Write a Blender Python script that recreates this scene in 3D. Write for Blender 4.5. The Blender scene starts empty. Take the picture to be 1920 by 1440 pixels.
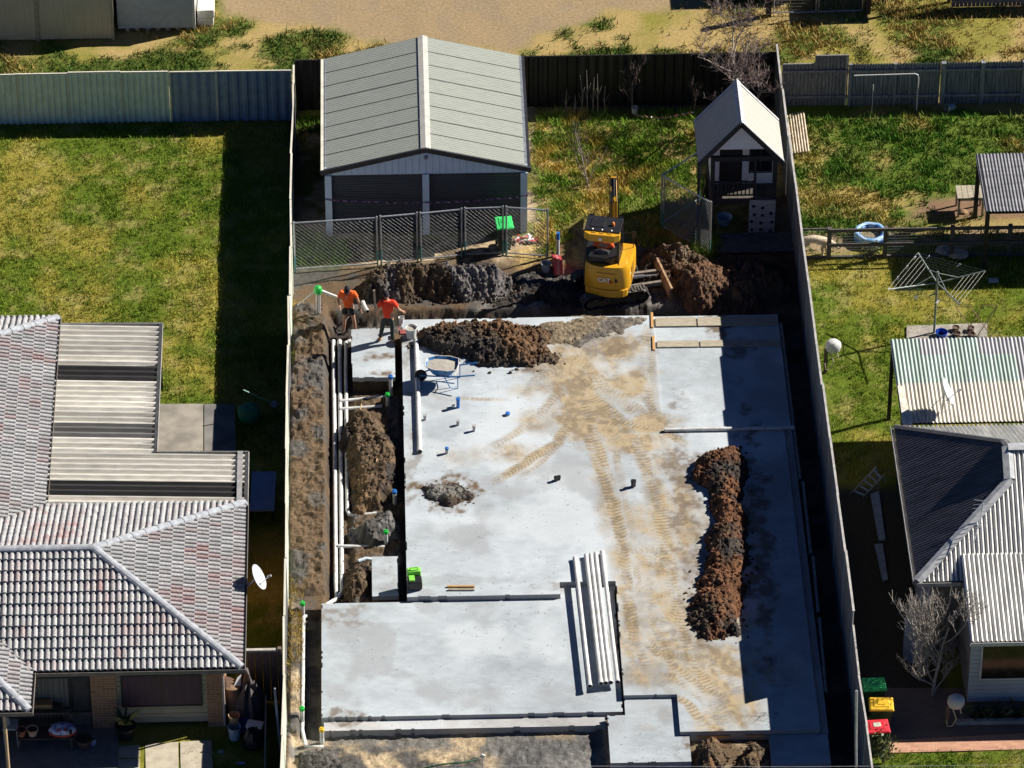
import bpy, math, random
import numpy as np
from mathutils import Vector, Matrix, Euler
R = math.radians
S = bpy.context.scene
COL = S.collection
random.seed(7)

# ---------------------------------------------------------------- camera
FPX = 9300.0                       # focal length in pixels of the 1920 px wide photograph
PITCH, YAW, DIST = R(37.5), R(1.72), 143.0
FW = Vector((math.sin(YAW)*math.cos(PITCH), math.cos(YAW)*math.cos(PITCH), -math.sin(PITCH)))
RT = Vector((math.cos(YAW), -math.sin(YAW), 0.0))
UP = RT.cross(FW)
CAM = -FW*DIST
cam = bpy.data.cameras.new('camera')
cam.lens = FPX/1920*36.0
cam.sensor_width = 36.0
cam.clip_start, cam.clip_end = 1.0, 2000.0
camo = bpy.data.objects.new('camera', cam)
COL.objects.link(camo)
camo.matrix_world = Matrix.Translation(CAM) @ Matrix((RT, UP, -FW)).transposed().to_4x4()
S.camera = camo

# ---------------------------------------------------------------- sky, sun, exposure
SUN_EL, SUN_AZ = R(37.0), R(70.5)          # azimuth clockwise from +Y
w = bpy.data.worlds.new('World'); S.world = w; w.use_nodes = True
nt = w.node_tree
sky = nt.nodes.new('ShaderNodeTexSky'); sky.sky_type = 'NISHITA'; sky.sun_disc = False
sky.sun_elevation = SUN_EL; sky.sun_rotation = SUN_AZ
sky.air_density = 0.34; sky.dust_density = 0.0; sky.ozone_density = 10.0
nt.links.new(sky.outputs[0], nt.nodes['Background'].inputs[0])
nt.nodes['Background'].inputs[1].default_value = 0.05
sl = bpy.data.lights.new('sun', 'SUN'); sl.energy = 5.0; sl.angle = R(0.5); sl.color = (1.0, 0.94, 0.85)
so = bpy.data.objects.new('sun', sl); COL.objects.link(so)
SD = Vector((math.sin(SUN_AZ)*math.cos(SUN_EL), math.cos(SUN_AZ)*math.cos(SUN_EL), math.sin(SUN_EL)))
so.rotation_euler = SD.to_track_quat('Z', 'Y').to_euler(); so.location = SD*60
S.view_settings.view_transform = 'Standard'; S.view_settings.look = 'None'
S.view_settings.exposure = 0.9; S.view_settings.gamma = 1.0

# ---------------------------------------------------------------- photo measurements -> metres
def ray(px, py): return FW + RT*((px-960)/FPX) - UP*((py-720)/FPX)
def W(px, py, z=0.0):
    d = ray(px, py); return CAM + d*((z-CAM.z)/d.z)
def WY(px, py, y):
    d = ray(px, py); return CAM + d*((y-CAM.y)/d.y)
def WX(px, py, x):
    d = ray(px, py); return CAM + d*((x-CAM.x)/d.x)
def XY(pts, z=0.0): return [tuple(W(a, b, z)[:2]) for a, b in pts]

# ---------------------------------------------------------------- numpy noise
def h2(ix, iy, s):
    n = (ix*374761393 + iy*668265263 + s*974711) & 0xffffffff
    n = ((n ^ (n >> 13))*1274126177) & 0xffffffff
    return ((n ^ (n >> 16)) & 0xffffff)/float(0xffffff)
def vn(x, y, s=0):
    xf, yf = np.floor(x), np.floor(y); ix, iy = xf.astype(np.int64), yf.astype(np.int64)
    a, b = x-xf, y-yf; a = a*a*(3-2*a); b = b*b*(3-2*b)
    return (h2(ix, iy, s)*(1-a)+h2(ix+1, iy, s)*a)*(1-b)+(h2(ix, iy+1, s)*(1-a)+h2(ix+1, iy+1, s)*a)*b
def fbm(x, y, sc=1.0, o=4, s=0):
    t, a, n, f = 0, .5, 0, sc
    for i in range(o):
        t = t+a*vn(x*f+17.3*i, y*f-9.1*i, s+i*13); n += a; a *= .5; f *= 2.03
    return t/n
def ridged(x, y, sc=1.0, o=4, s=0):
    t, a, n, f = 0, .5, 0, sc
    for i in range(o):
        t = t+a*(1-np.abs(2*vn(x*f+11.3*i, y*f-7.1*i, s+i*13)-1)); n += a; a *= .55; f *= 2.1
    return t/n
def worley(x, y, sc, s=0):
    x = x*sc; y = y*sc
    ix, iy = np.floor(x).astype(np.int64), np.floor(y).astype(np.int64)
    best = np.full(np.shape(x), 9.0); cid = np.zeros(np.shape(x))
    for dx in (-1, 0, 1):
        for dy in (-1, 0, 1):
            jx, jy = ix+dx, iy+dy
            d = np.hypot(jx+h2(jx, jy, s)-x, jy+h2(jx, jy, s+5)-y)
            m = d < best; best = np.where(m, d, best); cid = np.where(m, h2(jx, jy, s+9), cid)
    return best, cid
def sdpoly(x, y, poly):
    """signed distance to a polygon, positive inside"""
    d = np.full(np.shape(x), 1e9); ins = np.zeros(np.shape(x), bool)
    n = len(poly)
    for i in range(n):
        x0, y0 = poly[i]; x1, y1 = poly[(i+1) % n]
        ex, ey = x1-x0, y1-y0
        t = np.clip(((x-x0)*ex+(y-y0)*ey)/(ex*ex+ey*ey+1e-12), 0, 1)
        d = np.minimum(d, np.hypot(x-x0-t*ex, y-y0-t*ey))
        if abs(ey) > 1e-12:
            ins ^= ((y0 > y) != (y1 > y)) & (x < ex*(y-y0)/ey+x0)
    return np.where(ins, d, -d)
def sdline(x, y, pts):
    """distance to a polyline and arc length of the nearest point"""
    d = np.full(np.shape(x), 1e9); arc = np.zeros(np.shape(x)); L = 0
    for i in range(len(pts)-1):
        x0, y0 = pts[i]; x1, y1 = pts[i+1]; ex, ey = x1-x0, y1-y0; l = math.hypot(ex, ey)
        t = np.clip(((x-x0)*ex+(y-y0)*ey)/(l*l+1e-12), 0, 1)
        dd = np.hypot(x-x0-t*ex, y-y0-t*ey); m = dd < d
        d = np.where(m, dd, d); arc = np.where(m, L+t*l, arc); L += l
    return d, arc
def sm(a, b, x):
    t = np.clip((x-a)/(b-a), 0, 1); return t*t*(3-2*t)
def mixc(c0, c1, w): return c0*(1-w[..., None])+np.asarray(c1)*w[..., None]

# ---------------------------------------------------------------- materials
MATS = {}
def mat(name, c, c2=None, rough=.7, metal=0., sc=6., det=5., lo=.38, hi=.62, bump=0., bsc=40., attr=None, st=(1, 1, 1), spec=.4, ab=.0, fine=0.):
    """noise-mixed procedural paint; attr: colour attribute of the mesh used as the base colour"""
    if name in MATS: return MATS[name]
    m = bpy.data.materials.new(name); m.use_nodes = True; t = m.node_tree; N, Lk = t.nodes, t.links
    b = N['Principled BSDF']; b.inputs['Roughness'].default_value = rough; b.inputs['Metallic'].default_value = metal
    b.inputs['Specular IOR Level'].default_value = spec
    co = N.new('ShaderNodeTexCoord'); mp = N.new('ShaderNodeMapping'); mp.inputs['Scale'].default_value = st
    Lk.new(co.outputs['Object'], mp.inputs[0])
    nz = N.new('ShaderNodeTexNoise'); nz.inputs['Scale'].default_value = sc; nz.inputs['Detail'].default_value = det
    Lk.new(mp.outputs[0], nz.inputs['Vector'])
    if attr:
        at = N.new('ShaderNodeAttribute'); at.attribute_name = attr
        mr = N.new('ShaderNodeMapRange'); mr.inputs['From Min'].default_value = .25; mr.inputs['From Max'].default_value = .75
        mr.inputs['To Min'].default_value = 1-ab; mr.inputs['To Max'].default_value = 1+ab
        Lk.new(nz.outputs['Fac'], mr.inputs['Value'])
        vm = N.new('ShaderNodeVectorMath'); vm.operation = 'SCALE'
        Lk.new(at.outputs['Color'], vm.inputs[0]); Lk.new(mr.outputs[0], vm.inputs['Scale'])
        Lk.new(vm.outputs[0], b.inputs['Base Color'])
    else:
        if c2 is None: c2 = tuple(x*.72 for x in c)
        cr = N.new('ShaderNodeValToRGB'); cr.color_ramp.elements[0].position = lo; cr.color_ramp.elements[1].position = hi
        cr.color_ramp.elements[0].color = (*c2, 1); cr.color_ramp.elements[1].color = (*c, 1)
        Lk.new(nz.outputs['Fac'], cr.inputs[0]); Lk.new(cr.outputs[0], b.inputs['Base Color'])
    if bump:
        bn = N.new('ShaderNodeTexNoise'); bn.inputs['Scale'].default_value = bsc; bn.inputs['Detail'].default_value = 4
        Lk.new(mp.outputs[0], bn.inputs['Vector'])
        bp = N.new('ShaderNodeBump'); bp.inputs['Strength'].default_value = bump; bp.inputs['Distance'].default_value = .02
        Lk.new(bn.outputs['Fac'], bp.inputs['Height']); Lk.new(bp.outputs[0], b.inputs['Normal'])
    MATS[name] = m; return m
def brickmat(name, c1, c2, mortar, sc=1.0, bw=.24, bh=.085, plane='xz'):
    m = bpy.data.materials.new(name); m.use_nodes = True; t = m.node_tree; N, Lk = t.nodes, t.links
    b = N['Principled BSDF']; b.inputs['Roughness'].default_value = .9
    co = N.new('ShaderNodeTexCoord'); sp = N.new('ShaderNodeSeparateXYZ'); cb = N.new('ShaderNodeCombineXYZ')
    Lk.new(co.outputs['Object'], sp.inputs[0]); Lk.new(sp.outputs['X'], cb.inputs['X']); Lk.new(sp.outputs['Z' if plane == 'xz' else 'Y'], cb.inputs['Y'])
    br = N.new('ShaderNodeTexBrick'); br.inputs['Scale'].default_value = 1.0
    br.inputs['Brick Width'].default_value = bw; br.inputs['Row Height'].default_value = bh; br.inputs['Mortar Size'].default_value = .008
    br.inputs['Color1'].default_value = (*c1, 1); br.inputs['Color2'].default_value = (*c2, 1); br.inputs['Mortar'].default_value = (*mortar, 1)
    br.inputs['Bias'].default_value = -.2
    Lk.new(cb.outputs[0], br.inputs['Vector']); Lk.new(br.outputs['Color'], b.inputs['Base Color'])
    return m
def glassmat(name, tint=(.02, .025, .03), alpha=.35):
    m = bpy.data.materials.new(name); m.use_nodes = True; t = m.node_tree; N, Lk = t.nodes, t.links
    b = N['Principled BSDF']; b.inputs['Base Color'].default_value = (*tint, 1); b.inputs['Roughness'].default_value = .05
    b.inputs['Alpha'].default_value = alpha
    return m

# ---------------------------------------------------------------- mesh helpers
def tag(o, label=None, cat=None, group=None, kind=None):
    if label: o['label'] = label
    if cat: o['category'] = cat
    if group: o['group'] = group
    if kind: o['kind'] = kind
    return o
def thing(name, label, cat, loc=(0, 0, 0), rz=0., group=None):
    o = bpy.data.objects.new(name, None); COL.objects.link(o); o.empty_display_size = .2
    o.location = loc; o.rotation_euler = (0, 0, rz); return tag(o, label, cat, group)
def copy_tree(o, parent=None):
    c = o.copy(); COL.objects.link(c)
    if parent: c.parent = parent
    for ch in list(o.children): copy_tree(ch, c)
    return c
def V(*a): return Vector(a)
class MB:
    def __init__(s, world=False): s.v, s.f, s.m, s.world = [], [], [], world
    def add(s, vs, fs, m=0):
        k = len(s.v); s.v += [tuple(x) for x in vs]
        for f in fs: s.f.append(tuple(i+k for i in f)); s.m.append(m)
        return s
    def box(s, x0, y0, z0, x1, y1, z1, m=0):
        return s.add([(x0, y0, z0), (x1, y0, z0), (x1, y1, z0), (x0, y1, z0), (x0, y0, z1), (x1, y0, z1), (x1, y1, z1), (x0, y1, z1)],
                     [(0, 3, 2, 1), (4, 5, 6, 7), (0, 1, 5, 4), (1, 2, 6, 5), (2, 3, 7, 6), (3, 0, 4, 7)], m)
    def obox(s, c, d, rot=(0, 0, 0), m=0):
        M = Euler(rot).to_matrix(); c = Vector(c); h = Vector(d)/2; vs = []
        for sz in (-1, 1):
            for sx, sy in ((-1, -1), (1, -1), (1, 1), (-1, 1)): vs.append(c+M @ Vector((sx*h.x, sy*h.y, sz*h.z)))
        return s.add(vs, [(0, 3, 2, 1), (4, 5, 6, 7), (0, 1, 5, 4), (1, 2, 6, 5), (2, 3, 7, 6), (3, 0, 4, 7)], m)
    def bar(s, a, b, w_, h_, up=(0, 0, 1), m=0):
        a, b = Vector(a), Vector(b); d = (b-a).normalized(); up = Vector(up)
        if abs(d.dot(up)) > .98: up = Vector((0, 1, 0))
        x = d.cross(up).normalized(); y = x.cross(d); vs = []
        for p in (a, b):
            for sx, sy in ((-1, -1), (1, -1), (1, 1), (-1, 1)): vs.append(p+x*(sx*w_/2)+y*(sy*h_/2))
        return s.add(vs, [(0, 3, 2, 1), (4, 5, 6, 7), (0, 1, 5, 4), (1, 2, 6, 5), (2, 3, 7, 6), (3, 0, 4, 7)], m)
    def tube(s, pts, r, n=8, caps=True, m=0):
        pts = [Vector(p) for p in pts]; rs = r if isinstance(r, (list, tuple)) else [r]*len(pts); vs, fs = [], []; prev = None
        for i, p in enumerate(pts):
            d = (pts[min(i+1, len(pts)-1)]-pts[max(i-1, 0)]).normalized()
            if prev is None:
                x = d.cross(Vector((0, 0, 1)));
                if x.length < .05: x = d.cross(Vector((0, 1, 0)))
            else: x = prev-d*prev.dot(d)
            x.normalize(); prev = x; y = d.cross(x)
            for k in range(n):
                t = 2*math.pi*k/n; vs.append(p+(x*math.cos(t)+y*math.sin(t))*rs[i])
        for i in range(len(pts)-1):
            for k in range(n):
                a, b = i*n+k, i*n+(k+1) % n; fs.append((a, b, b+n, a+n))
        if caps: fs.append(tuple(range(n-1, -1, -1))); fs.append(tuple(range(len(vs)-n, len(vs))))
        return s.add(vs, fs, m)
    def lathe(s, prof, n=16, c=(0, 0, 0), sx=1., sy=1., m=0, close=True):
        c = Vector(c); vs, fs = [], []
        for r, z in prof:
            for k in range(n):
                t = 2*math.pi*k/n; vs.append(c+Vector((r*math.cos(t)*sx, r*math.sin(t)*sy, z)))
        for i in range(len(prof)-1):
            for k in range(n):
                a, b = i*n+k, i*n+(k+1) % n; fs.append((a, b, b+n, a+n))
        if close: fs.append(tuple(range(n-1, -1, -1))); fs.append(tuple(range(len(vs)-n, len(vs))))
        return s.add(vs, fs, m)
    def prism(s, poly, z0, z1, m=0):
        n = len(poly); vs = [(x, y, z0) for x, y in poly]+[(x, y, z1) for x, y in poly]
        fs = [tuple(range(n-1, -1, -1)), tuple(range(n, 2*n))]+[(i, (i+1) % n, n+(i+1) % n, n+i) for i in range(n)]
        return s.add(vs, fs, m)
    def plate(s, pts, th, m=0):
        """flat polygon given in 3-D, thickened downwards along its normal"""
        pts = [Vector(p) for p in pts]; n = len(pts); nn = Vector()
        for i in range(n): nn += pts[i].cross(pts[(i+1) % n])
        nn.normalize()
        if nn.z < -1e-6: pts.reverse(); nn = -nn
        vs = pts+[p-nn*th for p in pts]
        fs = [tuple(range(n)), tuple(range(2*n-1, n-1, -1))]+[(i, n+i, n+(i+1) % n, (i+1) % n) for i in range(n)]
        return s.add(vs, fs, m)
    def xf(s, M, k=0):
        for i in range(k, len(s.v)): s.v[i] = tuple(M @ Vector(s.v[i]))
        return s
    def build(s, name, mats, parent=None, smooth=False, bevel=0., label=None, cols=None):
        vs = s.v
        if s.world and parent is not None:
            p = parent; off = Vector()
            while p is not None: off += Vector(p.location); p = p.parent
            vs = [tuple(Vector(a)-off) for a in vs]
        me = bpy.data.meshes.new(name); me.from_pydata(vs, [], s.f)
        ml = mats if isinstance(mats, (list, tuple)) else [mats]
        for x in ml: me.materials.append(x)
        if len(ml) > 1: me.polygons.foreach_set('material_index', s.m)
        if smooth:
            me.shade_smooth() if hasattr(me, 'shade_smooth') else None
            if hasattr(me, 'set_sharp_from_angle'): me.set_sharp_from_angle(angle=R(40))
        if cols is not None:
            a = me.color_attributes.new('Col', 'FLOAT_COLOR', 'POINT')
            arr = np.ones((len(vs), 4), np.float32); arr[:, :3] = np.asarray(cols); a.data.foreach_set('color', arr.ravel())
        o = bpy.data.objects.new(name, me); COL.objects.link(o)
        if parent: o.parent = parent
        if bevel:
            b = o.modifiers.new('bevel', 'BEVEL'); b.width = bevel; b.segments = 2; b.limit_method = 'ANGLE'; b.harden_normals = False
        if label: o['label'] = label
        return o
def npmesh(name, verts, faces, material, cols=None, parent=None, smooth=False):
    """fast mesh from arrays; faces all of one size"""
    verts = np.ascontiguousarray(verts, np.float32); faces = np.ascontiguousarray(faces, np.int32)
    me = bpy.data.meshes.new(name); k = faces.shape[1]
    me.vertices.add(len(verts)); me.vertices.foreach_set('co', verts.ravel())
    me.loops.add(faces.size); me.loops.foreach_set('vertex_index', faces.ravel())
    me.polygons.add(len(faces)); me.polygons.foreach_set('loop_start', np.arange(0, faces.size, k, dtype=np.int32))
    if cols is not None:
        a = me.color_attributes.new('Col', 'FLOAT_COLOR', 'POINT')
        arr = np.ones((len(verts), 4), np.float32); arr[:, :3] = cols; a.data.foreach_set('color', arr.ravel())
    me.update(calc_edges=True); me.validate()
    me.polygons.foreach_set('use_smooth', np.full(len(me.polygons), smooth))
    me.materials.append(material)
    o = bpy.data.objects.new(name, me); COL.objects.link(o)
    if parent: o.parent = parent
    return o
def gridmesh(name, xs, ys, Z, C, material, keep=None, smooth=True, extra=None):
    ny, nx = Z.shape; gx, gy = np.meshgrid(xs, ys)
    verts = np.stack([gx, gy, Z], -1).reshape(-1, 3); idx = np.arange(nx*ny).reshape(ny, nx)
    f = np.stack([idx[:-1, :-1], idx[:-1, 1:], idx[1:, 1:], idx[1:, :-1]], -1)
    if keep is not None: f = f[keep]
    f = f.reshape(-1, 4); cols = C.reshape(-1, 3)
    if keep is not None:
        used = np.unique(f); remap = np.zeros(nx*ny, np.int64); remap[used] = np.arange(len(used))
        verts, cols, f = verts[used], cols[used], remap[f]
    if extra is not None:
        ev, ef, ec = extra; f = np.vstack([f, ef+len(verts)]); verts = np.vstack([verts, ev]); cols = np.vstack([cols, ec])
    return npmesh(name, verts, f, material, cols, smooth=smooth)

def roofplane(corners, pitch, amp, profile='sin', course=0., step=0., colf=None, vsplit=None, phase=0.):
    """corrugated / tiled plane. corners: 3-D convex polygon whose first two are the eave ends. Returns verts, quads, colours"""
    P = [Vector(c) for c in corners]; n = Vector()
    for i in range(len(P)): n += P[i].cross(P[(i+1) % len(P)])
    n.normalize()
    if n.z < 0: n = -n
    u = (P[1]-P[0]).normalized(); v = n.cross(u).normalized()
    c = sum(P, Vector())/len(P)
    o = P[0]
    if (c-o).dot(v) < 0: v = -v
    uv = [((p-o).dot(u), (p-o).dot(v)) for p in P]
    def vr(a):
        ys = []
        for i in range(len(uv)):
            (x0, y0), (x1, y1) = uv[i], uv[(i+1) % len(uv)]
            if min(x0, x1)-1e-6 <= a <= max(x0, x1)+1e-6:
                if abs(x1-x0) < 1e-6: ys += [y0, y1]
                else: ys.append(y0+(y1-y0)*(a-x0)/(x1-x0))
        return (min(ys), max(ys)) if ys else (0, 0)
    u0, u1 = min(x for x, _ in uv), max(x for x, _ in uv)
    if profile == 'sin': offs = [(k/8., -math.cos(k/8.*2*math.pi)*amp) for k in range(8)]
    elif profile == 'tile': offs = [(0, 0), (.1, amp*.1), (.2, amp*.75), (.36, amp), (.6, amp), (.8, amp*.6), (.9, amp*.05)]
    else: offs = [(0, 0), (.8, 0), (.84, amp), (.96, amp)]     # rib
    us = []; k = math.floor(u0/pitch)-1
    while k*pitch < u1+pitch:
        for a, h in offs:
            x = (k+a)*pitch+phase
            if u0 < x < u1: us.append((x, h, k))
        k += 1
    us = [(u0+1e-5, us[0][1], us[0][2])]+us+[(u1-1e-5, us[-1][1], us[-1][2])]
    vs, fs, cs = [], [], []
    vmax = max(y for _, y in uv); vmin = min(y for _, y in uv)
    if course: cuts = [vmin+i*course for i in range(int((vmax-vmin)/course)+2)]
    elif vsplit: cuts = [vmin]+list(vsplit)+[vmax]
    else: cuts = [vmin, vmax]
    for i in range(len(us)-1):
        (a, ha, ka), (b, hb, _) = us[i], us[i+1]; la, ra = vr(a); lb, rb = vr(b)
        for j in range(len(cuts)-1):
            lo, hi = cuts[j], cuts[j+1]
            va0, va1 = min(max(lo, la), ra), min(max(hi, la), ra); vb0, vb1 = min(max(lo, lb), rb), min(max(hi, lb), rb)
            if va1-va0 < 1e-4 and vb1-vb0 < 1e-4: continue
            hj = .014*(float(h2(np.int64(ka), np.int64(j), 77))-.5) if course else 0
            def H(t): return step*(1-(t-lo)/(hi-lo))+hj if course else 0
            q = [o+u*a+v*va0+n*(ha+H(va0)), o+u*b+v*vb0+n*(hb+H(vb0)), o+u*b+v*vb1+n*(hb+H(vb1)), o+u*a+v*va1+n*(ha+H(va1))]
            k0 = len(vs); vs += [tuple(p) for p in q]; fs.append((k0, k0+1, k0+2, k0+3))
            cc = colf(ka, j, (a+b)/2, (lo+hi)/2) if colf else (.5, .5, .5); cs += [cc]*4
            if course and va1-va0 > .02:     # the butt end of the course
                e = [o+u*a+v*va0+n*(ha-.004), o+u*b+v*vb0+n*(hb-.004), q[1], q[0]]
                k0 = len(vs); vs += [tuple(p) for p in e]; fs.append((k0, k0+1, k0+2, k0+3)); cs += [cc]*4
    return vs, fs, cs

# ================================================================ SETTING: ground
XL, XR, YB = -6.33, 8.58, 14.15         # left fence line, right fence line, rear fence line of the lot
GREY, BROWN, RUST, SAND, DARK = (.085, .079, .073), (.105, .072, .044), (.17, .075, .032), (.36, .28, .18), (.045, .038, .033)
GREEN, YELL, STRAW = (.085, .14, .018), (.2, .175, .035), (.36, .255, .10)
earth = mat('bare_earth', (1, 1, 1), rough=.95, attr='Col', ab=.35, sc=14, det=8, bump=.6, bsc=60, spec=.15)
lawnm = mat('lawn_soil', (1, 1, 1), rough=.95, attr='Col', ab=.25, sc=11, det=8, bump=.2, bsc=25, spec=.1)

ZONES = []                                # (polygon in x,y ; height ; edge softness ; roughness ; colour ; colour mix)
def zone(poly, z, soft, rough, c0, c1, s): ZONES.append((poly, z, soft, rough, c0, c1, s))
def rect(x0, y0, x1, y1): return [(x0, y0), (x1, y0), (x1, y1), (x0, y1)]
OLIVE = (.13, .13, .03)
zone(XY([(985, 480), (1000, 200), (1470, 200), (1490, 330), (1345, 480), (1210, 460), (1100, 420)]), 0, .3, .03, OLIVE, STRAW, 3)      # rough grass behind
zone(XY([(560, 480), (560, 180), (1000, 180), (1010, 470), (800, 490)]), 0, .3, .02, SAND, OLIVE, 4)                    # by the shed
zone(XY([(640, 505), (640, 455), (900, 448), (1010, 455), (960, 490), (760, 500)]), .0, .25, .05, SAND, BROWN, 33)
zone(XY([(555, 500), (555, 420), (650, 470), (640, 500)]), .02, .3, .04, GREEN, OLIVE, 5)
zone(XY([(960, 470), (1090, 420), (1110, 520), (980, 520)]), -.02, .3, .05, (.17, .105, .058), STRAW, 6)                             # rusty dirt beside the digger
zone(XY([(900, 520), (1110, 500), (1260, 545), (1260, 585), (900, 575)]), -.08, .25, .13, (.15, .14, .13), DARK, 7)                # working platform
zone(rect(-5.2, 2.82, 6.2, 3.62), -.5, .2, .16, GREY, DARK, 8)                                                       # trench behind the slab
zone(rect(-5.35, -9.9, -3.12, 3.1), -.36, .09, .05, BROWN, DARK, 9)
zone(rect(-4.66, -9.75, -3.2, -.1), -.2, .12, .1, BROWN, GREY, 37)                                                   # courtyard and pipe trench
zone(rect(-4.55, .3, -3.45, 2.4), .06, .05, .02, DARK, GREY, 35)
zone(rect(-4.03, -9.5, -3.45, -7.92), -.03, .05, .02, DARK, GREY, 36)
zone(rect(-6.34, -9.2, -5.38, 3.9), .13, .12, .2, BROWN, GREY, 10)                                                   # bank along the left fence
zone(XY([(545, 700), (610, 600), (612, 1040), (540, 1040)]), .16, .1, .2, GREY, BROWN, 31)
zone(rect(-6.1, -15.4, -5.5, -9.9), -.38, .07, .04, (.15, .14, .12), GREY, 11)                                        # trench beside the garage floor
zone(rect(-6.34, -19, -6.08, -9.2), .05, .06, .05, GREY, SAND, 12)
zone(rect(-6.3, -19, 2.05, -14.9), -.22, .1, .05, (.15, .142, .128), SAND, 13)                                                     # front sand
zone(XY([(930, 1370), (1130, 1370), (1135, 1460), (930, 1460)]), -.2, .3, .06, (.10, .098, .095), (.15, .145, .135), 14)
zone(XY([(560, 1400), (640, 1385), (900, 1405), (960, 1450), (560, 1450)]), -.2, .2, .06, SAND, GREY, 15)
zone(rect(7.5, -19, 8.56, 3.0), -.4, .1, .05, DARK, GREY, 16)                                                        # service trench on the right
zone(XY([(1300, 1375), (1440, 1375), (1440, 1450), (1300, 1450)]), -.02, .1, .03, SAND, BROWN, 17)
zone(XY([(1340, 480), (1500, 480), (1510, 590), (1390, 590)]), -.03, .2, .08, DARK, BROWN, 18)

def site():
    xs = np.arange(-6.5, 8.76, .05); ys = np.arange(-19.5, 14.31, .05)
    x, y = np.meshgrid(xs, ys)
    h = -.05+.06*(fbm(x, y, 2.5, 5, 1)-.5); c = mixc(np.zeros(x.shape+(3,))+GREY, BROWN, sm(.42, .6, fbm(x, y, 1.1, 5, 2)))
    wob = .16*(fbm(x, y, 2.2, 4, 77)-.5)
    for poly, z, soft, rough, c0, c1, s in ZONES:
        sd = sdpoly(x, y, poly)
        m = (sd > -1)
        if not m.any(): continue
        k = sm(-soft, soft, sd+wob*min(1, soft*5))
        f1, cid = worley(x, y, 5.5, s)
        n = rough*((ridged(x, y, 1.3, 4, s)-.5)*1.2+(fbm(x, y, 6, 5, s+3)-.5)*1.3)
        h = h*(1-k)+(z+n)*k
        cc = mixc(np.zeros(x.shape+(3,))+c0, c1, sm(.4, .6, fbm(x, y, 1.3, 5, s+40)))
        cc *= (.8+.4*cid)[..., None]
        c = c*(1-k[..., None])+cc*k[..., None]
    return gridmesh('ground', xs, ys, h, c, earth, smooth=False)
tag(site(), kind='structure')

def field(name, x0, x1, y0, y1, res, cf, hf=None, m=None):
    xs = np.linspace(x0, x1, int((x1-x0)/res)+2); ys = np.linspace(y0, y1, int((y1-y0)/res)+2); x, y = np.meshgrid(xs, ys)
    h = (.05*(fbm(x, y, .9, 4, 5)-.5) if hf is None else hf(x, y)); c = cf(x, y)
    return tag(gridmesh(name, xs, ys, h, c, m or lawnm), kind='structure')
LANE_D = XY([(425, 30), (620, 55), (760, 78), (960, 105), (1010, 70), (1300, 8), (1100, -60), (400, -60)])
def lanecol(x, y):
    """back lane: bare pale dirt, tan straw and rough green"""
    base = mixc(np.zeros(x.shape+(3,))+(.2, .18, .04), (.32, .235, .095), sm(.42, .6, fbm(x, y, .45, 5, 21)+.12*sm(4, 9, x)))
    c = mixc(base, (.085, .11, .02), sm(.5, .62, fbm(x, y, .5, 5, 22)+.1*sm(-4, -9, x)))
    sd = sdpoly(x, y, LANE_D)+1.8*(fbm(x, y, .5, 5, 23)-.5)
    c = mixc(c, (.27, .20, .115), sm(-.25, .35, sd))
    c = mixc(c, (.24, .185, .12), sm(.5, .7, fbm(x, y, 1.3, 4, 24))*sm(-.2, .5, sd)*.7)
    t = sm(1.3, .2, np.abs(y-15.15-.3*np.sin(x*.5)))           # wheel-worn strip right behind the fences
    return mixc(c, (.44, .34, .2), t*sm(.38, .55, fbm(x, y, .9, 4, 25)))
field('back_lane', -26, 28, 14.31, 40, .12, lanecol)
def lawncol(x, y):
    n = fbm(x, y, .55, 5, 31)
    c = mixc(np.zeros(x.shape+(3,))+(.085, .12, .012), (.22, .19, .035), sm(.42, .62, n))
    return mixc(c, (.28, .24, .08), sm(.55, .74, fbm(x, y, 2.2, 5, 32))*.6)
field('left_yard', -30, -6.5, -19.5, 14.31, .15, lawncol)
def rightcol(x, y):
    c = lawncol(x, y)
    k = sm(6.0, 6.6, y+.4*(fbm(x, y, 1.5, 3, 36)-.5))              # yard beyond the post fence is weedier
    d = mixc(np.zeros(x.shape+(3,))+(.09, .13, .018), (.29, .22, .075), sm(.46, .62, fbm(x, y, .7, 5, 34)))
    c = c*(1-k[..., None])+d*k[..., None]
    b = sm(.9, .3, np.abs(y-6.75))                                 # bare dirt along that fence
    c = mixc(c, (.27, .2, .12), b*sm(.35, .5, fbm(x, y, 1.2, 4, 35)))
    b2 = sm(-.3, .3, sdpoly(x, y, XY([(1730, 375), (1925, 360), (1925, 412), (1700, 412)])))
    c = mixc(c, (.19, .12, .075), b2)
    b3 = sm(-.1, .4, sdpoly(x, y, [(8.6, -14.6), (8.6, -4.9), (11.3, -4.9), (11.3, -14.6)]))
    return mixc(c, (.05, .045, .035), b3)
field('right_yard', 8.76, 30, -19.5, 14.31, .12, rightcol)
def far_ground():
    xs = [-400, -30, 30, 400]; ys = [-400, -19.5, 14.31, 400]; vs, fs = [], []
    b = MB()
    for x0, y0, x1, y1 in ((-400, -400, 400, -19.5), (-400, 40, 400, 400), (-400, -19.5, -30, 40), (30, -19.5, 400, 40), (-30, 14.31, -26, 40), (28, 14.31, 30, 40)):
        b.add([(x0, y0, -.02), (x1, y0, -.02), (x1, y1, -.02), (x0, y1, -.02)], [(0, 1, 2, 3)])
    return b.build('surrounding_ground', mat('far_grass', (.16, .16, .05), (.09, .11, .02), rough=.95, sc=.4))
tag(far_ground(), kind='structure')

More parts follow.
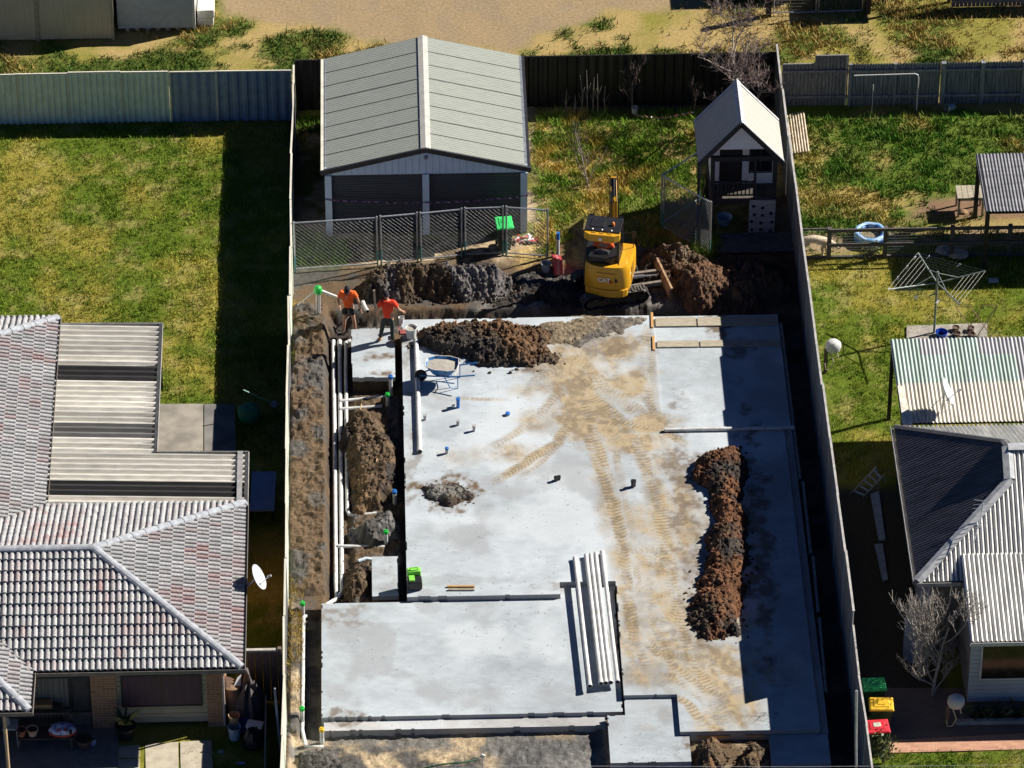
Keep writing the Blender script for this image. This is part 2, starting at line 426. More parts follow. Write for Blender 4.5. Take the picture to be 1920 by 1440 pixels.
# ---------------------------------------------------------------- concrete slab
TRACKS = []
def trk(pts, wd, a=1.0): TRACKS.append((XY(pts, .32), wd, a))
trk([(915, 912), (985, 868), (1043, 830), (1066, 792), (1082, 752), (1085, 700)], .17, 1)
trk([(880, 862), (960, 815), (1004, 786), (1040, 742), (1085, 720), (1140, 700)], .16, .8)
trk([(1095, 790), (1122, 872), (1143, 935), (1160, 1000), (1172, 1080), (1182, 1160), (1192, 1225)], .17, 1)
trk([(1150, 800), (1160, 870), (1172, 935), (1186, 1000), (1196, 1080), (1206, 1160)], .12, .7)
trk([(1185, 800), (1207, 872), (1225, 925), (1240, 994), (1256, 1060), (1262, 1120), (1268, 1180)], .19, 1)
trk([(1120, 790), (1180, 842), (1230, 900), (1270, 950), (1300, 990)], .12, .6)
trk([(1100, 790), (1170, 792), (1240, 805), (1300, 840)], .16, .9)
trk([(1215, 610), (1210, 680), (1218, 740), (1232, 800)], .16, .8)
trk([(1040, 690), (1100, 720), (1190, 760), (1240, 800)], .15, .7)
trk([(985, 745), (1000, 715), (1040, 690), (1100, 650)], .16, .8)
trk([(830, 745), (905, 748), (975, 750)], .07, .6)
trk([(800, 690), (820, 748), (900, 742)], .07, .3)
trk([(1180, 1060), (1240, 1075), (1300, 1060)], .14, .9)
trk([(1200, 1020), (1235, 1040), (1260, 1062)], .1, .8)
trk([(1190, 1150), (1240, 1170), (1290, 1130)], .15, .8)
trk([(1200, 1190), (1235, 1225), (1300, 1235), (1370, 1225)], .17, .9)
trk([(1220, 1260), (1270, 1270), (1320, 1310), (1345, 1372)], .15, .8)
trk([(1290, 1180), (1330, 1240), (1380, 1280), (1420, 1310)], .17, .7)
trk([(1320, 1290), (1350, 1330), (1365, 1372)], .25, .8)
trk([(1250, 900), (1290, 905), (1310, 915)], .13, .8)
trk([(1235, 925), (1275, 915), (1300, 920)], .1, .7)
trk([(1262, 955), (1290, 945), (1310, 950)], .1, .7)
trk([(1085, 730), (1110, 800), (1130, 860), (1150, 930), (1168, 1010), (1178, 1100), (1188, 1190), (1215, 1260), (1290, 1320), (1330, 1372)], .15, .9)
trk([(1090, 720), (1150, 775), (1195, 830), (1222, 900), (1248, 990), (1265, 1090), (1280, 1180), (1310, 1260), (1345, 1330), (1360, 1372)], .2, .9)
trk([(1120, 640), (1175, 690), (1225, 770), (1260, 860), (1290, 940), (1305, 1000)], .14, .7)
trk([(1215, 600), (1222, 690), (1236, 800), (1262, 890), (1290, 930)], .11, .6)
trk([(1230, 1000), (1218, 1100), (1226, 1180), (1262, 1250), (1320, 1290), (1400, 1330)], .13, .8)
trk([(1060, 660), (1100, 690), (1150, 740), (1200, 790)], .2, .8)
trk([(960, 905), (1020, 862), (1062, 812), (1090, 770)], .1, .6)
trk([(1170, 1040), (1220, 1030), (1280, 1045)], .12, .8)
trk([(1180, 1110), (1230, 1120), (1290, 1095)], .1, .7)
BLOBS = [((1085, 745), 1.0, 1.9, .95), ((1075, 690), 1.3, 1.3, .85), ((1150, 720), 1.5, 1.0, .7), ((1140, 800), .9, .7, .7), ((1120, 660), 1.3, .8, .7),
         ((1230, 790), .9, .7, .8), ((1215, 1100), 1.0, 4.5, .55), ((1265, 1060), .8, 4.2, .6), ((1320, 1255), 2.1, 1.3, .8), ((1395, 1330), .8, 1.2, .7),
         ((1290, 1230), 1.5, .8, .7), ((1260, 1150), .9, 1.2, .7), ((870, 855), .8, .5, .25), ((1380, 1180), .9, 2.2, .5), ((1230, 870), .7, 1.2, .5), ((1335, 1350), .5, 1.2, .6), ((1180, 1160), .55, 3.2, .7), ((1290, 950), .7, 2.2, .55), ((1235, 960), .45, 2.0, .7), ((1140, 930), .4, 2.0, .5), ((1200, 830), 1.3, .6, .7), ((1010, 790), .8, .7, .5), ((960, 850), .7, .6, .5), ((1360, 1290), 1.2, 1.2, .6), ((1255, 1215), 1.3, .9, .6), ((1010, 730), .9, .6, .45), ((1160, 650), .8, .9, .7)]
DIRT = [((705, 665), .62, .36, 1), ((712, 697), .65, .3, 1), ((838, 925), 1.05, .85, 1), ((770, 655), .3, 1.2, .5), ((1345, 612), .55, .7, .9), ((1390, 650), .5, .6, .7), ((640, 1145), 1.1, .5, .55),
        ((640, 1335), 1.0, .35, .8), ((1030, 1100), .9, .15, .4), ((1000, 690), .9, .4, .9), ((720, 1065), .5, .8, .3), ((1140, 650), 1.6, .5, .6), ((1290, 1000), .5, 5.5, .75), ((1290, 870), .8, .8, .7), ((1420, 1000), .5, 5.8, .8), ((1330, 1190), 1.4, .45, .5), ((1340, 1392), 1.3, .5, .9), ((765, 700), .2, 2, .5), ((775, 860), .35, 1.2, .5)]
def concrete_cols(x, y, base=(.375, .415, .445)):
    n = fbm(x, y, .35, 6, 51); n2 = fbm(x, y, 2.2, 5, 52)
    c = np.zeros(x.shape+(3,))+base
    c *= (.96+.6*(n-.5)+.18*(n2-.5)+.26*(fbm(x*.5+y*.2, y, 9, 4, 57)-.5)+.2*(fbm(x, y, 1.1, 6, 69)-.5))[..., None]
    c = mixc(c, (.49, .525, .55), sm(.5, .68, fbm(x, y, .6, 4, 53))*.55)
    c = mixc(c, (.27, .28, .29), sm(.54, .72, fbm(x, y, .8, 6, 54))*.6)
    # damp grey patches
    for (px, py), rx, ry, a in (((1210, 1265), .85, .8, .8), ((1375, 1310), .5, .8, .7), ((1245, 1335), .3, .6, .5), ((860, 1000), 1.6, .7, .22), ((1150, 1050), .25, .9, .3), ((830, 1090), 3.0, .3, .35)):
        cx, cy = W(px, py, .3)[:2]; d = np.hypot((x-cx)/rx, (y-cy)/ry)+.9*(fbm(x, y, 2.0, 5, int(px))-.5)
        c = mixc(c, (.2, .205, .21), sm(1, .5, d)*a)
    tan = np.zeros(x.shape)
    for (px, py), rx, ry, a in BLOBS:
        cx, cy = W(px, py, .32)[:2]; d = np.hypot((x-cx)/rx, (y-cy)/ry)+1.6*(fbm(x, y, 1.1, 6, int(px+py))-.5)
        tan = np.maximum(tan, sm(1.25, .15, d)*a*(.68+.85*fbm(x*.7+y*.5, y-.3*x, 4.5, 5, 67)))
    streak = fbm(x*3.0+y*.8, y*.9, 1.3, 5, 58)
    tan *= .75+.5*sm(.38, .6, streak)
    wx = x+.14*(fbm(x, y, 2.2, 4, 59)-.5); wy = y+.14*(fbm(x, y, 2.2, 4, 60)-.5)
    trd = np.zeros(x.shape)
    for i, (pts, wd, a) in enumerate(TRACKS):
        d, s = sdline(wx, wy, pts); L = sum(math.hypot(pts[k+1][0]-pts[k][0], pts[k+1][1]-pts[k][1]) for k in range(len(pts)-1))
        endf = sm(0, .7, s)*sm(L, L-.7, s); br = sm(.3, .6, fbm(x, y, 1.1, 5, 70+i)); fine = .55+.45*fbm(x, y, 9, 3, 120+i)
        body_ = sm(wd*1.25, wd*.5, d); edge = sm(.05, .0, np.abs(d-wd*.95))
        per = .12+.03*((i*37) % 5)/5; tr_ = sm(.26, .40, np.abs(((s/per+(d/wd)*(.3 if i % 3 else .9)) % 1)-.5)*1.0+.25*(fbm(x, y, 8, 3, 140+i)-.5))
        tan = np.maximum(tan, body_*a*endf*(.30+.5*br)*fine*1.25); tan = np.maximum(tan, edge*.7*a*br*endf*fine)
        trd = np.maximum(trd, sm(wd*1.1, wd*.7, d)*tr_*a*endf*(.1+.9*br))
    tan = np.clip(tan*1.2, 0, 1)
    tc = mixc(np.zeros(x.shape+(3,))+(.36, .28, .165), (.21, .16, .095), sm(.40, .66, .5*fbm(x, y, 1.6, 4, 61)+.5*fbm(x, y, 7, 4, 68)))
    k = np.clip(tan, 0, 1); c = c*(1-k[..., None]*.93)+tc*k[..., None]*.93
    c = mixc(c, (.12, .088, .05), np.clip(trd, 0, 1)*.62)
    dk = np.zeros(x.shape)
    for (px, py), rx, ry, a in DIRT:
        cx, cy = W(px, py, .3)[:2]; d = np.hypot((x-cx)/rx, (y-cy)/ry)+1.9*(fbm(x, y, 2.6, 6, int(px*3+py))-.5)
        dk = np.maximum(dk, sm(1.05, .45, d)*a)
    dk *= .35+.8*sm(.36, .6, fbm(x, y, 5.5, 5, 66))
    c = mixc(c, (.13, .095, .065), dk*.9)
    sp, cid = worley(x, y, 2.6, 62)                                # little crumbs of soil
    c = mixc(c, (.14, .12, .1), ((sp < .03+.09*(1-cid)*.6) & (cid > .78)).astype(float)*.85)
    sp, cid = worley(x+3.3, y+1.7, 5.5, 63)
    c = mixc(c, (.16, .14, .115), ((sp < .12) & (cid > .86) & (fbm(x, y, .7, 3, 64) > .5)).astype(float)*.7)
    return c
conc = mat('concrete', (1, 1, 1), rough=.85, attr='Col', ab=.10, sc=25, det=8, bump=.12, bsc=120, spec=.25)
SR = .03
slab = thing('house_slab', 'large pale concrete house slab with muddy tyre tracks and stepped edges', 'concrete slab', (2, -6, -.3))
def slab_part(name, rects, ztop, zbot=-.45, minus=(), base=None, parent=slab):
    x0 = min(r[0] for r in rects); x1 = max(r[2] for r in rects); y0 = min(r[1] for r in rects); y1 = max(r[3] for r in rects)
    nx = int(round((x1-x0)/SR)); ny = int(round((y1-y0)/SR))
    xs = np.linspace(x0, x1, nx+1); ys = np.linspace(y0, y1, ny+1); x, y = np.meshgrid(xs, ys)
    cx = (xs[:-1]+xs[1:])/2; cy = (ys[:-1]+ys[1:])/2; gx, gy = np.meshgrid(cx, cy)
    keep = np.zeros(gx.shape, bool)
    for r in rects: keep |= (gx > r[0]) & (gx < r[2]) & (gy > r[1]) & (gy < r[3])
    for r in minus: keep &= ~((gx > r[0]) & (gx < r[2]) & (gy > r[1]) & (gy < r[3]))
    kq = np.pad(keep, 1); rim = keep & ~(kq[2:, 1:-1] & kq[:-2, 1:-1] & kq[1:-1, 2:] & kq[1:-1, :-2])      # chipped arrises
    keep = keep & ~(rim & (fbm(gx, gy, 2.6, 3, 88) > .60) & (vn(gx*9, gy*9, 89) > .35) & (gx < 3.9))
    Z = np.full(x.shape, float(ztop)); C = concrete_cols(x, y, base or (.375, .415, .445))
    ev, ef = [], []
    def wall(a, b):
        k = len(ev); ev.extend([(a[0], a[1], zbot), (b[0], b[1], zbot), (b[0], b[1], ztop), (a[0], a[1], ztop)]); ef.append((k, k+1, k+2, k+3))
    kp = np.pad(keep, 1)
    for (dy, dx) in ((0, 1), (0, -1), (1, 0), (-1, 0)):
        e = keep & ~kp[1+dy:1+dy+ny, 1+dx:1+dx+nx]
        jj, ii = np.nonzero(e)
        for j, i in zip(jj, ii):
            if dx == 1: wall((xs[i+1], ys[j]), (xs[i+1], ys[j+1]))
            elif dx == -1: wall((xs[i], ys[j+1]), (xs[i], ys[j]))
            elif dy == 1: wall((xs[i+1], ys[j+1]), (xs[i], ys[j+1]))
            else: wall((xs[i], ys[j]), (xs[i+1], ys[j]))
    ec = np.tile(np.array([.30, .30, .30]), (len(ev), 1))
    ev = np.array(ev); ef = np.array(ef)
    o = gridmesh(name, xs, ys, Z, C, conc, keep=keep, smooth=False, extra=(ev, ef, ec))
    if parent:
        o.parent = parent; o.matrix_parent_inverse = Matrix.Translation(-Vector(parent.location))
    return o
ZM, ZG, ZP, ZR = .32, .16, .2, .27
slab_part('main_floor', [(-3.15, -9.86, 7.83, 2.76), (1.02, -9.86, 7.83, 2.76), (2.55, -15.58, 7.66, -9.3), (3.96, -15.58, 7.66, -14)], ZM,
          minus=[(1.02, -9.9, 2.55, -9.34), (2.5, -15.6, 3.96, -14.07), (4.2, -2.58, 7.9, 2.8), (7.66, -15.6, 7.9, -2.58)])
slab_part('patio_floor', [(4.2, -2.58, 7.86, 2.76)], ZR)
slab_part('garage_floor', [(-5.48, -14.55, 2.5, -9.87), (1.03, -9.9, 2.53, -9.35)], ZG)
slab_part('porch_floor', [(2.08, -16.62, 3.95, -14.75), (2.57, -14.8, 3.95, -14.08), (3.9, -16.62, 4.2, -15.6)], ZP)
slab_part('front_step', [(6.3, -16.75, 7.85, -15.6)], .17)
slab_part('edge_ledge', [(-5.45, -14.95, 2.05, -14.56), (7.67, -15.6, 7.86, -2.6)], .03, base=(.4, .4, .4))
slab_part('edge_ledge', [(7.67, -15.57, 7.88, -2.6)], .17, base=(.4, .4, .4))
o = slab_part('small_slab', [(-4.62, round(W(700, 708, .22).y, 2), -3.36, 2.5)], .22, zbot=.07, parent=None); tag(o, 'small separate concrete slab smeared with mud under the worker in dark trousers', 'concrete slab')
o = slab_part('concrete_pad', [(-4.1, -9.55, -3.38, -7.85)], .12, zbot=-.02, parent=None); tag(o, 'small square concrete pad among soil beside the green and black case', 'concrete pad')

# ---------------------------------------------------------------- soil heaps
clodm = mat('heaped_soil', (1, 1, 1), rough=.95, attr='Col', ab=.4, sc=16, det=8, bump=.9, bsc=45, spec=.25)
def heap(label, poly, zb, H, seed, c0, c1, c2=None, run=.7, amp=.12, wob=.34, clods=120, top=None, res=.033, cl=(.025, .07), group=None):
    clods = int(clods*1.5); cl = (cl[0]*.6, cl[1]*.62)
    xs0 = [p[0] for p in poly]; ys0 = [p[1] for p in poly]
    xs = np.arange(min(xs0)-.4, max(xs0)+.4, res); ys = np.arange(min(ys0)-.4, max(ys0)+.4, res); x, y = np.meshgrid(xs, ys)
    sd = sdpoly(x, y, poly)+wob*(fbm(x, y, 1.6, 5, seed)-.5)*2
    t = np.clip(sd/run, 0, 1); prof = 1-(1-t)**1.7
    env = sm(0, .18, sd)
    big = fbm(x, y, .9, 3, seed+1); hh = H*prof*(.62+.76*big)
    f1, cid = worley(x+.15*fbm(x, y, 3, 3, seed+3), y, 4.2, seed+2); f2, cid2 = worley(x, y, 9.0, seed+4)
    hh = hh+env*(amp*1.3*(ridged(x+.3*y, y, 1.4, 4, seed+5)-.55)+amp*.9*(fbm(x+.5*y, y-.4*x, 4.5, 4, seed+8)-.5)+amp*1.1*(fbm(x, y, 11, 3, seed+9)-.5)+amp*.3*(cid2-.5)*sm(.55, .25, f2))
    if top is not None: hh = hh*top(x, y)
    Z = zb-.04+np.maximum(hh, 0)
    c = mixc(np.zeros(x.shape+(3,))+c0, c1, sm(.42, .6, fbm(x, y, 1.2, 5, seed+6)))
    if c2 is not None: c = mixc(c, c2, sm(.5, .66, fbm(x, y, .9, 5, seed+7)))
    c *= (.7+.5*cid2)[..., None]*(.8+.4*cid)[..., None]
    keep = sd > -.03; keep = keep[:-1, :-1] & keep[1:, 1:]
    rng = np.random.default_rng(seed); ev, ef, ec = [], [], []
    jj, ii = np.nonzero((sd > 0) | ((sd > -.38) & (np.random.default_rng(seed+50).uniform(0, 1, sd.shape) < .35*np.exp(np.minimum(sd, 0)/.12))))
    base = np.array([(-1, -1, -.6), (1, -1, -.7), (1, 1, -.6), (-1, 1, -.7), (-.7, -.6, .8), (.6, -.7, .9), (.7, .6, .7), (-.6, .7, .9)])
    for q in range(clods):
        k = rng.integers(len(jj)); r = rng.uniform(*cl)*rng.uniform(.6, 1.2); j, i = jj[k], ii[k]
        p = base*r*rng.uniform(.6, 1.3, 3)+rng.normal(0, r*.22, (8, 3)); a = rng.uniform(0, 6.28); ca, sa = math.cos(a), math.sin(a)
        p = p @ np.array([[ca, sa, 0], [-sa, ca, 0], [0, 0, 1]])+np.array([x[j, i], y[j, i], max(Z[j, i], zb)+r*.25])
        n0 = len(ev); ev.extend(p); ef.extend([(n0, n0+3, n0+2, n0+1), (n0+4, n0+5, n0+6, n0+7), (n0, n0+1, n0+5, n0+4), (n0+1, n0+2, n0+6, n0+5), (n0+2, n0+3, n0+7, n0+6), (n0+3, n0, n0+4, n0+7)])
        ec.extend([c[j, i]*rng.uniform(.75, 1.35)]*8)
    ex = (np.array(ev), np.array(ef), np.array(ec)) if clods else None
    o = gridmesh('soil_heap', xs, ys, Z, c, clodm, keep=keep, smooth=False, extra=ex)
    return tag(o, label, 'soil heap', group)
LT = (.14, .13, .125)
heap('big dark grey soil heap in front of the wire mesh fence panels', XY([(668, 545), (690, 520), (760, 512), (830, 518), (900, 505), (968, 520), (985, 545), (940, 562), (820, 566), (690, 562)], 0), -.03, .9, 101, DARK, BROWN, LT, run=.85, amp=.2, clods=520, cl=(.018, .075))
heap('dark brown soil heap on the rear edge of the slab behind the wheelbarrow', XY([(785, 620), (860, 606), (960, 605), (1030, 632), (1040, 672), (985, 694), (905, 690), (830, 668), (780, 650)], .32), .32, .48, 102, DARK, (.085, .06, .04), (.13, .075, .04), run=.75, amp=.16, clods=420, cl=(.025, .085))
heap('low smooth grey soil ramp with track prints at the rear edge of the slab', XY([(985, 603), (1100, 590), (1218, 596), (1205, 612), (1150, 635), (1090, 655), (1010, 650)], .3), .30, .2, 103, (.15, .13, .105), (.11, .10, .09), (.19, .15, .10), run=.9, amp=.05, clods=60, cl=(.015, .04), wob=.3)
heap('brown soil heap between the excavator cab and the slanted fence panel', XY([(1195, 500), (1215, 478), (1270, 470), (1335, 490), (1330, 505), (1260, 512), (1205, 512)], 0), -.02, .8, 104, BROWN, DARK, (.21, .16, .11), run=.8, amp=.14, clods=200, cl=(.02, .07))
heap('long rusty and black soil bank behind the excavator blade', XY([(1190, 518), (1260, 500), (1345, 496), (1420, 496), (1478, 505), (1482, 560), (1420, 584), (1290, 584), (1250, 545), (1205, 538)], 0), -.05, .62, 105, DARK, BROWN, (.12, .068, .04), run=.7, amp=.18, clods=320, cl=(.02, .07))
heap('long rusty brown windrow of soil lying on the slab along the shadow', XY([(1352, 842), (1392, 838), (1402, 900), (1404, 1000), (1398, 1100), (1390, 1190), (1345, 1200), (1298, 1185), (1305, 1100), (1315, 1050), (1330, 980), (1322, 935), (1302, 890), (1302, 862)], .32), .32, .42, 106, (.125, .058, .029), DARK, (.06, .042, .03), run=.6, amp=.13, clods=520, cl=(.025, .085))
heap('small round soil pile on the open slab', XY([(788, 915), (815, 905), (860, 903), (890, 918), (885, 938), (840, 946), (800, 936)], .32), .32, .2, 107, BROWN, DARK, (.2, .19, .17), run=.5, amp=.09, clods=140, cl=(.012, .04))
heap('left rusty mud pile with tread marks at the front edge of the slab', XY([(1300, 1440), (1303, 1405), (1335, 1385), (1362, 1402), (1370, 1450), (1330, 1460)], .0), .0, .42, 108, (.24, .12, .045), BROWN, (.13, .1, .07), run=.5, amp=.12, clods=140, cl=(.015, .05))
heap('right brown mud pile with tread marks beside the low front step', XY([(1372, 1450), (1384, 1410), (1410, 1392), (1436, 1402), (1440, 1450)], .0), .0, .38, 109, BROWN, (.24, .13, .05), (.13, .1, .07), run=.45, amp=.11, clods=120, cl=(.015, .05))
heap('brown soil mound between the pipe trench and the main floor, largest of three', XY([(648, 800), (668, 775), (735, 785), (752, 830), (748, 920), (715, 950), (665, 950), (645, 900)], 0), -.22, .52, 110, BROWN, DARK, (.17, .11, .06), run=.5, amp=.15, clods=260, cl=(.02, .06))
heap('grey rounded soil mound beside the riser with a green cap', XY([(655, 985), (690, 965), (735, 955), (755, 975), (750, 1000), (705, 1020), (660, 1020)], 0), -.22, .45, 111, GREY, (.15, .145, .14), None, run=.45, amp=.1, clods=120, cl=(.015, .045))
heap('dark soil mound left of the small concrete pad', XY([(640, 1065), (665, 1045), (700, 1050), (706, 1100), (690, 1118), (640, 1115)], 0), -.22, .4, 112, BROWN, DARK, GREY, run=.4, amp=.12, clods=120, cl=(.015, .05))
heap('grey lumpy soil heap at the bottom left corner of the lot', XY([(545, 1440), (565, 1412), (610, 1395), (640, 1405), (660, 1450), (560, 1465)], -.1), -.2, .3, 113, GREY, (.15, .14, .13), None, run=.5, amp=.1, clods=90, cl=(.015, .04))
heap('low pale sand mound by the bottom edge with a green hose on it', XY([(760, 1440), (790, 1428), (860, 1425), (905, 1445), (900, 1475), (770, 1475)], -.1), -.2, .28, 114, (.1, .1, .1), GREY, None, run=.5, amp=.06, clods=30, cl=(.01, .03))

heap('low dark churned soil spread between the big grey heap and the excavator', XY([(955, 520), (1000, 508), (1080, 515), (1098, 545), (1070, 566), (985, 572), (950, 556)], 0), -.06, .22, 115, DARK, GREY, BROWN, run=.6, amp=.11, clods=160, cl=(.015, .05))
# ---------------------------------------------------------------- grass (nobody could count the blades)
grassm = mat('grass_blades', (1, 1, 1), rough=.8, attr='Col', ab=.25, sc=3, spec=.2)
def grass(name, region, dens, hgt, wid, seed, colf, blades=7, spread=.07, lean=.6, z=0.0, hf=None):
    """tufts of three-sided blades; region(x, y) -> weight 0..1"""
    rng = np.random.default_rng(seed); (x0, x1, y0, y1), wf = region
    n = int((x1-x0)*(y1-y0)*dens); tx = rng.uniform(x0, x1, n); ty = rng.uniform(y0, y1, n)
    k = wf(tx, ty) > rng.uniform(0, 1, n); tx, ty = tx[k], ty[k]; n = len(tx)
    col = colf(tx, ty)*rng.uniform(.7, 1.3, (n, 1)); hs = hgt*rng.uniform(.5, 1.3, n)
    if hf is not None: hs = hs*hf(tx, ty)
    bx = np.repeat(tx, blades)+rng.normal(0, spread, n*blades); by = np.repeat(ty, blades)+rng.normal(0, spread, n*blades)
    hb = np.repeat(hs, blades)*rng.uniform(.6, 1.2, n*blades); cb = np.repeat(col, blades, 0)*rng.uniform(.75, 1.25, (n*blades, 1))
    a = rng.uniform(0, 6.283, n*blades); la = rng.uniform(0, 6.283, n*blades); ll = hb*lean*rng.uniform(.2, 1.3, n*blades)
    dx, dy = np.cos(a)*wid/2, np.sin(a)*wid/2; N = n*blades
    v = np.empty((N, 3, 3)); v[:, 0] = np.stack([bx-dx, by-dy, np.full(N, z-.02)], -1); v[:, 1] = np.stack([bx+dx, by+dy, np.full(N, z-.02)], -1)
    v[:, 2] = np.stack([bx+np.cos(la)*ll, by+np.sin(la)*ll, z+hb], -1)
    cc = np.repeat(cb[:, None, :], 3, 1).reshape(-1, 3)
    o = npmesh(name, v.reshape(-1, 3), np.arange(N*3).reshape(-1, 3), grassm, cc)
    return tag(o, kind='stuff')
def lg(x, y):
    n = fbm(x, y, .55, 5, 31); c = mixc(np.zeros(x.shape+(3,))+(.15, .245, .018), (.38, .36, .06), sm(.30, .68, .6*n+.4*fbm(x, y, 3.1, 3, 38)))
    c = mixc(c, (.07, .17, .012), sm(.56, .68, fbm(x, y, 1.4, 4, 33))*.7)
    return mixc(c, (.38, .34, .11), sm(.55, .72, fbm(x, y, 2.2, 5, 32))*.6)
def wg(x, y):
    c = mixc(np.zeros(x.shape+(3,))+(.07, .17, .014), (.33, .28, .07), sm(.48, .64, fbm(x, y, .7, 5, 34)))
    return mixc(c, (.12, .18, .03), sm(.5, .65, fbm(x, y, 1.8, 4, 37)))
def inpoly(poly, soft=.25, neg=()):
    def f(x, y):
        k = sm(-soft, soft, sdpoly(x, y, poly)+.5*(fbm(x, y, 1.4, 4, 44)-.5))
        for q in neg: k = k*sm(.05, -.05, sdpoly(x, y, q))
        return k
    return f
LH_X = W(457, 1100, 2.4).x                        # right eave of the left house
PATIO = XY([(275, 755), (440, 757), (445, 850), (270, 850)])
grass('grass', ((-19, -6.5, -3.4, 13.6), lambda x, y: .95*sm(.1, -.1, sdpoly(x, y, PATIO))*sm(-.05, .2, sdpoly(x, y, [(-19, -3.4), (-6.5, -3.4), (-6.5, 13.6), (-19, 13.6)]))), 75, .10, .028, 1, lg, blades=7)
RY = [(8.75, 4.6), (20, 4.6), (20, 13.3), (8.75, 13.3)]
grass('grass', ((8.75, 18, -4.8, 6.0), lambda x, y: .95+0*x), 70, .09, .028, 2, lg, blades=7)
grass('weeds', ((8.75, 18, 6.15, 13.2), lambda x, y: sm(6.4, 7.3, y+.5*(fbm(x, y, 1.5, 3, 43)-.5))* (.5+.5*sm(.36, .5, fbm(x, y, .7, 5, 41)))*sm(.1, -.1, sdpoly(x, y, XY([(1690, 370), (1930, 340), (1930, 440), (1690, 425)])))+.1), 52, .17, .04, 3, wg, blades=11, spread=.09, lean=.8, hf=lambda x, y: .35+1.3*fbm(x, y, 1.3, 3, 42))
grass('weeds', ((1.0, 8.5, 5.2, 13.8), inpoly(XY([(990, 480), (998, 215), (1330, 215), (1330, 290), (1310, 340), (1330, 470), (1215, 465), (1200, 440), (1110, 425), (1095, 400), (1060, 430), (1040, 470)]))), 60, .19, .035, 4,
      lambda x, y: mixc(mixc(np.zeros(x.shape+(3,))+(.12, .22, .015), (.46, .34, .07), sm(.42, .58, fbm(x, y, .8, 5, 45))), (.19, .29, .035), sm(.5, .65, fbm(x, y, 1.7, 4, 46))), blades=12, spread=.09, lean=.9, hf=lambda x, y: .4+1.2*fbm(x, y, 1.2, 3, 47))
grass('weeds', ((-6.3, -1, 6.1, 13.6), inpoly(XY([(556, 500), (556, 450), (600, 445), (655, 465), (650, 480), (625, 500)]), .1)), 170, .26, .035, 5, lambda x, y: np.zeros(x.shape+(3,))+(.10, .22, .015), blades=12, lean=.9)
grass('weeds', ((-6.3, -5.3, 11, 13.8), inpoly(XY([(560, 250), (560, 215), (610, 215), (610, 250)]), .1)), 110, .22, .03, 6, lambda x, y: np.zeros(x.shape+(3,))+(.10, .17, .015), blades=12, lean=.9)
grass('weeds', ((5.6, 8, 5.0, 8), inpoly(XY([(1270, 478), (1290, 440), (1332, 425), (1350, 470), (1335, 482)]), .1)), 130, .28, .025, 7, lambda x, y: np.zeros(x.shape+(3,))+(.11, .16, .025), blades=12, lean=.6)
grass('weeds', ((-6.3, -6.05, -19, 4), lambda x, y: sm(.4, .55, fbm(x, y, .8, 3, 48))), 150, .18, .02, 8, lambda x, y: mixc(np.zeros(x.shape+(3,))+(.12, .16, .02), (.4, .28, .06), sm(.4, .6, fbm(x, y, .5, 3, 49))), blades=9, lean=.8)
def laneg(x, y):
    return sm(.47, .58, fbm(x, y, .5, 5, 22)+.1*sm(-4, -9, x)-.02)*sm(.1, -.5, sdpoly(x, y, LANE_D)+1.8*(fbm(x, y, .5, 5, 23)-.5))+.25*sm(5, 9, x)
grass('weeds', ((-18, 20, 15.6, 23), laneg), 42, .15, .04, 9, lambda x, y: mixc(np.zeros(x.shape+(3,))+(.06, .12, .016), (.34, .25, .08), sm(.44, .62, fbm(x, y, .6, 5, 50)+.12*sm(4, 9, x))), blades=9, spread=.1, lean=.9, hf=lambda x, y: .4+1.2*fbm(x, y, .9, 3, 51))
grass('weeds', ((6, 13, 19, 24), inpoly(XY([(1440, -40), (1660, -40), (1660, 38), (1440, 20)]))), 60, .14, .03, 10, lambda x, y: mixc(np.zeros(x.shape+(3,))+(.08, .17, .015), (.4, .33, .12), sm(.42, .6, fbm(x, y, .8, 5, 52))), blades=9)
grass('grass', ((8.8, 18, -19, -16.2), inpoly(XY([(1640, 1411), (1960, 1405), (1960, 1490), (1640, 1490)]), .06)), 90, .09, .025, 11, lg, blades=8)
grass('grass', ((-9.2, -6.45, -19, -3.4), lambda x, y: .45+0*x), 30, .09, .025, 12, lg, blades=7)
grass('grass', ((-12, -8, -17, -14), inpoly(XY([(262, 1405), (272, 1395), (276, 1450), (262, 1450)]), .03)), 120, .05, .02, 13, lg, blades=5, spread=.03)

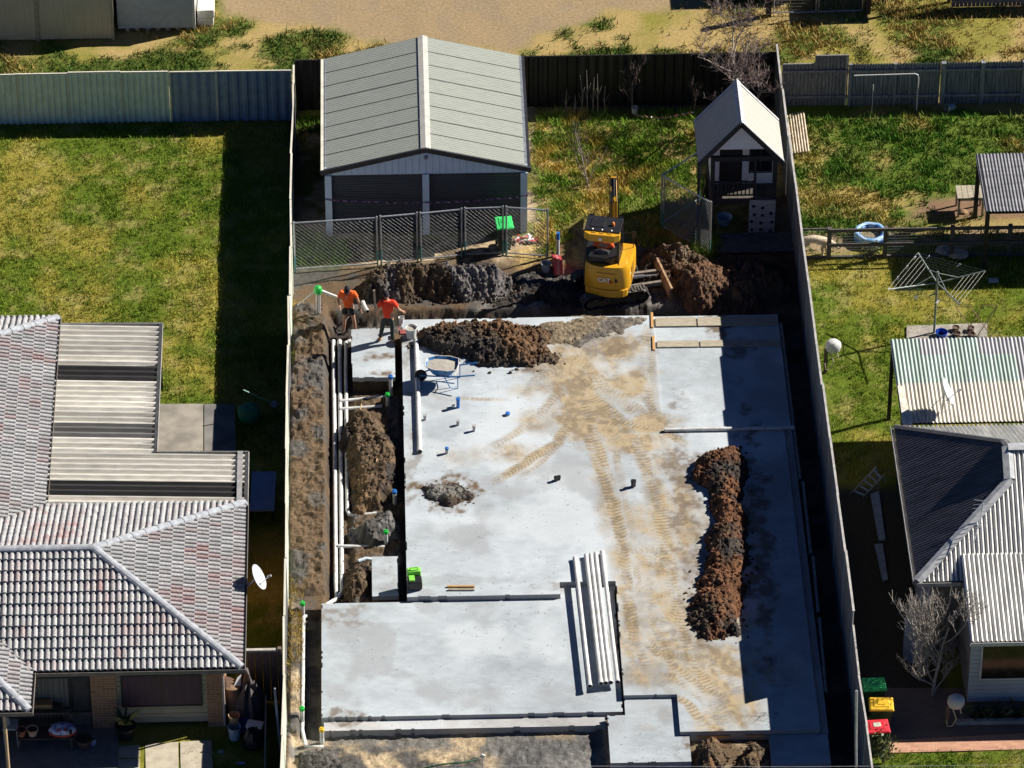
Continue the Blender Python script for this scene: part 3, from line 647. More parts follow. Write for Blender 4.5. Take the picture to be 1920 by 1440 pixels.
# ================================================================ fences
def corr_fence(label, cat, a, b, h, mats, panels, pitch=.15, amp=.02, wob=0., cap=None, name='metal_fence', z0=0., topw=.045, postw=.06, jump=None, rails=False):
    """corrugated sheet fence from a to b: sheets, posts and a capping rail per bay"""
    a, b = Vector((*a, 0)), Vector((*b, 0)); d = (b-a); L = d.length; d.normalize(); n = Vector((-d.y, d.x, 0))
    rt = thing('metal_fence' if name == 'site_fence' else name, label, cat, ((a.x+b.x)/2, (a.y+b.y)/2, z0))
    rng = random.Random(len(label)); cuts = panels if isinstance(panels, list) else [i/panels for i in range(panels+1)]
    for i in range(len(cuts)-1):
        l0, l1 = cuts[i]*L, cuts[i+1]*L; o0, o1 = rng.uniform(-wob, wob), rng.uniform(-wob, wob); hh = h+(jump[i] if jump else 0)+rng.uniform(-.02, .02)*bool(wob)
        k = int((l1-l0)/pitch*6)+1; vs, fs = [], []
        for j in range(k+1):
            t = j/k; s = l0+(l1-l0)*t; ph = (s/pitch) % 1
            q = amp*(1 if ph < .42 else (-1 if .5 < ph < .92 else 0)); p = a+d*s+n*(q+o0*(1-t)+o1*t)
            vs += [(p.x, p.y, z0-(.55 if name == 'site_fence' else .08)), (p.x, p.y, z0+hh+(rng.uniform(-.012, .012) if rails else 0))]
            if j: fs.append((2*j-2, 2*j, 2*j+1, 2*j-1))
        mm = mats[i % len(mats)] if isinstance(mats, list) else mats
        MB(True).add(vs, fs).build('sheet', mm, rt)
        p0, p1 = a+d*l0+n*o0, a+d*l1+n*o1
        if cap:
            MB(True).bar(p0+V(0, 0, z0+hh+.012)+d*.0, p1+V(0, 0, z0+hh+.012), topw, .035).build('top_rail', cap, rt)
        MB(True).box(p0.x-postw/2, p0.y-postw/2, z0-.1, p0.x+postw/2, p0.y+postw/2, z0+hh+.0).build('post', cap or mm, rt)
        if rails:
            for zz in (.35, 1.3): MB(True).bar(p0+V(0, 0, z0+zz)-n*.04*rails, p1+V(0, 0, z0+zz)-n*.04*rails, .05, .09).build('rail', cap or mm, rt)
    return rt
cream = mat('cream_steel', (.62, .60, .50), (.5, .48, .40), rough=.55, sc=2)
sage = mat('sage_steel', (.70, .76, .65), (.6, .65, .55), rough=.5, sc=3)
slate = mat('slate_blue_steel', (.25, .31, .40), (.2, .25, .33), rough=.5, sc=3)
black_st = mat('black_steel', (.018, .017, .016), (.012, .011, .01), rough=.5, sc=2)
grey_st = mat('grey_steel', (.16, .165, .17), (.11, .112, .115), rough=.5, sc=2)
capg = mat('grey_cap', (.42, .41, .39), (.30, .29, .28), rough=.6, sc=4)
bl = W(0, 235, 0); br_ = W(320, 229, 0); bs = W(556, 224, 0)
corr_fence('pale sage green metal fence across the back of the left lawn', 'fence', (-17.5, bl.y+.02), (br_.x, br_.y+.05), 1.85, sage, [0, .36, .58, .80, 1], pitch=.19, amp=.025, wob=.02, cap=cream)
corr_fence('slate blue metal fence in the shaded corner of the left lawn', 'fence', (br_.x+.04, br_.y+.02), (XL-.05, 13.62), 1.85, slate, [0, .38, 1], pitch=.3, amp=.02, cap=cream, wob=.01)
corr_fence('long cream topped metal fence between the lawn and the building site', 'fence', (XL, 14.1), (XL-.14, -19.4), 1.72, [grey_st, grey_st, sage, sage, sage], 14, name='site_fence', pitch=.2, amp=.018, wob=.035, cap=cream, topw=.055)
corr_fence('black metal fence along the back of the building lot behind the shed', 'fence', (XL+.08, YB), (XR, YB), 1.85, black_st, 6, name='site_fence', pitch=.3, amp=.02, cap=black_st)
corr_fence('tall dark metal fence with pale capping on the right side of the slab', 'fence', (XR+.03, 14.3), (XR+.03, -13.5), 2.06, [grey_st], 11, name='site_fence', pitch=.3, amp=.02, jump=[.0, .02, .06, .1, .16, .22, .28, .34, .4, .46, .52], wob=.02, cap=capg, topw=.06)
corr_fence('lower front section of the dark boundary fence beside the wheelie bins', 'fence', (XR+.03, -13.5), (XR+.05, -19.5), 2.1, [grey_st], 3, name='site_fence', pitch=.3, amp=.02, wob=.02, cap=capg, topw=.05)
woodg = mat('weathered_timber', (.24, .235, .235), (.12, .118, .125), rough=.9, sc=3, st=(14, 14, 1.2), det=6)
ironw = mat('weathered_iron', (.26, .27, .29), (.13, .14, .17), rough=.6, sc=2.0, st=(9, 9, .7))
y0 = W(1700, 196, 0).y
xa, xb, xc, xd = WY(1468, 150, y0).x, WY(1590, 150, y0).x, WY(1765, 150, y0).x, WY(1915, 150, y0).x
corr_fence('weathered grey iron fence bay with sloping top next to the bare tree', 'fence', (xa, y0+.04), (xb, y0+.04), 1.62, woodg, 2, pitch=.11, amp=.015, cap=woodg, rails=1, jump=[-.08, .22])
corr_fence('weathered corrugated iron fence behind the white pipe frame', 'fence', (xb+.06, y0), (xc-.05, y0), 1.55, ironw, 2, pitch=.085, amp=.018, rails=1, postw=.1)
corr_fence('weathered corrugated iron fence behind the tipped grey bucket', 'fence', (xc+.05, y0), (xd, y0), 1.55, ironw, 2, pitch=.085, amp=.018, rails=1, postw=.14)
corr_fence('weathered corrugated iron fence stub at the right edge of the photo', 'fence', (xd+.06, y0), (xd+3, y0), 1.55, ironw, 2, pitch=.085, amp=.018, rails=1, postw=.12)
# gate beside the left house
g0, g1 = W(462, 1318, 0), W(505, 1316, 0)
gm = mat('brown_gate_boards', (.17, .125, .10), (.11, .08, .065), rough=.9, sc=3, st=(12, 12, 1))
rt = thing('side_gate', 'brown board gate between the tiled house and the boundary fence', 'gate', (g0.x, g0.y, 0))
for i in range(5):
    x = g0.x-.12+i*.2; MB(True).box(x, g0.y, .05, x+.185, g0.y+.03, 1.8).build('board', gm, rt)
MB(True).box(g0.x-.15, g0.y-.04, 1.8, g0.x+.92, g0.y+.05, 1.86).build('top_rail', mat('pale_timber', (.45, .42, .37), rough=.8), rt)
MB(True).box(g0.x+.88, g0.y-.05, 0, g0.x+.98, g0.y+.06, 1.9).build('post', gm, rt)
# low fence beside the junk
MB(True)
sm_ = MB(); sx = W(500, 1380, 0).x
for i in range(9): sm_.box(sx-.015, -19.2+i*.52, 0, sx+.015, -18.7+i*.52, 1.0)
o = sm_.build('low_fence', mat('grey_boards', (.27, .24, .21), (.18, .16, .14), rough=.9)); tag(o, 'low grey board fence by the junk pile at the side of the house', 'fence')

# post and rail fence with wire netting in the right yard
tim = mat('dark_rail_timber', (.11, .10, .095), (.06, .055, .05), rough=.9, sc=4, st=(3, 3, 10))
yf = W(1700, 482, 0).y
rt = thing('rail_fence', 'dark post and rail fence with wire netting across the right yard', 'fence', (11, yf, 0))
xs = [WY(p, 450, yf).x for p in (1555, 1660, 1785, 1893)]+[16.5]
for i, x in enumerate(xs): MB(True).box(x-.06, yf-.06, -.1, x+.06, yf+.06, 1.12).build('post', tim, rt)
for zz in (1.08, .55): MB(True).bar((xs[0]-.05, yf-.085, zz), (17, yf-.085, zz), .05, .1).build('rail', tim, rt)
MB(True).bar((8.72, yf-.02, 1.1), (xs[0], yf-.02, 1.1), .04, .05).build('rail', tim, rt)
MB(True).bar((8.72, yf, .02), (16.5, yf, .02), .08, .14).build('plinth', tim, rt)
wm = MB(True); wire = mat('wire', (.33, .33, .33), rough=.5, metal=.6)
x = 8.75
while x < 16.5: wm.tube([(x, yf+.0, .05), (x, yf+.0, 1.05)], .003, 3, False); x += .1
for z in np.arange(.1, 1.06, .1): wm.tube([(8.75, yf, z), (16.5, yf, z)], .003, 3, False)
wm.build('netting', wire, rt)
MB(True).box(8.68, yf-.05, 0, 8.78, yf+.05, 1.2).build('post', tim, rt)

# temporary fence panels
galv = mat('galvanised_pipe', (.50, .52, .54), (.36, .38, .40), rough=.4, metal=.55, sc=12)
tealp = mat('teal_painted_pipe', (.06, .22, .21), (.12, .25, .24), rough=.5, sc=8)
meshm = mat('chain_mesh', (.5, .51, .52), (.38, .38, .39), rough=.5, metal=.4)
def temp_panel(label, a, b, h=1.75, wr=.002, sp=.095, low=.08):
    a, b = Vector(a), Vector(b); d = b-a; d.z = 0; L = d.length; d.normalize()
    rt = thing('temporary_fence_panel', label, 'fence panel', tuple((a+b)/2), 0, 'temporary wire mesh fence panels')
    za, zb_ = a.z, b.z
    P = lambda s, z: a+d*s+V(0, 0, (zb_-za)*s/L+z)
    for s in (0.03, L-.03):
        MB(True).tube([P(s, -.05), P(s, .55)], .026, 8).build('post_foot', tealp, rt)
        MB(True).tube([P(s, .55), P(s, h+.05)], .026, 8).build('post', galv, rt)
    MB(True).tube([P(.03, h), P(L-.03, h)], .024, 8).build('top_rail', galv, rt)
    MB(True).tube([P(.03, low), P(L-.03, low)], .022, 8).build('bottom_rail', galv, rt)
    m_ = MB(True)
    for sg in (-1,):
        k = -h
        while k < L+h:
            lo, hi = max(k, .04), min(k+(h-low), L-.04)
            if sg == 1 and hi > lo: m_.tube([P(lo, low+(lo-k)), P(hi, low+(hi-k))], .003, 3, False)
            if sg == -1 and hi > lo: m_.tube([P(lo, h-(lo-k)), P(hi, h-(hi-k))], wr, 3, False)
            k += sp*1.414
    m_.build('mesh', meshm, rt)
    return rt
pz = [W(552, 508, 0), W(710, 498, .02), W(785, 490, .0), W(868, 482, 0), W(945, 478, 0), W(1028, 484, 0)]
temp_panel('wire mesh fence panel against the cream topped fence, in front of the weeds', pz[0], pz[1])
temp_panel('wire mesh fence panel in front of the left roller door, second from the left', pz[1]+V(.05, .04, 0), pz[2])
temp_panel('wire mesh fence panel in front of the middle shed post', pz[2]+V(.04, 0, 0), pz[3])
temp_panel('wire mesh fence panel in front of the right roller door', pz[3]+V(.04, .03, 0), pz[4])
temp_panel('wire mesh fence panel in front of the green lidded bin, ending by the bucket', pz[4]+V(.04, 0, 0), pz[5])
temp_panel('slanted wire mesh fence panel in front of the cubby house', W(1242, 428, 0), W(1332, 478, 0), h=1.9, sp=.085, wr=.0055)
temp_panel('short wire mesh fence panel running back towards the cubby house roof', W(1238, 424, 0), W(1312, 376, 0), h=1.85, sp=.13)

# ================================================================ buildings
# ---- garage shed
zinc = mat('zinc_roof', (.29, .31, .275), (.255, .272, .242), rough=.5, sc=3, st=(1, 6, 1), spec=.3)
shedw = mat('pale_blue_cladding', (.50, .58, .70), (.45, .53, .64), rough=.55, sc=2)
dkt = mat('charcoal_trim', (.028, .028, .032), (.02, .02, .024), rough=.5)
doorm = mat('charcoal_door', (.040, .048, .065), (.034, .041, .056), rough=.5, sc=3)
sx0, sx1, sy0, sy1, ez, rz_ = -5.35, .68, 7.45, 13.3, 2.45, 3.2
xm = (sx0+sx1)/2
shed = thing('garage_shed', 'large pale metal garage shed with gable roof and two dark roller doors', 'shed', (xm, (sy0+sy1)/2, 0))
b = MB(True); t = .08
b.box(sx0, sy0+.1, 0, sx0+t, sy1, ez); b.box(sx1-t, sy0+.1, 0, sx1, sy1, ez); b.box(sx0+t, sy1-t, 0, sx1-t, sy1, ez)
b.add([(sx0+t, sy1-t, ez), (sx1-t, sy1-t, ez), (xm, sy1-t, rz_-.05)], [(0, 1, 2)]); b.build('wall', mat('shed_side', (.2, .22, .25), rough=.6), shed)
b = MB(True); b.box(sx0, sy0+.03, 2.2, sx1, sy0+.09, ez)
b.add([(sx0, sy0+.03, ez), (sx1, sy0+.03, ez), (xm, sy0+.03, rz_-.06)], [(0, 1, 2)])
b.build('gable_wall', shedw, shed)
rib = MB(True)
for i in range(1, 30):
    x = sx0+i*(sx1-sx0)/30; zt = ez+(rz_-.08-ez)*(1-abs(x-xm)/(sx1-xm)); rib.box(x-.008, sy0+.018, 2.2, x+.008, sy0+.031, zt)
o = rib.build('cladding_rib', mat('rib_blue', (.34, .41, .52), rough=.5), shed); o['kind'] = 'stuff'
for x in (sx0, xm-.11, sx1-.2): MB(True).box(x, sy0-.02, 0, x+.2, sy0+.1, 2.2).build('post', shedw, shed)
for x0_, x1_ in ((sx0+.2, xm-.11), (xm+.09, sx1-.2)):
    d = MB(True); z = 0.02
    while z < 2.2: d.box(x0_, sy0+.12, z, x1_, sy0+.16, z+.07); d.box(x0_, sy0+.13, z+.07, x1_, sy0+.15, min(z+.09, 2.2)); z += .09
    d.build('roller_door', doorm, shed)
shadec = lambda k, j, a, v: (.5, .5, .5)
for sgn, name in ((-1, 'roof'), (1, 'roof')):
    xe = sx0-.02 if sgn < 0 else sx1+.0
    v, f, c = roofplane([(xe, sy0-.08, ez-.02), (xe, sy1+.05, ez-.02), (xm, sy1+.05, rz_), (xm, sy0-.08, rz_)], .095, .006, 'rib')
    m_ = MB(True).add(v, f)
    m_.plate([(xe, sy0-.08, ez-.035), (xe, sy1+.05, ez-.035), (xm, sy1+.05, rz_-.015), (xm, sy0-.08, rz_-.015)], .03)
    o = m_.build(name, zinc, shed)
    lap = MB(True)
    for i in range(1, 8):
        y = sy0+i*(sy1-sy0)/8; dx = (xm-xe); lap.bar((xe, y, ez-.008), (xm, y, rz_+.012), .012, .02)
    lap.build('sheet_lap', mat('lap_grey', (.255, .26, .24), rough=.6), o)
    MB(True).box(min(xe, xe+sgn*.09), sy0-.1, ez-.14, max(xe, xe+sgn*.09), sy1+.05, ez-.02).build('gutter', dkt if sgn > 0 else cream, shed)
    MB(True).bar((xe+sgn*.1, sy0-.1, ez-.08), (xm, sy0-.1, rz_-.05), .06, .16).build('barge_board', dkt, shed)
b = MB(True)
for sg in (-1, 1): b.plate([(xm, sy0-.1, rz_+.045), (xm+sg*.15, sy0-.1, rz_-.005), (xm+sg*.15, sy1+.06, rz_-.005), (xm, sy1+.06, rz_+.045)], .015)
b.build('ridge_cap', mat('ridge_zinc', (.45, .44, .40), (.38, .375, .345), rough=.6, sc=4), shed)
MB(True).box(xm-.12, sy0-.16, rz_-.12, xm+.1, sy0-.08, rz_+.02).build('ridge_end', dkt, shed)
b = MB(True).lathe([(.05, 0), (.06, .05), (.03, .09)], 10, (xm, sy0-.04, 2.78)); b.build('floodlight', mat('lamp_grey', (.3, .3, .32)), shed)

# ---- cubby house on stilts
cub = thing('cubby_house', 'dark timber cubby house on stilts with a steep white roof and balcony', 'cubby house', (6.9, 6.8, 0))
f0, f1, fb, bb = W(1308, 435, 0), W(1470, 433, 0), W(1390, 435, 0), 2.15
cy0 = W(1390, 436, 0).y; cx0, cx1 = W(1330, 436, 0).x, W(1452, 436, 0).x; cxm = WY(1390, 232, cy0-.15).x
ezc, rzc = 2.75, 4.15; ex0, ex1 = WY(1309, 300, cy0-.15).x, WY(1470, 298, cy0-.15).x
dk = 1.25; yb = cy0+1.95
dtim = mat('dark_stained_timber', (.035, .034, .036), (.022, .021, .022), rough=.8, sc=5, st=(8, 8, 1))
whitew = mat('white_cladding', (.80, .81, .82), (.72, .73, .74), rough=.8, sc=3)
roofw = mat('cream_white_roof', (.44, .40, .345), (.39, .35, .30), rough=.7, sc=4, st=(1, 7, 1))
for px in (cx0+.05, cx1-.05):
    for yy in (cy0+.05, yb-.05): MB(True).box(px-.06, yy-.06, -.1, px+.06, yy+.06, 2.7).build('post', dtim, cub)
MB(True).box(cx0, cy0, dk-.2, cx1, yb, dk-.02).build('floor_frame', dtim, cub)
b = MB(True)
for i in range(14): b.box(cx0, cy0+i*.14, dk-.015, cx1, cy0+i*.14+.125, dk+.015)
b.build('deck', mat('deck_boards', (.10, .09, .075), (.07, .06, .05), rough=.8), cub)
yw = cy0+.75
b = MB(True); b.box(cx0+.05, yw, dk+.02, cx1-.05, yw+.06, 2.75); b.box(cx0+.05, yw+.06, dk+.02, cx0+.1, yb, 2.75); b.box(cx1-.1, yw+.06, dk+.02, cx1-.05, yb, 2.75); b.box(cx0+.1, yb-.05, dk+.02, cx1-.1, yb, 2.75)
b.add([(cx0+.1, yw, 2.75), (cx1-.1, yw, 2.75), (cxm, yw, 3.85)], [(0, 1, 2)]); b.add([(cx0, cy0+.03, 3.02), (cx1-.1, cy0+.03, 3.02), (cxm, cy0+.03, 3.98)], [(0, 1, 2)])
b.build('wall', whitew, cub)
MB(True).box(cx0-.02, cy0-.02, 2.62, cx1+.02, cy0+.08, 2.78).build('beam', dtim, cub)
dw = MB(True); dw.box(cx0+.3, yw-.02, dk+.02, cx0+.98, yw-.003, 2.55); dw.build('door', mat('dark_doorway', (.012, .013, .02), rough=.6), cub)
xw0 = cx0+1.22
wn = MB(True).box(xw0, yw-.02, 1.72, xw0+.62, yw-.003, 2.6).build('window', mat('dark_pane', (.015, .018, .025), rough=.15), cub)
fr = MB(True)
for x in (xw0-.04, xw0+.29, xw0+.62): fr.box(x, yw-.04, 1.68, x+.04, yw-.021, 2.64)
for z in (1.68, 2.6): fr.box(xw0-.04, yw-.045, z, xw0+.66, yw-.041, z+.04)
fr.build('frame', dtim, wn)
rl = MB(True); xg = cx0+1.32
rl.bar((cx0, cy0+.02, dk+.6), (xg, cy0+.02, dk+.6), .05, .06); rl.bar((cx0, cy0+.02, dk+.12), (xg, cy0+.02, dk+.12), .04, .05)
for i in range(11): x = cx0+.08+i*.118; rl.box(x, cy0, dk+.12, x+.035, cy0+.035, dk+.6)
rl.build('balustrade', dtim, cub); MB(True).box(xg-.04, cy0-.02, dk, xg+.03, cy0+.05, 2.65).build('post', dtim, cub)
# lit lower slats under the deck edge and climbing wall with holds
cw0 = W(1403, 436, 0).x
cl = MB(True)
for i in range(6): cl.box(cw0, cy0-.06, .02+i*.2, cx1, cy0-.02, .21+i*.2)
clo = cl.build('climbing_wall', mat('grey_pine', (.42, .41, .41), (.32, .315, .315), rough=.85, sc=4, st=(1, 5, 5)), cub)
random.seed(3)
for i in range(11):
    x = cw0+.12+(i % 3)*.26+random.uniform(-.05, .05); z = .14+(i//3)*.28+random.uniform(-.05, .05)
    MB(True).lathe([(.055, 0), (.05, .03), (.03, .05)], 7).xf(Matrix.Translation((x, cy0-.06, z)) @ Matrix.Rotation(R(90), 4, 'X')).build('climbing_hold', dtim, clo)
for sgn, xe in ((-1, ex0), (1, ex1)):
    m_ = MB(True); z_e = ezc-.05
    v, f, c = roofplane([(xe, cy0-.22, z_e), (xe, yb+.1, z_e), (cxm, yb+.1, rzc), (cxm, cy0-.22, rzc)], .2, .01, 'rib'); m_.add(v, f)
    m_.plate([(xe, cy0-.22, z_e-.01), (xe, yb+.1, z_e-.01), (cxm, yb+.1, rzc-.01), (cxm, cy0-.22, rzc-.01)], .03)
    m_.build('roof', roofw, cub)
    MB(True).bar((xe, cy0-.24, z_e-.05), (cxm, cy0-.24, rzc-.05), .05, .14).build('barge_board', dkt, cub)
    for yy in (cy0-.16, yb+.02): MB(True).bar((xe, yy, z_e+.02), (cxm, yy, rzc+.02), .1, .02).build('edge_flashing', mat('flash', (.45, .45, .47)), cub)
b = MB(True)
for sg in (-1, 1): b.plate([(cxm, cy0-.23, rzc+.035), (cxm+sg*.12, cy0-.23, rzc-.09), (cxm+sg*.12, yb+.11, rzc-.09), (cxm, yb+.11, rzc+.035)], .012)
b.build('ridge_cap', mat('flash', (.45, .45, .47)), cub)
st = MB(True); st.bar((cx0-.32, cy0+.9, 0), (cx0-.02, cy0+.9, 1.3), .05, .05); st.bar((cx0-.36, cy0+.2, 0), (cx0-.36, cy0+.2, 2.7), .05, .05); st.build('side_post', dtim, cub)
mt = MB(True).box(W(1340, 475, 0).x, W(1340, 476, 0).y, 0, W(1490, 475, 0).x, cy0-.1, .06).build('rubber_mat', mat('grey_softfall', (.10, .11, .12), (.06, .065, .075), rough=.9, sc=5)); tag(mt, 'grey softfall pad on the ground in front of the climbing wall', 'mat')
tb = MB(True).lathe([(.0, .0), (.17, .0), (.22, .22), (.24, .24), (.2, .22), (.15, .03), (.0, .03)], 16, W(1358, 418, 0), close=False).build('tub', mat('pale_blue_plastic', (.3, .45, .62), rough=.4), None, True); tag(tb, 'small pale blue tub in the shade under the cubby house deck', 'tub')

# ---- left house, tiled hip roof
ZE = 2.4; TS = math.tan(R(21))
xr = W(456, 1100, ZE).x; Yf = W(300, 1256, ZE).y; Yb = W(300, 947, ZE).y; Yr = (Yf+Yb)/2; hd = (Yb-Yf)/2; ZRr = ZE+hd*TS; xap = xr-hd-.5
xe = W(95, 780, ZE).x; Yk = W(110, 597, ZE).y
xw = W(57, 1300, ZE).x; Yw = W(40, 1334, ZE).y
XLF = -30
tilem = mat('lichen_roof_tile', (1, 1, 1), rough=.85, attr='Col', ab=.45, sc=26, det=6, bump=.25, bsc=90, spec=.2)
rgt = np.random.default_rng(11)
def tilecol(seed):
    def f(k, j, a, v):
        n = float(fbm(np.array([a*.9+seed]), np.array([v*.9]), .55, 3, seed)[0]); r1 = float(h2(np.int64(k), np.int64(j), seed)); g = .27+.11*float(h2(np.int64(k), np.int64(j), seed+1))
        n2 = float(fbm(np.array([a*2.2+seed]), np.array([v*2.2]), .7, 3, seed+4)[0]); red = max(0, min(1, (.5*n+.5*n2-.5)*6))*r1*.75
        q = min(.8, red+(.3 if r1 > .95 and n > .45 else 0))
        return (g*(1-q)+.27*q, g*(1-q)+.16*q, g*(1-q)*1.01+.155*q)
    return f
lh = thing('tiled_house', 'house with weathered grey and red tiled hip roof and brick front', 'house', (-14, Yr, 0))
planes = [[(XLF, Yf, ZE), (xr, Yf, ZE), (xap, Yr, ZRr), (XLF, Yr, ZRr)],
          [(xr, Yf, ZE), (xr, Yb, ZE), (xap, Yr, ZRr)],
          [(xe, Yb, ZE), (xr, Yb, ZE), (xap, Yr, ZRr), (xe-hd, Yr, ZRr)],
          [(xe, Yb, ZE), (xe, Yk, ZE), (xe-hd, Yk-hd, ZRr), (xe-hd, Yr, ZRr)],
          [(xe, Yk, ZE), (XLF, Yk, ZE), (XLF, Yk-hd, ZRr), (xe-hd, Yk-hd, ZRr)],
          [(xw, Yw, ZE), (xw, Yf, ZE), (xw-3, Yf+3, ZE+3*TS), (xw-3, Yw+3, ZE+3*TS)],
          [(xw, Yw, ZE), (xw-9, Yw, ZE), (xw-9, Yw+3, ZE+3*TS), (xw-3, Yw+3, ZE+3*TS)]]
roofo = None
for i, P in enumerate(planes):
    lim = -17.5
    P2 = P
    if i in (0, 4, 6):      # keep only what could be seen plus a margin
        P2 = [(max(p[0], -19), p[1], p[2]) for p in P]
    v, f, c = roofplane(P2, .167, .064, 'tile', course=.335, step=.058, colf=tilecol(20+i))
    m_ = MB(True).add(v, f)
    o = m_.build('roof', tilem, lh, cols=c)
    if i == 0: roofo = o
    MB(True).plate([Vector(p)-V(0, 0, .03) for p in P2], .06).build('roof_underlay', dkt, lh)
capm = mat('ridge_tile', (.35, .37, .40), (.25, .265, .29), rough=.85, sc=7, det=6)
def ridgecap(a, b, parent, w_=.115, seg=.42, name='ridge_cap', m=capm):
    a, b = Vector(a), Vector(b); L = (b-a).length; d = (b-a)/L; n = int(L/seg); x = d.cross(V(0, 0, 1)).normalized(); y = x.cross(d)
    q = MB(True)
    for i in range(n):
        vs, fs = [], []
        for e, (l, g) in enumerate(((i*L/n, 0.0), ((i+1)*L/n+.03, .014))):
            for k in range(7):
                t = math.pi*k/6; vs.append(a+d*l+x*(math.cos(t)*(w_+g))+y*(math.sin(t)*(.085+g)+.01))
        for k in range(6): fs.append((k, k+1, k+8, k+7))
        fs.append(tuple(range(7))); fs.append(tuple(range(13, 6, -1)))
        q.add(vs, fs)
    return q.build(name, m, parent)
rdg = (xap, Yr, ZRr)
ridgecap((xr, Yf, ZE+.03), V(*rdg)+V(0, 0, .03), lh); ridgecap((xr, Yb, ZE+.03), V(*rdg)+V(0, 0, .03), lh); ridgecap((-19, Yr, ZRr+.03), V(*rdg)+V(0, 0, .03), lh)
ridgecap((xe, Yk, ZE+.03), (xe-hd, Yk-hd, ZRr+.03), lh); ridgecap((xw, Yw, ZE+.03), (xw-3, Yw+3, ZE+3*TS+.03), lh)
gut = mat('gutter_brown', (.20, .18, .165), (.15, .135, .125), rough=.5)
def gutter(a, b, parent, out, m=gut):
    a, b, o_ = Vector(a), Vector(b), Vector(out)
    q = MB(True); q.bar(a+o_*.1, b+o_*.1, .012, .12); q.bar(a+o_*.05-V(0, 0, .055), b+o_*.05-V(0, 0, .055), .1, .012); return q.build('gutter', m, parent)
gutter((xw+.02, Yf, ZE-.02), (xr+.1, Yf, ZE-.02), lh, (0, -1, 0)); gutter((xr, Yf-.1, ZE-.02), (xr, Yb, ZE-.02), lh, (1, 0, 0)); gutter((xe, Yb+.1, ZE-.02), (xe, Yk+.1, ZE-.02), lh, (1, 0, 0))
gutter((xw, Yw-.1, ZE-.02), (xw, Yf, ZE-.02), lh, (1, 0, 0)); gutter((xw+.1, Yw, ZE-.02), (-19, Yw, ZE-.02), lh, (0, -1, 0)); gutter((-19, Yk, ZE-.02), (xe, Yk, ZE-.02), lh, (0, 1, 0))
# front wall
yw = Yf+.55
fx = lambda px, py=1330: WY(px, py, yw).x
weather = mat('cream_weatherboard', (.42, .38, .27), (.37, .335, .24), rough=.8, sc=2)
brick = brickmat('brown_brick', (.36, .19, .10), (.22, .10, .06), (.40, .30, .2))
b = MB(True); b.box(-19, yw, 0, fx(174), yw+.2, ZE-.04); b.build('wall', mat('dark_wall', (.16, .14, .12), (.12, .105, .09), rough=.9), lh)
bx0, bx1 = fx(219), fx(392); wb = MB(True)
z = 0.12
while z < ZE-.06: wb.box(bx0, yw-.012+.0, z, bx1, yw+.1, z+.14); wb.box(bx0, yw, z+.14, bx1, yw+.1, z+.16); z += .16
wb.build('weatherboard_wall', weather, lh)
for p0, p1, ww in ((173, 221, .12), (390, 420, .12)):
    MB(True).box(fx(p0), yw-ww, 0, fx(p1), yw+.2, ZE-.04).build('brick_pier', brick, lh)
def window(par, x0, x1, z0, z1, y, fm, pm, nd=1, curtain=None):
    f_ = MB(True)
    for a in (x0, x1): f_.box(a-.025, y-.035, z0-.025, a+.025, y-.003, z1+.025)
    for z_ in (z0, z1): f_.box(x0+.025, y-.034, z_-.025, x1-.025, y-.004, z_+.025)
    for k in range(nd): a = x0+(x1-x0)*(k+1)/(nd+1); f_.box(a-.02, y-.033, z0+.025, a+.02, y-.005, z1-.025)
    o = f_.build('window', fm, par); MB(True).box(x0, y-.02, z0, x1, y-.012, z1).build('pane', pm, o); return o
zz = lambda py: WY(300, py, yw).z
dkf = mat('dark_window_frame', (.03, .03, .032), rough=.5)
curt = mat('purple_curtain', (.075, .035, .065), (.04, .022, .038), rough=.6, sc=2.2, st=(9, 1, .2), spec=.5)
window(lh, fx(231), fx(379), zz(1322), zz(1266), yw-.012, dkf, curt, 1)
window(lh, fx(60), fx(133), zz(1322), zz(1266), yw, dkf, mat('pale_curtain', (.20, .19, .17), (.10, .10, .09), rough=.7, sc=2, st=(10, 1, .2)), 0)
window(lh, fx(137), fx(170), zz(1330), zz(1266), yw, dkf, mat('screen_door', (.06, .06, .062), rough=.6), 0)
MB(True).box(xw-.3, Yf-.02, ZE-.09, xr-.1, Yf+.55, ZE-.07).build('soffit', mat('soffit_grey', (.4, .4, .38), rough=.8), lh)
MB(True).box(-19, Yw+.03, ZE-.09, xw-.05, Yf-.02, ZE-.07).build('soffit', mat('soffit_grey', (.4, .4, .38)), lh)
MB(True).box(xr-.6, Yf+.6, 0, xr-.5, Yb-.1, ZE-.05).build('side_wall', brickmat('brown_brick_side', (.36, .19, .10), (.22, .10, .06), (.40, .30, .2)), lh)
MB(True).box(-19, Yb-.3, 0, xr-.6, Yb-.2, ZE-.05).build('rear_wall', brick, lh)
MB(True).box(xe-.6, Yb, 0, xe-.5, Yk-.5, ZE-.05).build('rear_wall', brick, lh)
px_ = W(14, 1440, 0); MB(True).tube([(WY(8, 1345, Yw+.1).x, Yw+.1, 0), (WY(8, 1345, Yw+.1).x, Yw+.1, ZE-.08)], .045, 10).build('verandah_post', mat('pine_post', (.55, .40, .24), (.45, .32, .19), rough=.8), lh)
MB(True).tube([(fx(421), yw-.18, .1), (fx(421), yw-.18, ZE-.1)], .035, 8).build('downpipe', mat('pale_downpipe', (.5, .42, .36), rough=.6), lh)
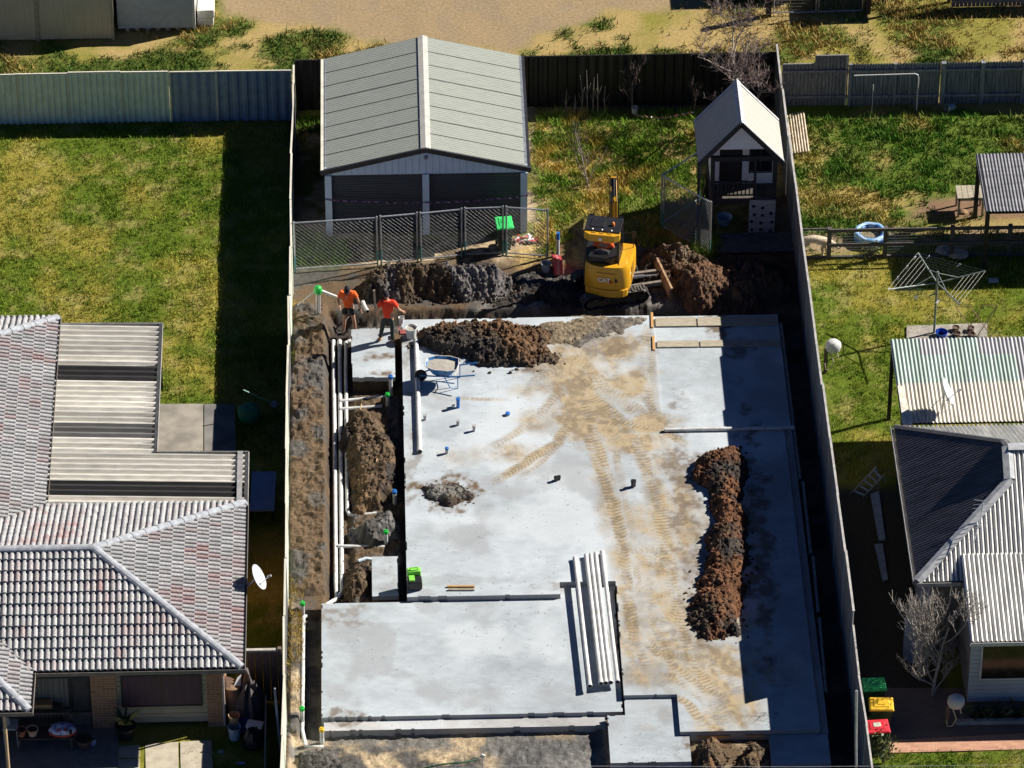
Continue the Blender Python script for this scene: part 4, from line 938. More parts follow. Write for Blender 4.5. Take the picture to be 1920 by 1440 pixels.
# porch floor, front path
path = mat('pale_paving', (.44, .39, .30), (.35, .31, .24), rough=.9, sc=4, bump=.2)
darkpave = mat('grey_paving', (.20, .19, .175), (.15, .145, .135), rough=.9, sc=3, bump=.2)
o = MB().box(-19, Yf-4.5, -.05, W(222, 1400, 0).x, yw-.01, .05).build('verandah_floor', darkpave, lh); o.parent = None; tag(o, kind='structure')
def pathslab(q, nm='path'):
    o = MB().prism(XY(q, .02), -.05, .028).build(nm, path); tag(o, kind='structure')
pathslab([(222, 1400), (262, 1397), (262, 1420), (221, 1421)]); pathslab([(272, 1396), (334, 1391), (335, 1460), (274, 1460)]); pathslab([(221, 1424), (262, 1423), (262, 1460), (221, 1460)]); pathslab([(338, 1391), (396, 1388), (400, 1460), (339, 1460)])

# ---- corrugated lean-to roof and patio
irn = mat('pale_corrugated_iron', (1, 1, 1), rough=.5, attr='Col', ab=.22, sc=2.2, st=None or (1, 7, 1), spec=.3)
zc = 2.36
ax0 = xe+.03; yA = W(200, 606, zc).y; yB = W(200, 846, zc).y; yC = W(300, 944, zc).y; xA = W(293, 720, zc).x; xB = W(458, 890, zc).x
lean = thing('corrugated_lean_to', 'L shaped lean-to with a cream and dark striped corrugated roof', 'lean-to roof', (xA-1, yB, 0))
def leancol(segs, seed):
    def f(k, j, a, v):
        y_ = a; c = (.66, .635, .57)
        for s0, s1, cc in segs:
            if s0 <= y_ < s1: c = cc
        d = .62+.5*float(h2(np.int64(k), np.int64(3), seed)); d *= .85+.3*float(fbm(np.array([a*1.3]), np.array([v*.5]), 1, 3, seed)[0]); return tuple(x*d for x in c)
    return f
dkc, gyc = (.05, .048, .046), (.2, .195, .185)
yy = lambda p: W(200, p, zc).y
# wave runs along y, ridges along x
v, f, c = roofplane([(xA, yB, zc-.1), (xA, yA, zc-.1), (ax0, yA, zc+.02), (ax0, yB, zc+.02)], .235, .055, 'sin', colf=leancol([(yy(713)-yB, yy(683)-yB, dkc), (yy(820)-yB, yy(793)-yB, gyc)], 3), vsplit=[.7, 1.6, 2.2])
MB(True).add(v, f).build('roof', irn, lean, cols=c)
zr2 = zc+.02
v, f, c = roofplane([(xB, yC, zc-.18), (xB, yB-.003, zc-.18), (xe+.03, yB-.003, zc+.03), (xe+.03, yC, zc+.03)], .235, .055, 'sin', colf=leancol([(yy(931)-yC, yy(902)-yC, dkc)], 4), vsplit=[.6, 2., 3.5])
MB(True).add(v, f).build('roof', irn, lean, cols=c)
MB(True).box(ax0, yB, zc-.16, xA, yA, zc-.13).build('lining', dkt, lean); MB(True).box(xe, yC+.1, zc-.26, xB-.05, yB, zc-.23).build('lining', dkt, lean)
for a, b_ in (((xA+.05, yB, zc-.12), (xA+.05, yA+.03, zc-.12)), ((xB+.05, yC, zc-.2), (xB+.05, yB+.03, zc-.2))):
    MB(True).bar(a, b_, .1, .11).build('gutter', mat('dark_gutter', (.06, .06, .06), rough=.5), lean); MB(True).bar(Vector(a)+V(.06, 0, .05), Vector(b_)+V(.06, 0, .05), .02, .03).build('gutter_lip', capg, lean)
MB(True).bar((ax0, yA+.03, zc-.05), (xA+.1, yA+.03, zc-.1), .06, .1).build('edge_flashing', mat('dark_flash', (.16, .16, .16), rough=.5), lean)
MB(True).bar((xA+.1, yB+.02, zc-.1), (xB+.1, yB+.02, zc-.16), .04, .09).build('edge_flashing', mat('dark_flash', (.16, .16, .16)), lean)
MB(True).bar((xB-.13, yC, zc-.1), (xB-.13, yB, zc-.1), .14, .05).build('debris_strip', mat('grey_metal', (.3, .3, .3), rough=.5), lean)
MB(True).bar((xe+.02, yC, zc+.0), (xe+.02, yA+.1, zc+.06), .05, .1).build('wall_flashing', dkt, lean)
for x, y in ((xA-.02, yA-.05), (xB-.05, yB-.06), (xB-.05, yC+.2)): MB(True).box(x-.04, y-.04, 0, x+.04, y+.04, zc-.2).build('post', dkt, lean)
MB(True).box(xe+.05, yA-.12, 0, xA-.05, yA-.06, zc-.2).build('wall', mat('dark_wall', (.16, .14, .12)), lean)
pt = mat('patio_concrete', (.31, .28, .235), (.19, .175, .15), rough=.9, sc=1.5, det=8, bump=.2)
o = MB().prism(XY([(270, 757), (381, 757), (381, 856), (270, 856)], .05), -.05, .05).build('patio', pt); tag(o, kind='structure')
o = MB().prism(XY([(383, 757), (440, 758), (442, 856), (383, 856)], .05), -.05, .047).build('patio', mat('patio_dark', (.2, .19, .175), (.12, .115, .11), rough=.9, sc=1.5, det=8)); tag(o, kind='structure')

# ---- right house
tan_r = math.tan(R(26)); zE = 2.7
A = W(1677, 800, zE); B = W(1719, 1091, zE)
xh = (A.x+B.x)/2; yR0, yF0 = A.y, B.y           # rear / front eaves
zT = 4.13; xt = WY(1890, 870, (yR0+yF0)/2).x; xt = W(1889, 870, zT).x
yRidge = W(1900, 838, 4.6).y; zRg = 4.6
yC_ = yF0+(zT-zE)/(zRg-zE)*(yRidge-yF0); yD_ = yR0+(zT-zE)/(zRg-zE)*(yRidge-yR0)
XE = 19.0
rh = thing('iron_roof_house', 'house with a dark and silver corrugated iron hip roof', 'house', (14, -8, 0))
ironm = mat('old_iron_roof', (1, 1, 1), rough=.5, attr='Col', ab=.25, sc=1.6, st=(6, .6, 1), spec=.3)
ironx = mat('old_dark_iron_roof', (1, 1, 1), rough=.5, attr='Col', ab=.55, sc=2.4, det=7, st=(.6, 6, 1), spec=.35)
def plain(c0, s, var=.25):
    def f(k, j, a, v): d = 1-var/2+var*float(h2(np.int64(k), np.int64(j), s)); return tuple(x*d for x in c0)
    return f
def iron(corners, col, seed, m=ironm, name='roof', vs=None, pitch=.125, amp=.034, par=rh, cf=None):
    v, f, c = roofplane(corners, pitch, amp, 'sin', colf=cf or plain(col, seed), vsplit=vs)
    o = MB(True).add(v, f).build(name, m, par, cols=c)
    MB(True).plate([Vector(p)-V(0, 0, .035) for p in corners], .03).build('roof_underlay', dkt, par); return o
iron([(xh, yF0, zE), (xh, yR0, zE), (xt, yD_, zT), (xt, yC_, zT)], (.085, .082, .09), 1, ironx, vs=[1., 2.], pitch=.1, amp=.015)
silver = (.55, .545, .52)
iron([(xh, yF0, zE), (XE, yF0, zE), (XE, yRidge, zRg), (xt, yRidge, zRg), (xt, yC_, zT)], silver, 2, vs=[1.5, 2.8])
iron([(xh, yR0, zE), (XE, yR0, zE), (XE, yRidge, zRg), (xt, yRidge, zRg), (xt, yD_, zT)], silver, 3, vs=[1.5])
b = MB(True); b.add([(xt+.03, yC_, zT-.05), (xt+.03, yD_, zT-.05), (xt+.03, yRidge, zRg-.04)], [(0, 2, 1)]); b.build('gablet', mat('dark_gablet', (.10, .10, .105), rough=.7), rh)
fl = mat('silver_flashing', (.46, .47, .48), (.34, .35, .36), rough=.5, sc=6, metal=.2)
def flash(a, b_, w_=.26, par=rh, m=fl):
    a, b_ = Vector(a), Vector(b_); d = (b_-a).normalized(); x = d.cross(V(0, 0, 1)).normalized(); q = MB(True)
    for s in (-1, 1): q.plate([a+V(0, 0, .06), b_+V(0, 0, .06), b_+x*(s*w_/2)+V(0, 0, .02), a+x*(s*w_/2)+V(0, 0, .02)], .01)
    return q.build('ridge_flashing', m, par)
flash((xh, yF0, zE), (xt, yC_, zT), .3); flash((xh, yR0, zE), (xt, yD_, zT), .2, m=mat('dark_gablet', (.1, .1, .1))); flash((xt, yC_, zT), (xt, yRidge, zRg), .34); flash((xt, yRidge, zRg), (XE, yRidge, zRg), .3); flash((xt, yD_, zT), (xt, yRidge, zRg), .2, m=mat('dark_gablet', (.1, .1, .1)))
whp = mat('white_paint', (.56, .56, .55), (.46, .46, .455), rough=.7, sc=3)
gutter((xh, yF0, zE-.03), (xh, yR0, zE-.03), rh, (-1, 0, 0), capg); gutter((xh, yF0, zE-.03), (WY(1800, 1095, yF0).x, yF0, zE-.03), rh, (0, -1, 0), capg)
# verandah extension
zV = 2.45; vy = W(1850, 1203, zV).y; vx = W(1817, 1203, zV).x; vx2 = W(1803, 1042, 3.05).x; vyb = W(1860, 1042, 3.05).y
vxm = (vx+vx2)/2
iron([(vxm, vy, zV), (XE, vy, zV), (XE, vyb, 3.13), (vxm, vyb, 3.13)], (.57, .565, .535), 5, vs=[1., 2.2])
gutter((vxm, vy, zV-.02), (XE, vy, zV-.02), rh, (0, -1, 0), whp)
yv = vy+.3
b = MB(True); z = .1; wx0 = vxm+.08
wz = lambda py: WY(1860, py, yv).z
wxx = lambda px: WY(px, 1260, yv).x
wbm = mat('white_weatherboard', (.40, .42, .45), (.34, .355, .385), rough=.8, sc=2)
while z < zV-.1: b.box(wx0, yv-.01, z, XE, yv+.08, z+.13); b.box(wx0+.002, yv, z+.13, XE, yv+.08, z+.15); z += .15
b.build('front_wall', wbm, rh)
window(rh, wxx(1838), wxx(2040), wz(1272), wz(1208), yv-.012, whp, mat('dark_interior_pane', (.035, .028, .02), (.015, .014, .013), rough=.12, sc=4, lo=.5, hi=.6), 1)
MB(True).box(wxx(1838), yv-.05, wz(1208)+.03, XE, yv-.015, wz(1208)+.2).build('window_head', whp, rh)
MB(True).box(wx0, yv+.08, 0, wx0+.08, vyb, 2.5).build('side_wall', mat('grey_side_wall', (.26, .25, .24), (.21, .2, .195), rough=.8), rh)
yrc = yF0+.45
MB(True).box(xh+.45, yrc, 0, wx0, yrc+.1, zE-.05).build('recessed_wall', mat('grey_brown_wall', (.20, .18, .155), (.15, .135, .12), rough=.85, sc=2), rh)
MB(True).box(xh+.35, yrc+.1, 0, xh+.45, yR0-.3, zE-.05).build('side_wall', mat('pale_blue_wall', (.34, .36, .40), (.28, .3, .34), rough=.8), rh)
MB(True).box(xh+.2, yrc-.02, .0, xh+.46, yrc+.11, zE-.05).build('corner_board', mat('pale_blue_wall', (.34, .36, .4)), rh)
# rear awning, green and cream
aw = thing('patio_awning', 'green and cream corrugated awning on dark posts behind the iron roofed house', 'awning', (12.5, -3, 0))
zA0, zA1 = 2.75, 2.62
p0, p1 = W(1668, 636, zA0), W(1690, 797, zA1)
axl, ayb, ayf = (p0.x+p1.x)/2+.02, p0.y, p1.y+.08
gcol = (.36, .44, .39); ccol = (.55, .51, .43); grc = (.36, .36, .37)
def awcol(k, j, a, v):
    d = .85+.3*float(h2(np.int64(k), np.int64(1), 9)); vv = v/(ayb-ayf)
    if j == 0: c = ccol
    elif j == 1: c = gcol if a < 3.45 else grc
    else: c = gcol if (a < .8 or 1.6 < a < 2.45) else grc
    return tuple(x*d for x in c)
Lw = ayb-ayf
iron([(axl, ayf, zA1), (XE, ayf, zA1), (XE, ayb, zA0), (axl, ayb, zA0)], None, 0, ironm, par=aw, vs=[Lw*.47, Lw*.80], cf=awcol, pitch=.112, amp=.022)
MB(True).plate([W(1683, 723, 2.74), W(1694, 723, 2.74), W(1711, 797, 2.70), W(1694, 797, 2.70)], .02).build('flashing_sheet', mat('cream_flashing', (.7, .66, .56), rough=.6), aw)
blk = mat('black_post', (.02, .02, .022), rough=.6)
for y in (ayb-.15, ayf+.45): MB(True).box(axl+.02, y-.05, 0, axl+.12, y+.05, zA0-.08).build('post', blk, aw)
MB(True).bar((axl+.07, ayf, zA1-.09), (axl+.07, ayb, zA0-.09), .08, .1).build('beam', blk, aw)
MB(True).bar((axl+.05, ayb-.05, zA0-.09), (XE, ayb-.05, zA0-.09), .08, .1).build('beam', blk, aw)
# carport at the upper right
cp = thing('carport', 'small carport with a grey corrugated roof beside the timber table', 'carport', (16, 7, 0))
q0, q1 = W(1831, 291, 2.2), W(1845, 394, 2.2); cpx = (q0.x+q1.x)/2
v, f, c = roofplane([(cpx, q1.y, 2.15), (cpx+6, q1.y, 2.15), (cpx+6, q0.y, 2.25), (cpx, q0.y, 2.25)], .1, .018, 'sin', colf=plain((.20, .20, .21), 6))
MB(True).add(v, f).build('roof', mat('grey_iron', (1, 1, 1), rough=.45, attr='Col', ab=.35, sc=2, st=(.6, 5, 1)), cp, cols=c)
MB(True).box(cpx+.05, q1.y+.05, 2.02, cpx+6, q0.y-.05, 2.06).build('lining', dkt, cp)
for x, y in ((cpx+.1, q0.y-.12), (cpx+.1, q1.y+.12), (cpx+5.5, q1.y+.12)): MB(True).box(x-.06, y-.06, 0, x+.06, y+.06, 2.1).build('post', blk, cp)
MB(True).bar((cpx+.08, q1.y, 2.1), (cpx+.08, q0.y, 2.2), .06, .12).build('beam', blk, cp)
# ---- buildings beyond the lane
bsh = thing('beige_shed', 'beige metal shed wall beyond the lane at the top left', 'shed', (-14, 20.5, 0))
beig = mat('beige_cladding', (.36, .33, .27), (.32, .295, .24), rough=.6, sc=2, st=(8, 8, .5))
e0, e1 = W(-20, 80, 0), W(213, 72, 0)
v = []
b = MB(True); n_ = 42; x0_, x1_ = -18.5, e1.x; yy_ = (e0.y+e1.y)/2
for i in range(n_):
    a = x0_+(x1_-x0_)*i/n_; b.box(a, yy_-.012*(i % 2), 0.05, x0_+(x1_-x0_)*(i+1)/n_, yy_+4, 1.8)
b.build('wall', beig, bsh)
jx = W(72, 78, 0).x; MB(True).box(jx-.06, yy_-.05, 0, jx+.06, yy_-.013, 1.8).build('joint_cover', mat('beige_dark', (.28, .26, .21)), bsh)
MB(True).box(x1_-.05, yy_-.05, 0, x1_+.04, yy_+.05, 1.8).build('corner_trim', mat('beige_dark', (.28, .26, .21)), bsh)
MB(True).box(x0_-.05, yy_-.02, 1.8, x1_+.05, yy_+4.2, 1.86).build('roof', zinc, bsh)
bc = thing('site_container', 'pale blue grey container like shed with a white end beyond the lane', 'shed', (-10.5, 21.5, 0))
k0, k1 = W(221, 54, .15), W(364, 50, .15)
MB(True).box(k0.x, k0.y, .15, k1.x-.04, k0.y+2.6, 1.62).build('wall', mat('blue_grey_panel', (.33, .37, .43), (.29, .33, .385), rough=.6, sc=5), bc, bevel=.01)
MB(True).box(k1.x-.038, k0.y-.02, .12, k1.x+.05, k0.y+2.6, 1.64).build('end_trim', whp, bc)
MB(True).box(k0.x-.05, k0.y-.05, 1.62, k1.x+.06, k0.y+2.65, 1.7).build('roof', whp, bc)
random.seed(8)
for i in range(7):
    x = k0.x+.3+i*.32; MB(True).lathe([(.06, 0), (.09, .05), (.06, .12)], 8, (x, k0.y+.1+.03*(i % 2), 0)).build('stone_footing', mat('pale_stone', (.4, .38, .34), rough=.9), bc)
MB(True).box(k0.x+.1, k0.y+.4, 0, k1.x-.1, k0.y+2.4, .15).build('base_frame', dkt, bc)
for i, (dx, dz) in enumerate(((0, 0), (.02, .31))):
    p = W(370, 50, 0); b = MB().box(p.x+dx, p.y, dz, p.x+.52+dx*1.5, p.y+.8, dz+.3); o = b.build('white_block', mat('white_block_paint', (.75, .73, .68), (.6, .57, .52), rough=.8, sc=8), bevel=.02)
    tag(o, ['white block on the ground at the end of the pale container', 'white block stacked on top of another white block beyond the lane'][i], 'block')
# dark shed unseen above the frame, placed for its shadow on the lane, wire gate, paling fence
ds = thing('dark_shed', 'black shed out of view beyond the lane whose shadow falls behind the bare tree', 'shed', (10.7, 21, 0))
d0, d1 = V(9.2, 20.75, 0), V(12.3, 20.75, 0)
b = MB(True)
for i in range(14):
    a = d0.x+(d1.x-d0.x)*i/14; b.box(a, d0.y-.01*(i % 2), .02, d0.x+(d1.x-d0.x)*(i+1)/14, d0.y+3, 2.6)
b.build('wall', black_st, ds); MB(True).box(d0.x-.15, d0.y-.05, 2.6, d1.x+.15, d0.y+3.1, 2.7).build('roof', zinc, ds)
gt = thing('wire_gate', 'galvanised double wire gate beyond the lane at the top of the photo', 'gate', (9.5, 20.5, 0))
g0, g1, g2 = W(1448, 29, 0), W(1532, 27, 0), W(1619, 24, 0)
for a, b_ in ((g0, g1), (g1, g2)):
    d = (b_-a).normalized(); lf = MB(True)
    for p in (a+d*.04, b_-d*.04): lf.tube([p+V(0, 0, .08), p+V(0, 0, 1.3)], .022, 6)
    for z in (.1, 1.28): lf.tube([a+d*.04+V(0, 0, z), b_-d*.04+V(0, 0, z)], .022, 6)
    lf.build('gate_leaf', galv, gt)
    w_ = MB(True); L = (b_-a).length
    for i in range(1, int(L/.12)): w_.tube([a+d*(i*.12)+V(0, 0, .1), a+d*(i*.12)+V(0, 0, 1.28)], .003, 3, False)
    for z in np.arange(.2, 1.28, .12): w_.tube([a+V(0, 0, z), b_+V(0, 0, z)], .003, 3, False)
    w_.build('wire_infill', wire, gt)
MB(True).box(g0.x-.2, g0.y-.1, -.1, g0.x-.04, g0.y+.08, 1.7).build('gate_post', dtim, gt)
MB(True).box(g2.x+.05, g2.y-.1, -.1, g2.x+.22, g2.y+.1, 1.8).build('gate_post', dtim, gt)
pf = thing('paling_fence', 'dark weathered paling fence at the top right corner', 'fence', (15, 20.5, 0))
h0 = W(1784, 14, 0); b = MB(True)
for i in range(40): b.box(h0.x+i*.13, h0.y, .02, h0.x+i*.13+.118, h0.y+.02, 1.5+.04*random.random())
b.build('paling', woodg, pf); MB(True).box(h0.x, h0.y-.06, .2, h0.x+5.2, h0.y-.002, .3).build('rail', woodg, pf); MB(True).box(h0.x, h0.y-.06, 1.2, h0.x+5.2, h0.y-.002, 1.3).build('rail', woodg, pf)
hs = thing('shade_shed', 'dark open sided shelter beyond the lane beside the paling fence', 'shelter', (12.6, 22, 0))
s0, s1 = W(1660, 20, 0), W(1780, 10, 0)
MB(True).box(s0.x-.1, s0.y+.3, 2.3, s1.x+.2, s0.y+4, 2.4).build('roof', zinc, hs)
MB(True).box(s0.x, s0.y+2.2, 0, s1.x, s0.y+2.3, 2.3).build('back_wall', black_st, hs)
for x in (s0.x, s1.x): MB(True).box(x-.05, s0.y+.4, 0, x+.05, s0.y+.5, 2.3).build('post', dtim, hs)

# ================================================================ SITE OBJECTS
pvc = mat('white_pvc', (.62, .63, .63), (.46, .46, .44), rough=.35, sc=5)
pvcd = mat('pipe_bore', (.03, .03, .03), rough=.8)
greenp = mat('green_plastic', (.02, .42, .06), (.02, .33, .05), rough=.4)
bluep = mat('blue_plastic', (.03, .16, .50), (.02, .12, .4), rough=.4)
yellp = mat('yellow_plastic', (.75, .48, .03), rough=.4)
greyp = mat('grey_pvc', (.42, .42, .41), (.33, .33, .32), rough=.4, sc=9)
def pipe(label, pts, r=.05, m=pvc, group=None, ends=True, elbows=(), name='pipe', cat='pipe'):
    o = MB(True)
    rt = thing(name, label, cat, tuple(pts[0]), 0, group)
    MB(True).tube(pts, r, 12).build('barrel', m, rt, True)
    P = [Vector(p) for p in pts]
    for a, b in ((P[0], P[1]), (P[-1], P[-2])):
        d = (b-a).normalized(); MB(True).tube([a+d*.0, a+d*.11], r*1.14, 12).build('socket', m, rt, True)
        MB(True).tube([a-d*.004, a-d*.002], r*.9, 12).build('bore', pvcd, rt)
    return rt
zt = -.24
def TP(x, y, z=zt): return W(x, y, z)
pxs = [(-5.16, .065), (-4.99, .065), (-4.82, .065)]
pipe('left white drain pipe of the three in the trench, nearest the bank', [(-5.16, 2.55, zt), (-5.12, -2, zt), (-5.1, -8.6, zt), (-5.08, -9.2, zt), (-5.98, -9.95, zt), (-6.0, -14.6, zt), (-5.9, -15.25, zt), (-5.42, -15.3, zt)], .06)
pipe('middle white drain pipe of the three in the trench', [(-4.97, 2.55, zt-.01), (-4.95, -3, zt-.01), (-4.93, -8.9, zt-.01), (-5.05, -9.12, zt-.01)], .06)
pipe('right white drain pipe of the three in the trench, ending in a side elbow', [(-4.62, 2.52, zt+.01), (-4.78, 2.45, zt+.01), (-4.79, 1, zt+.01), (-4.77, -5.35, zt+.01), (-4.72, -5.55, zt+.01), (-4.55, -5.6, zt+.01), (-3.95, -5.55, zt+.02)], .055)
for lab, x0_, y0_, x1_, y1_ in (('upper white side branch pipe running to the blue capped riser', 637, 752, 722, 744), ('lower white side branch pipe running to the green capped riser', 637, 767, 716, 762), ('white side branch pipe below the grey mound', 633, 1024, 722, 1026)):
    a, b = W(x0_, y0_, -.2), W(x1_, y1_, -.2); pipe(lab, [a, (a+b)/2, b], .05)
def riser(label, px, py, h, cap, r=.055, z0=-.3, m=pvc, cm=None):
    p = W(px, py, z0); rt = thing('riser_pipe', label, 'riser pipe', tuple(p), 0, 'capped riser pipes')
    MB().tube([(0, 0, 0), (0, 0, h)], r, 12).build('barrel', m, rt, True)
    b = MB().lathe([(r*1.25, h-.05), (r*1.3, h-.03), (r*1.3, h+.03), (r*1.1, h+.05)], 12); b.box(-r*.5, -.012, h+.04, r*.5, .012, h+.075); b.build('cap', cap, rt)
    MB().lathe([(r*1.12, .0), (r*1.12, .1), (r, .11)], 12).build('collar', m, rt)
    return rt
riser('white riser with a green cap at the end of the upper branch pipes', 727, 766, .5, greenp)
riser('tall white riser with a blue cap at the corner of the small slab', 733, 744, .72, bluep)
riser('white riser with a blue cap above the grey mound', 740, 948, .5, bluep)
riser('white riser with a green cap beside the grey soil mound', 724, 1026, .55, greenp)
riser('white riser with a green cap at the bend of the trench pipe', 568, 1158, .5, greenp)
riser('white riser with a green cap halfway down the garage side trench', 567, 1358, .55, greenp)
riser('white riser with a yellow cap at the front corner of the garage floor', 604, 1392, .45, yellp, z0=-.2)
# downpipes lying on the slab
def longpipe(label, a, b, z, r, group=None):
    a, b = W(*a, z), W(*b, z); return pipe(label, [a, a.lerp(b, .5), b], r, group=group)
longpipe('long white pipe lying along the left edge of the main floor', (780, 636), (787, 847), ZM+.07, .07)
longpipe('long white pipe lying across the bottom of the patio recess into the shadow', (1246, 806), (1489, 802), ZM+.06, .055)
gp = 'loose white pipes in a row'
longpipe('single white pipe lying apart to the left of the row of pipes', (1078, 1046), (1106, 1287), ZM+.06, .06)
for i, (x0_, y0_, x1_) in enumerate(((1099, 1041, 1127), (1108, 1040, 1136), (1117, 1038, 1145), (1129, 1035, 1158))):
    longpipe('white pipe, %s in the row of four' % ('leftmost', 'second from the left', 'third from the left', 'rightmost')[i], (x0_, y0_), (x1_, 1282-1*i), ZM+.065, .06, gp)
for (a, b), lab in ((((1463, 600), (1500, 900)), 'pale blue shaded pipe in the trench right of the patio floor'), (((1505, 905), (1520, 1040)), 'blue shaded pipe in the trench right of the long windrow'), (((1524, 1045), (1534, 1150)), 'blue shaded pipe in the right trench level with the loose white pipes'), (((1536, 1160), (1548, 1300)), 'pale shaded pipe at the front of the right trench')):
    longpipe(lab, a, b, -.25, .05)
# stub fittings in the slab
def stub(label, px, py, h, r=.045, cap=None, twin=0, m=greyp, tilt=0):
    p = W(px, py, ZM); rt = thing('pipe_stub', label, 'pipe stub', tuple(p), 0, 'pipe stubs standing in the slab')
    for k in range(1+(twin > 0)):
        ox = k*twin
        MB().tube([(ox, k*.06, -.02), (ox, k*.06, h*(1-.2*k))], r, 12).build('barrel', m, rt, True)
        MB().lathe([(r*1.22, h*(1-.2*k)-.07), (r*1.22, h*(1-.2*k)), (r*.9, h*(1-.2*k))], 12, (ox, k*.06, 0), close=False).build('collar', m, rt)
        MB().tube([(ox, k*.06, h*(1-.2*k)-.02), (ox, k*.06, h*(1-.2*k)-.012)], r, 12).build('bore', pvcd if not cap else cap, rt)
        if cap: MB().lathe([(r*1.25, h-.03), (r*1.25, h+.02), (r*.8, h+.03)], 12).build('cap', cap, rt)
    return rt
stub('tall grey pipe stub with a blue band near the wheelbarrow', 859, 764, .34, .05, None, 0, bluep)
stub('white pipe elbow lying against the tall stub', 850, 763, .12, .04, None, 0, pvc)
stub('short grey pipe stub below the tall blue one', 859, 797, .16)
stub('short grey pipe stub to the right of its twin', 889, 808, .2)
stub('short grey pipe stub beside the long pipe', 797, 787, .17)
stub('short pipe stub with a blue cap nearest the dirt pile', 838, 850, .18, .045, bluep)
stub('low pipe stub with a flat blue cap inside the tyre track arc', 952, 778, .06, .055, bluep)
blkp = mat('black_plastic', (.02, .02, .022), (.014, .014, .015), rough=.4)
stub('pair of short black pipe stubs in the middle of the slab', 1042, 902, .16, .045, None, .09, blkp)
stub('pair of black pipe stubs between the two wheel tracks', 1186, 914, .26, .045, None, .05, blkp)
# timber
pine = mat('formwork_pine', (.39, .35, .27), (.27, .24, .18), rough=.85, sc=4, st=(1, 9, 9))
pineo = mat('orange_pine', (.52, .30, .11), (.38, .2, .07), rough=.8, sc=4, st=(1, 9, 9))
def board(label, a, b, z, w_, h_, m=pine, name='timber_board', group=None):
    a, b = W(*a, z), W(*b, z); o = MB()
    c = (a+b)/2; L = (b-a).length; o.box(-L/2, -w_/2, 0, L/2, w_/2, h_)
    ob = o.build(name, m, None, bevel=.004); ob.location = c; ob.rotation_euler = (0, 0, math.atan2((b-a).y, (b-a).x)); return tag(ob, label, 'timber board', group)
board('left formwork board along the rear edge of the patio floor', (1229, 606), (1305, 605), ZR, .42, .05)
board('right formwork board along the rear edge of the patio floor, running into the shadow', (1308, 605), (1457, 603), ZR, .42, .05)
board('left board of the pair lying across the patio floor', (1232, 647), (1310, 646), ZR, .3, .045)
board('right board of the pair across the patio floor, half in shadow', (1313, 646), (1462, 644), ZR, .3, .045)
board('short upright timber at the left end of the rear formwork board', (1223, 618), (1222, 590), ZR, .07, .09, pineo)
board('short upright timber at the left end of the boards across the patio', (1226, 660), (1225, 634), ZR, .07, .09, pineo)
board('upper of two short pine sticks lying on the slab', (838, 1101), (890, 1101), ZM, .055, .05, pineo)
board('lower of two short pine sticks lying on the slab', (840, 1107), (890, 1107), ZM, .05, .05, pine)
board('orange pine board at the front edge of the slab above the left mud pile', (1306, 1379), (1368, 1379), .12, .16, .05, pineo)
board('orange pine board at the front edge of the slab above the right mud pile', (1396, 1378), (1436, 1378), .12, .16, .05, pineo)
# stakes, shovels
def shovel(label, a, b, lift=.12, blade=True):
    a, b = W(*a, 0)+V(0, 0, .06), W(*b, 0)+V(0, 0, lift); rt = thing('shovel', label, 'shovel', tuple(a)); d = (b-a).normalized()
    MB(True).tube([a, b], .018, 8).build('handle', mat('ash_handle', (.46, .33, .19), (.36, .25, .14), rough=.7), rt)
    q = MB(True); x = d.cross(V(0, 0, 1)).normalized(); y = x.cross(d)
    pr = [(0, .03), (.05, .10), (.2, .11), (.28, .07), (.32, .01)]; vs = []
    for s_, w_ in pr: vs += [a-d*s_-x*w_+y*.02, a-d*s_-y*.015, a-d*s_+x*w_+y*.02]
    q.add(vs, [(i*3+k, i*3+k+1, i*3+k+4, i*3+k+3) for i in range(4) for k in range(2)]); q.build('blade', mat('worn_steel', (.28, .25, .22), (.2, .17, .15), rough=.5), rt); return rt
shovel('shovel with a pale handle lying at the top of the brown mound', (667, 806), (678, 768), .2)
shovel('shovel with its blade up lying down the side of the brown mound', (712, 838), (706, 882), .3)
p = W(706, 612, -.1); o = MB().box(-.03, -.02, 0, .03, .02, 1.35).build('timber_stake', pine); o.location = p; o.rotation_euler = (.03, -.04, 0); tag(o, 'upright timber stake between the two workers', 'stake')
# white offcut of pipe and the level assembly
pipe('short white pipe offcut lying on the soil between the two workers', [W(680, 566, .3), W(684, 575, .3), W(689, 584, .3)], .055)
pipe('black coiled hose loop lying in the trench behind the small slab', [W(660+12*math.cos(t), 606-14*math.sin(t), -.2) for t in np.linspace(0, 3.4, 10)], .02, blkp)
p = W(594, 596, .0); rt = thing('pipe_assembly', 'white twin upright pipes with a bright green fitting on top and a branch pipe', 'pipe assembly', tuple(p))
MB().tube([(0, 0, 0), (.03, 0, .95)], .03, 8).build('upright', pvc, rt, True); MB().tube([(.07, 0, 0), (.11, 0, .95)], .03, 8).build('upright', pvc, rt, True)
MB().lathe([(.06, .9), (.12, .93), (.13, 1.03), (.10, 1.12), (.05, 1.15)], 12, (.06, 0, 0)).build('fitting', greenp, rt); MB().lathe([(.05, .0), (.07, .04), (.05, .08)], 10, (.04, 0, 0)).build('foot', greenp, rt)
MB().tube([(.12, 0, 1.0), (.62, -.05, .78)], .045, 10).build('branch', pvc, rt, True); MB().tube([(.0, 0, 1.0), (-.55, -.2, .62)], .016, 6).build('string_line', pvc, rt)

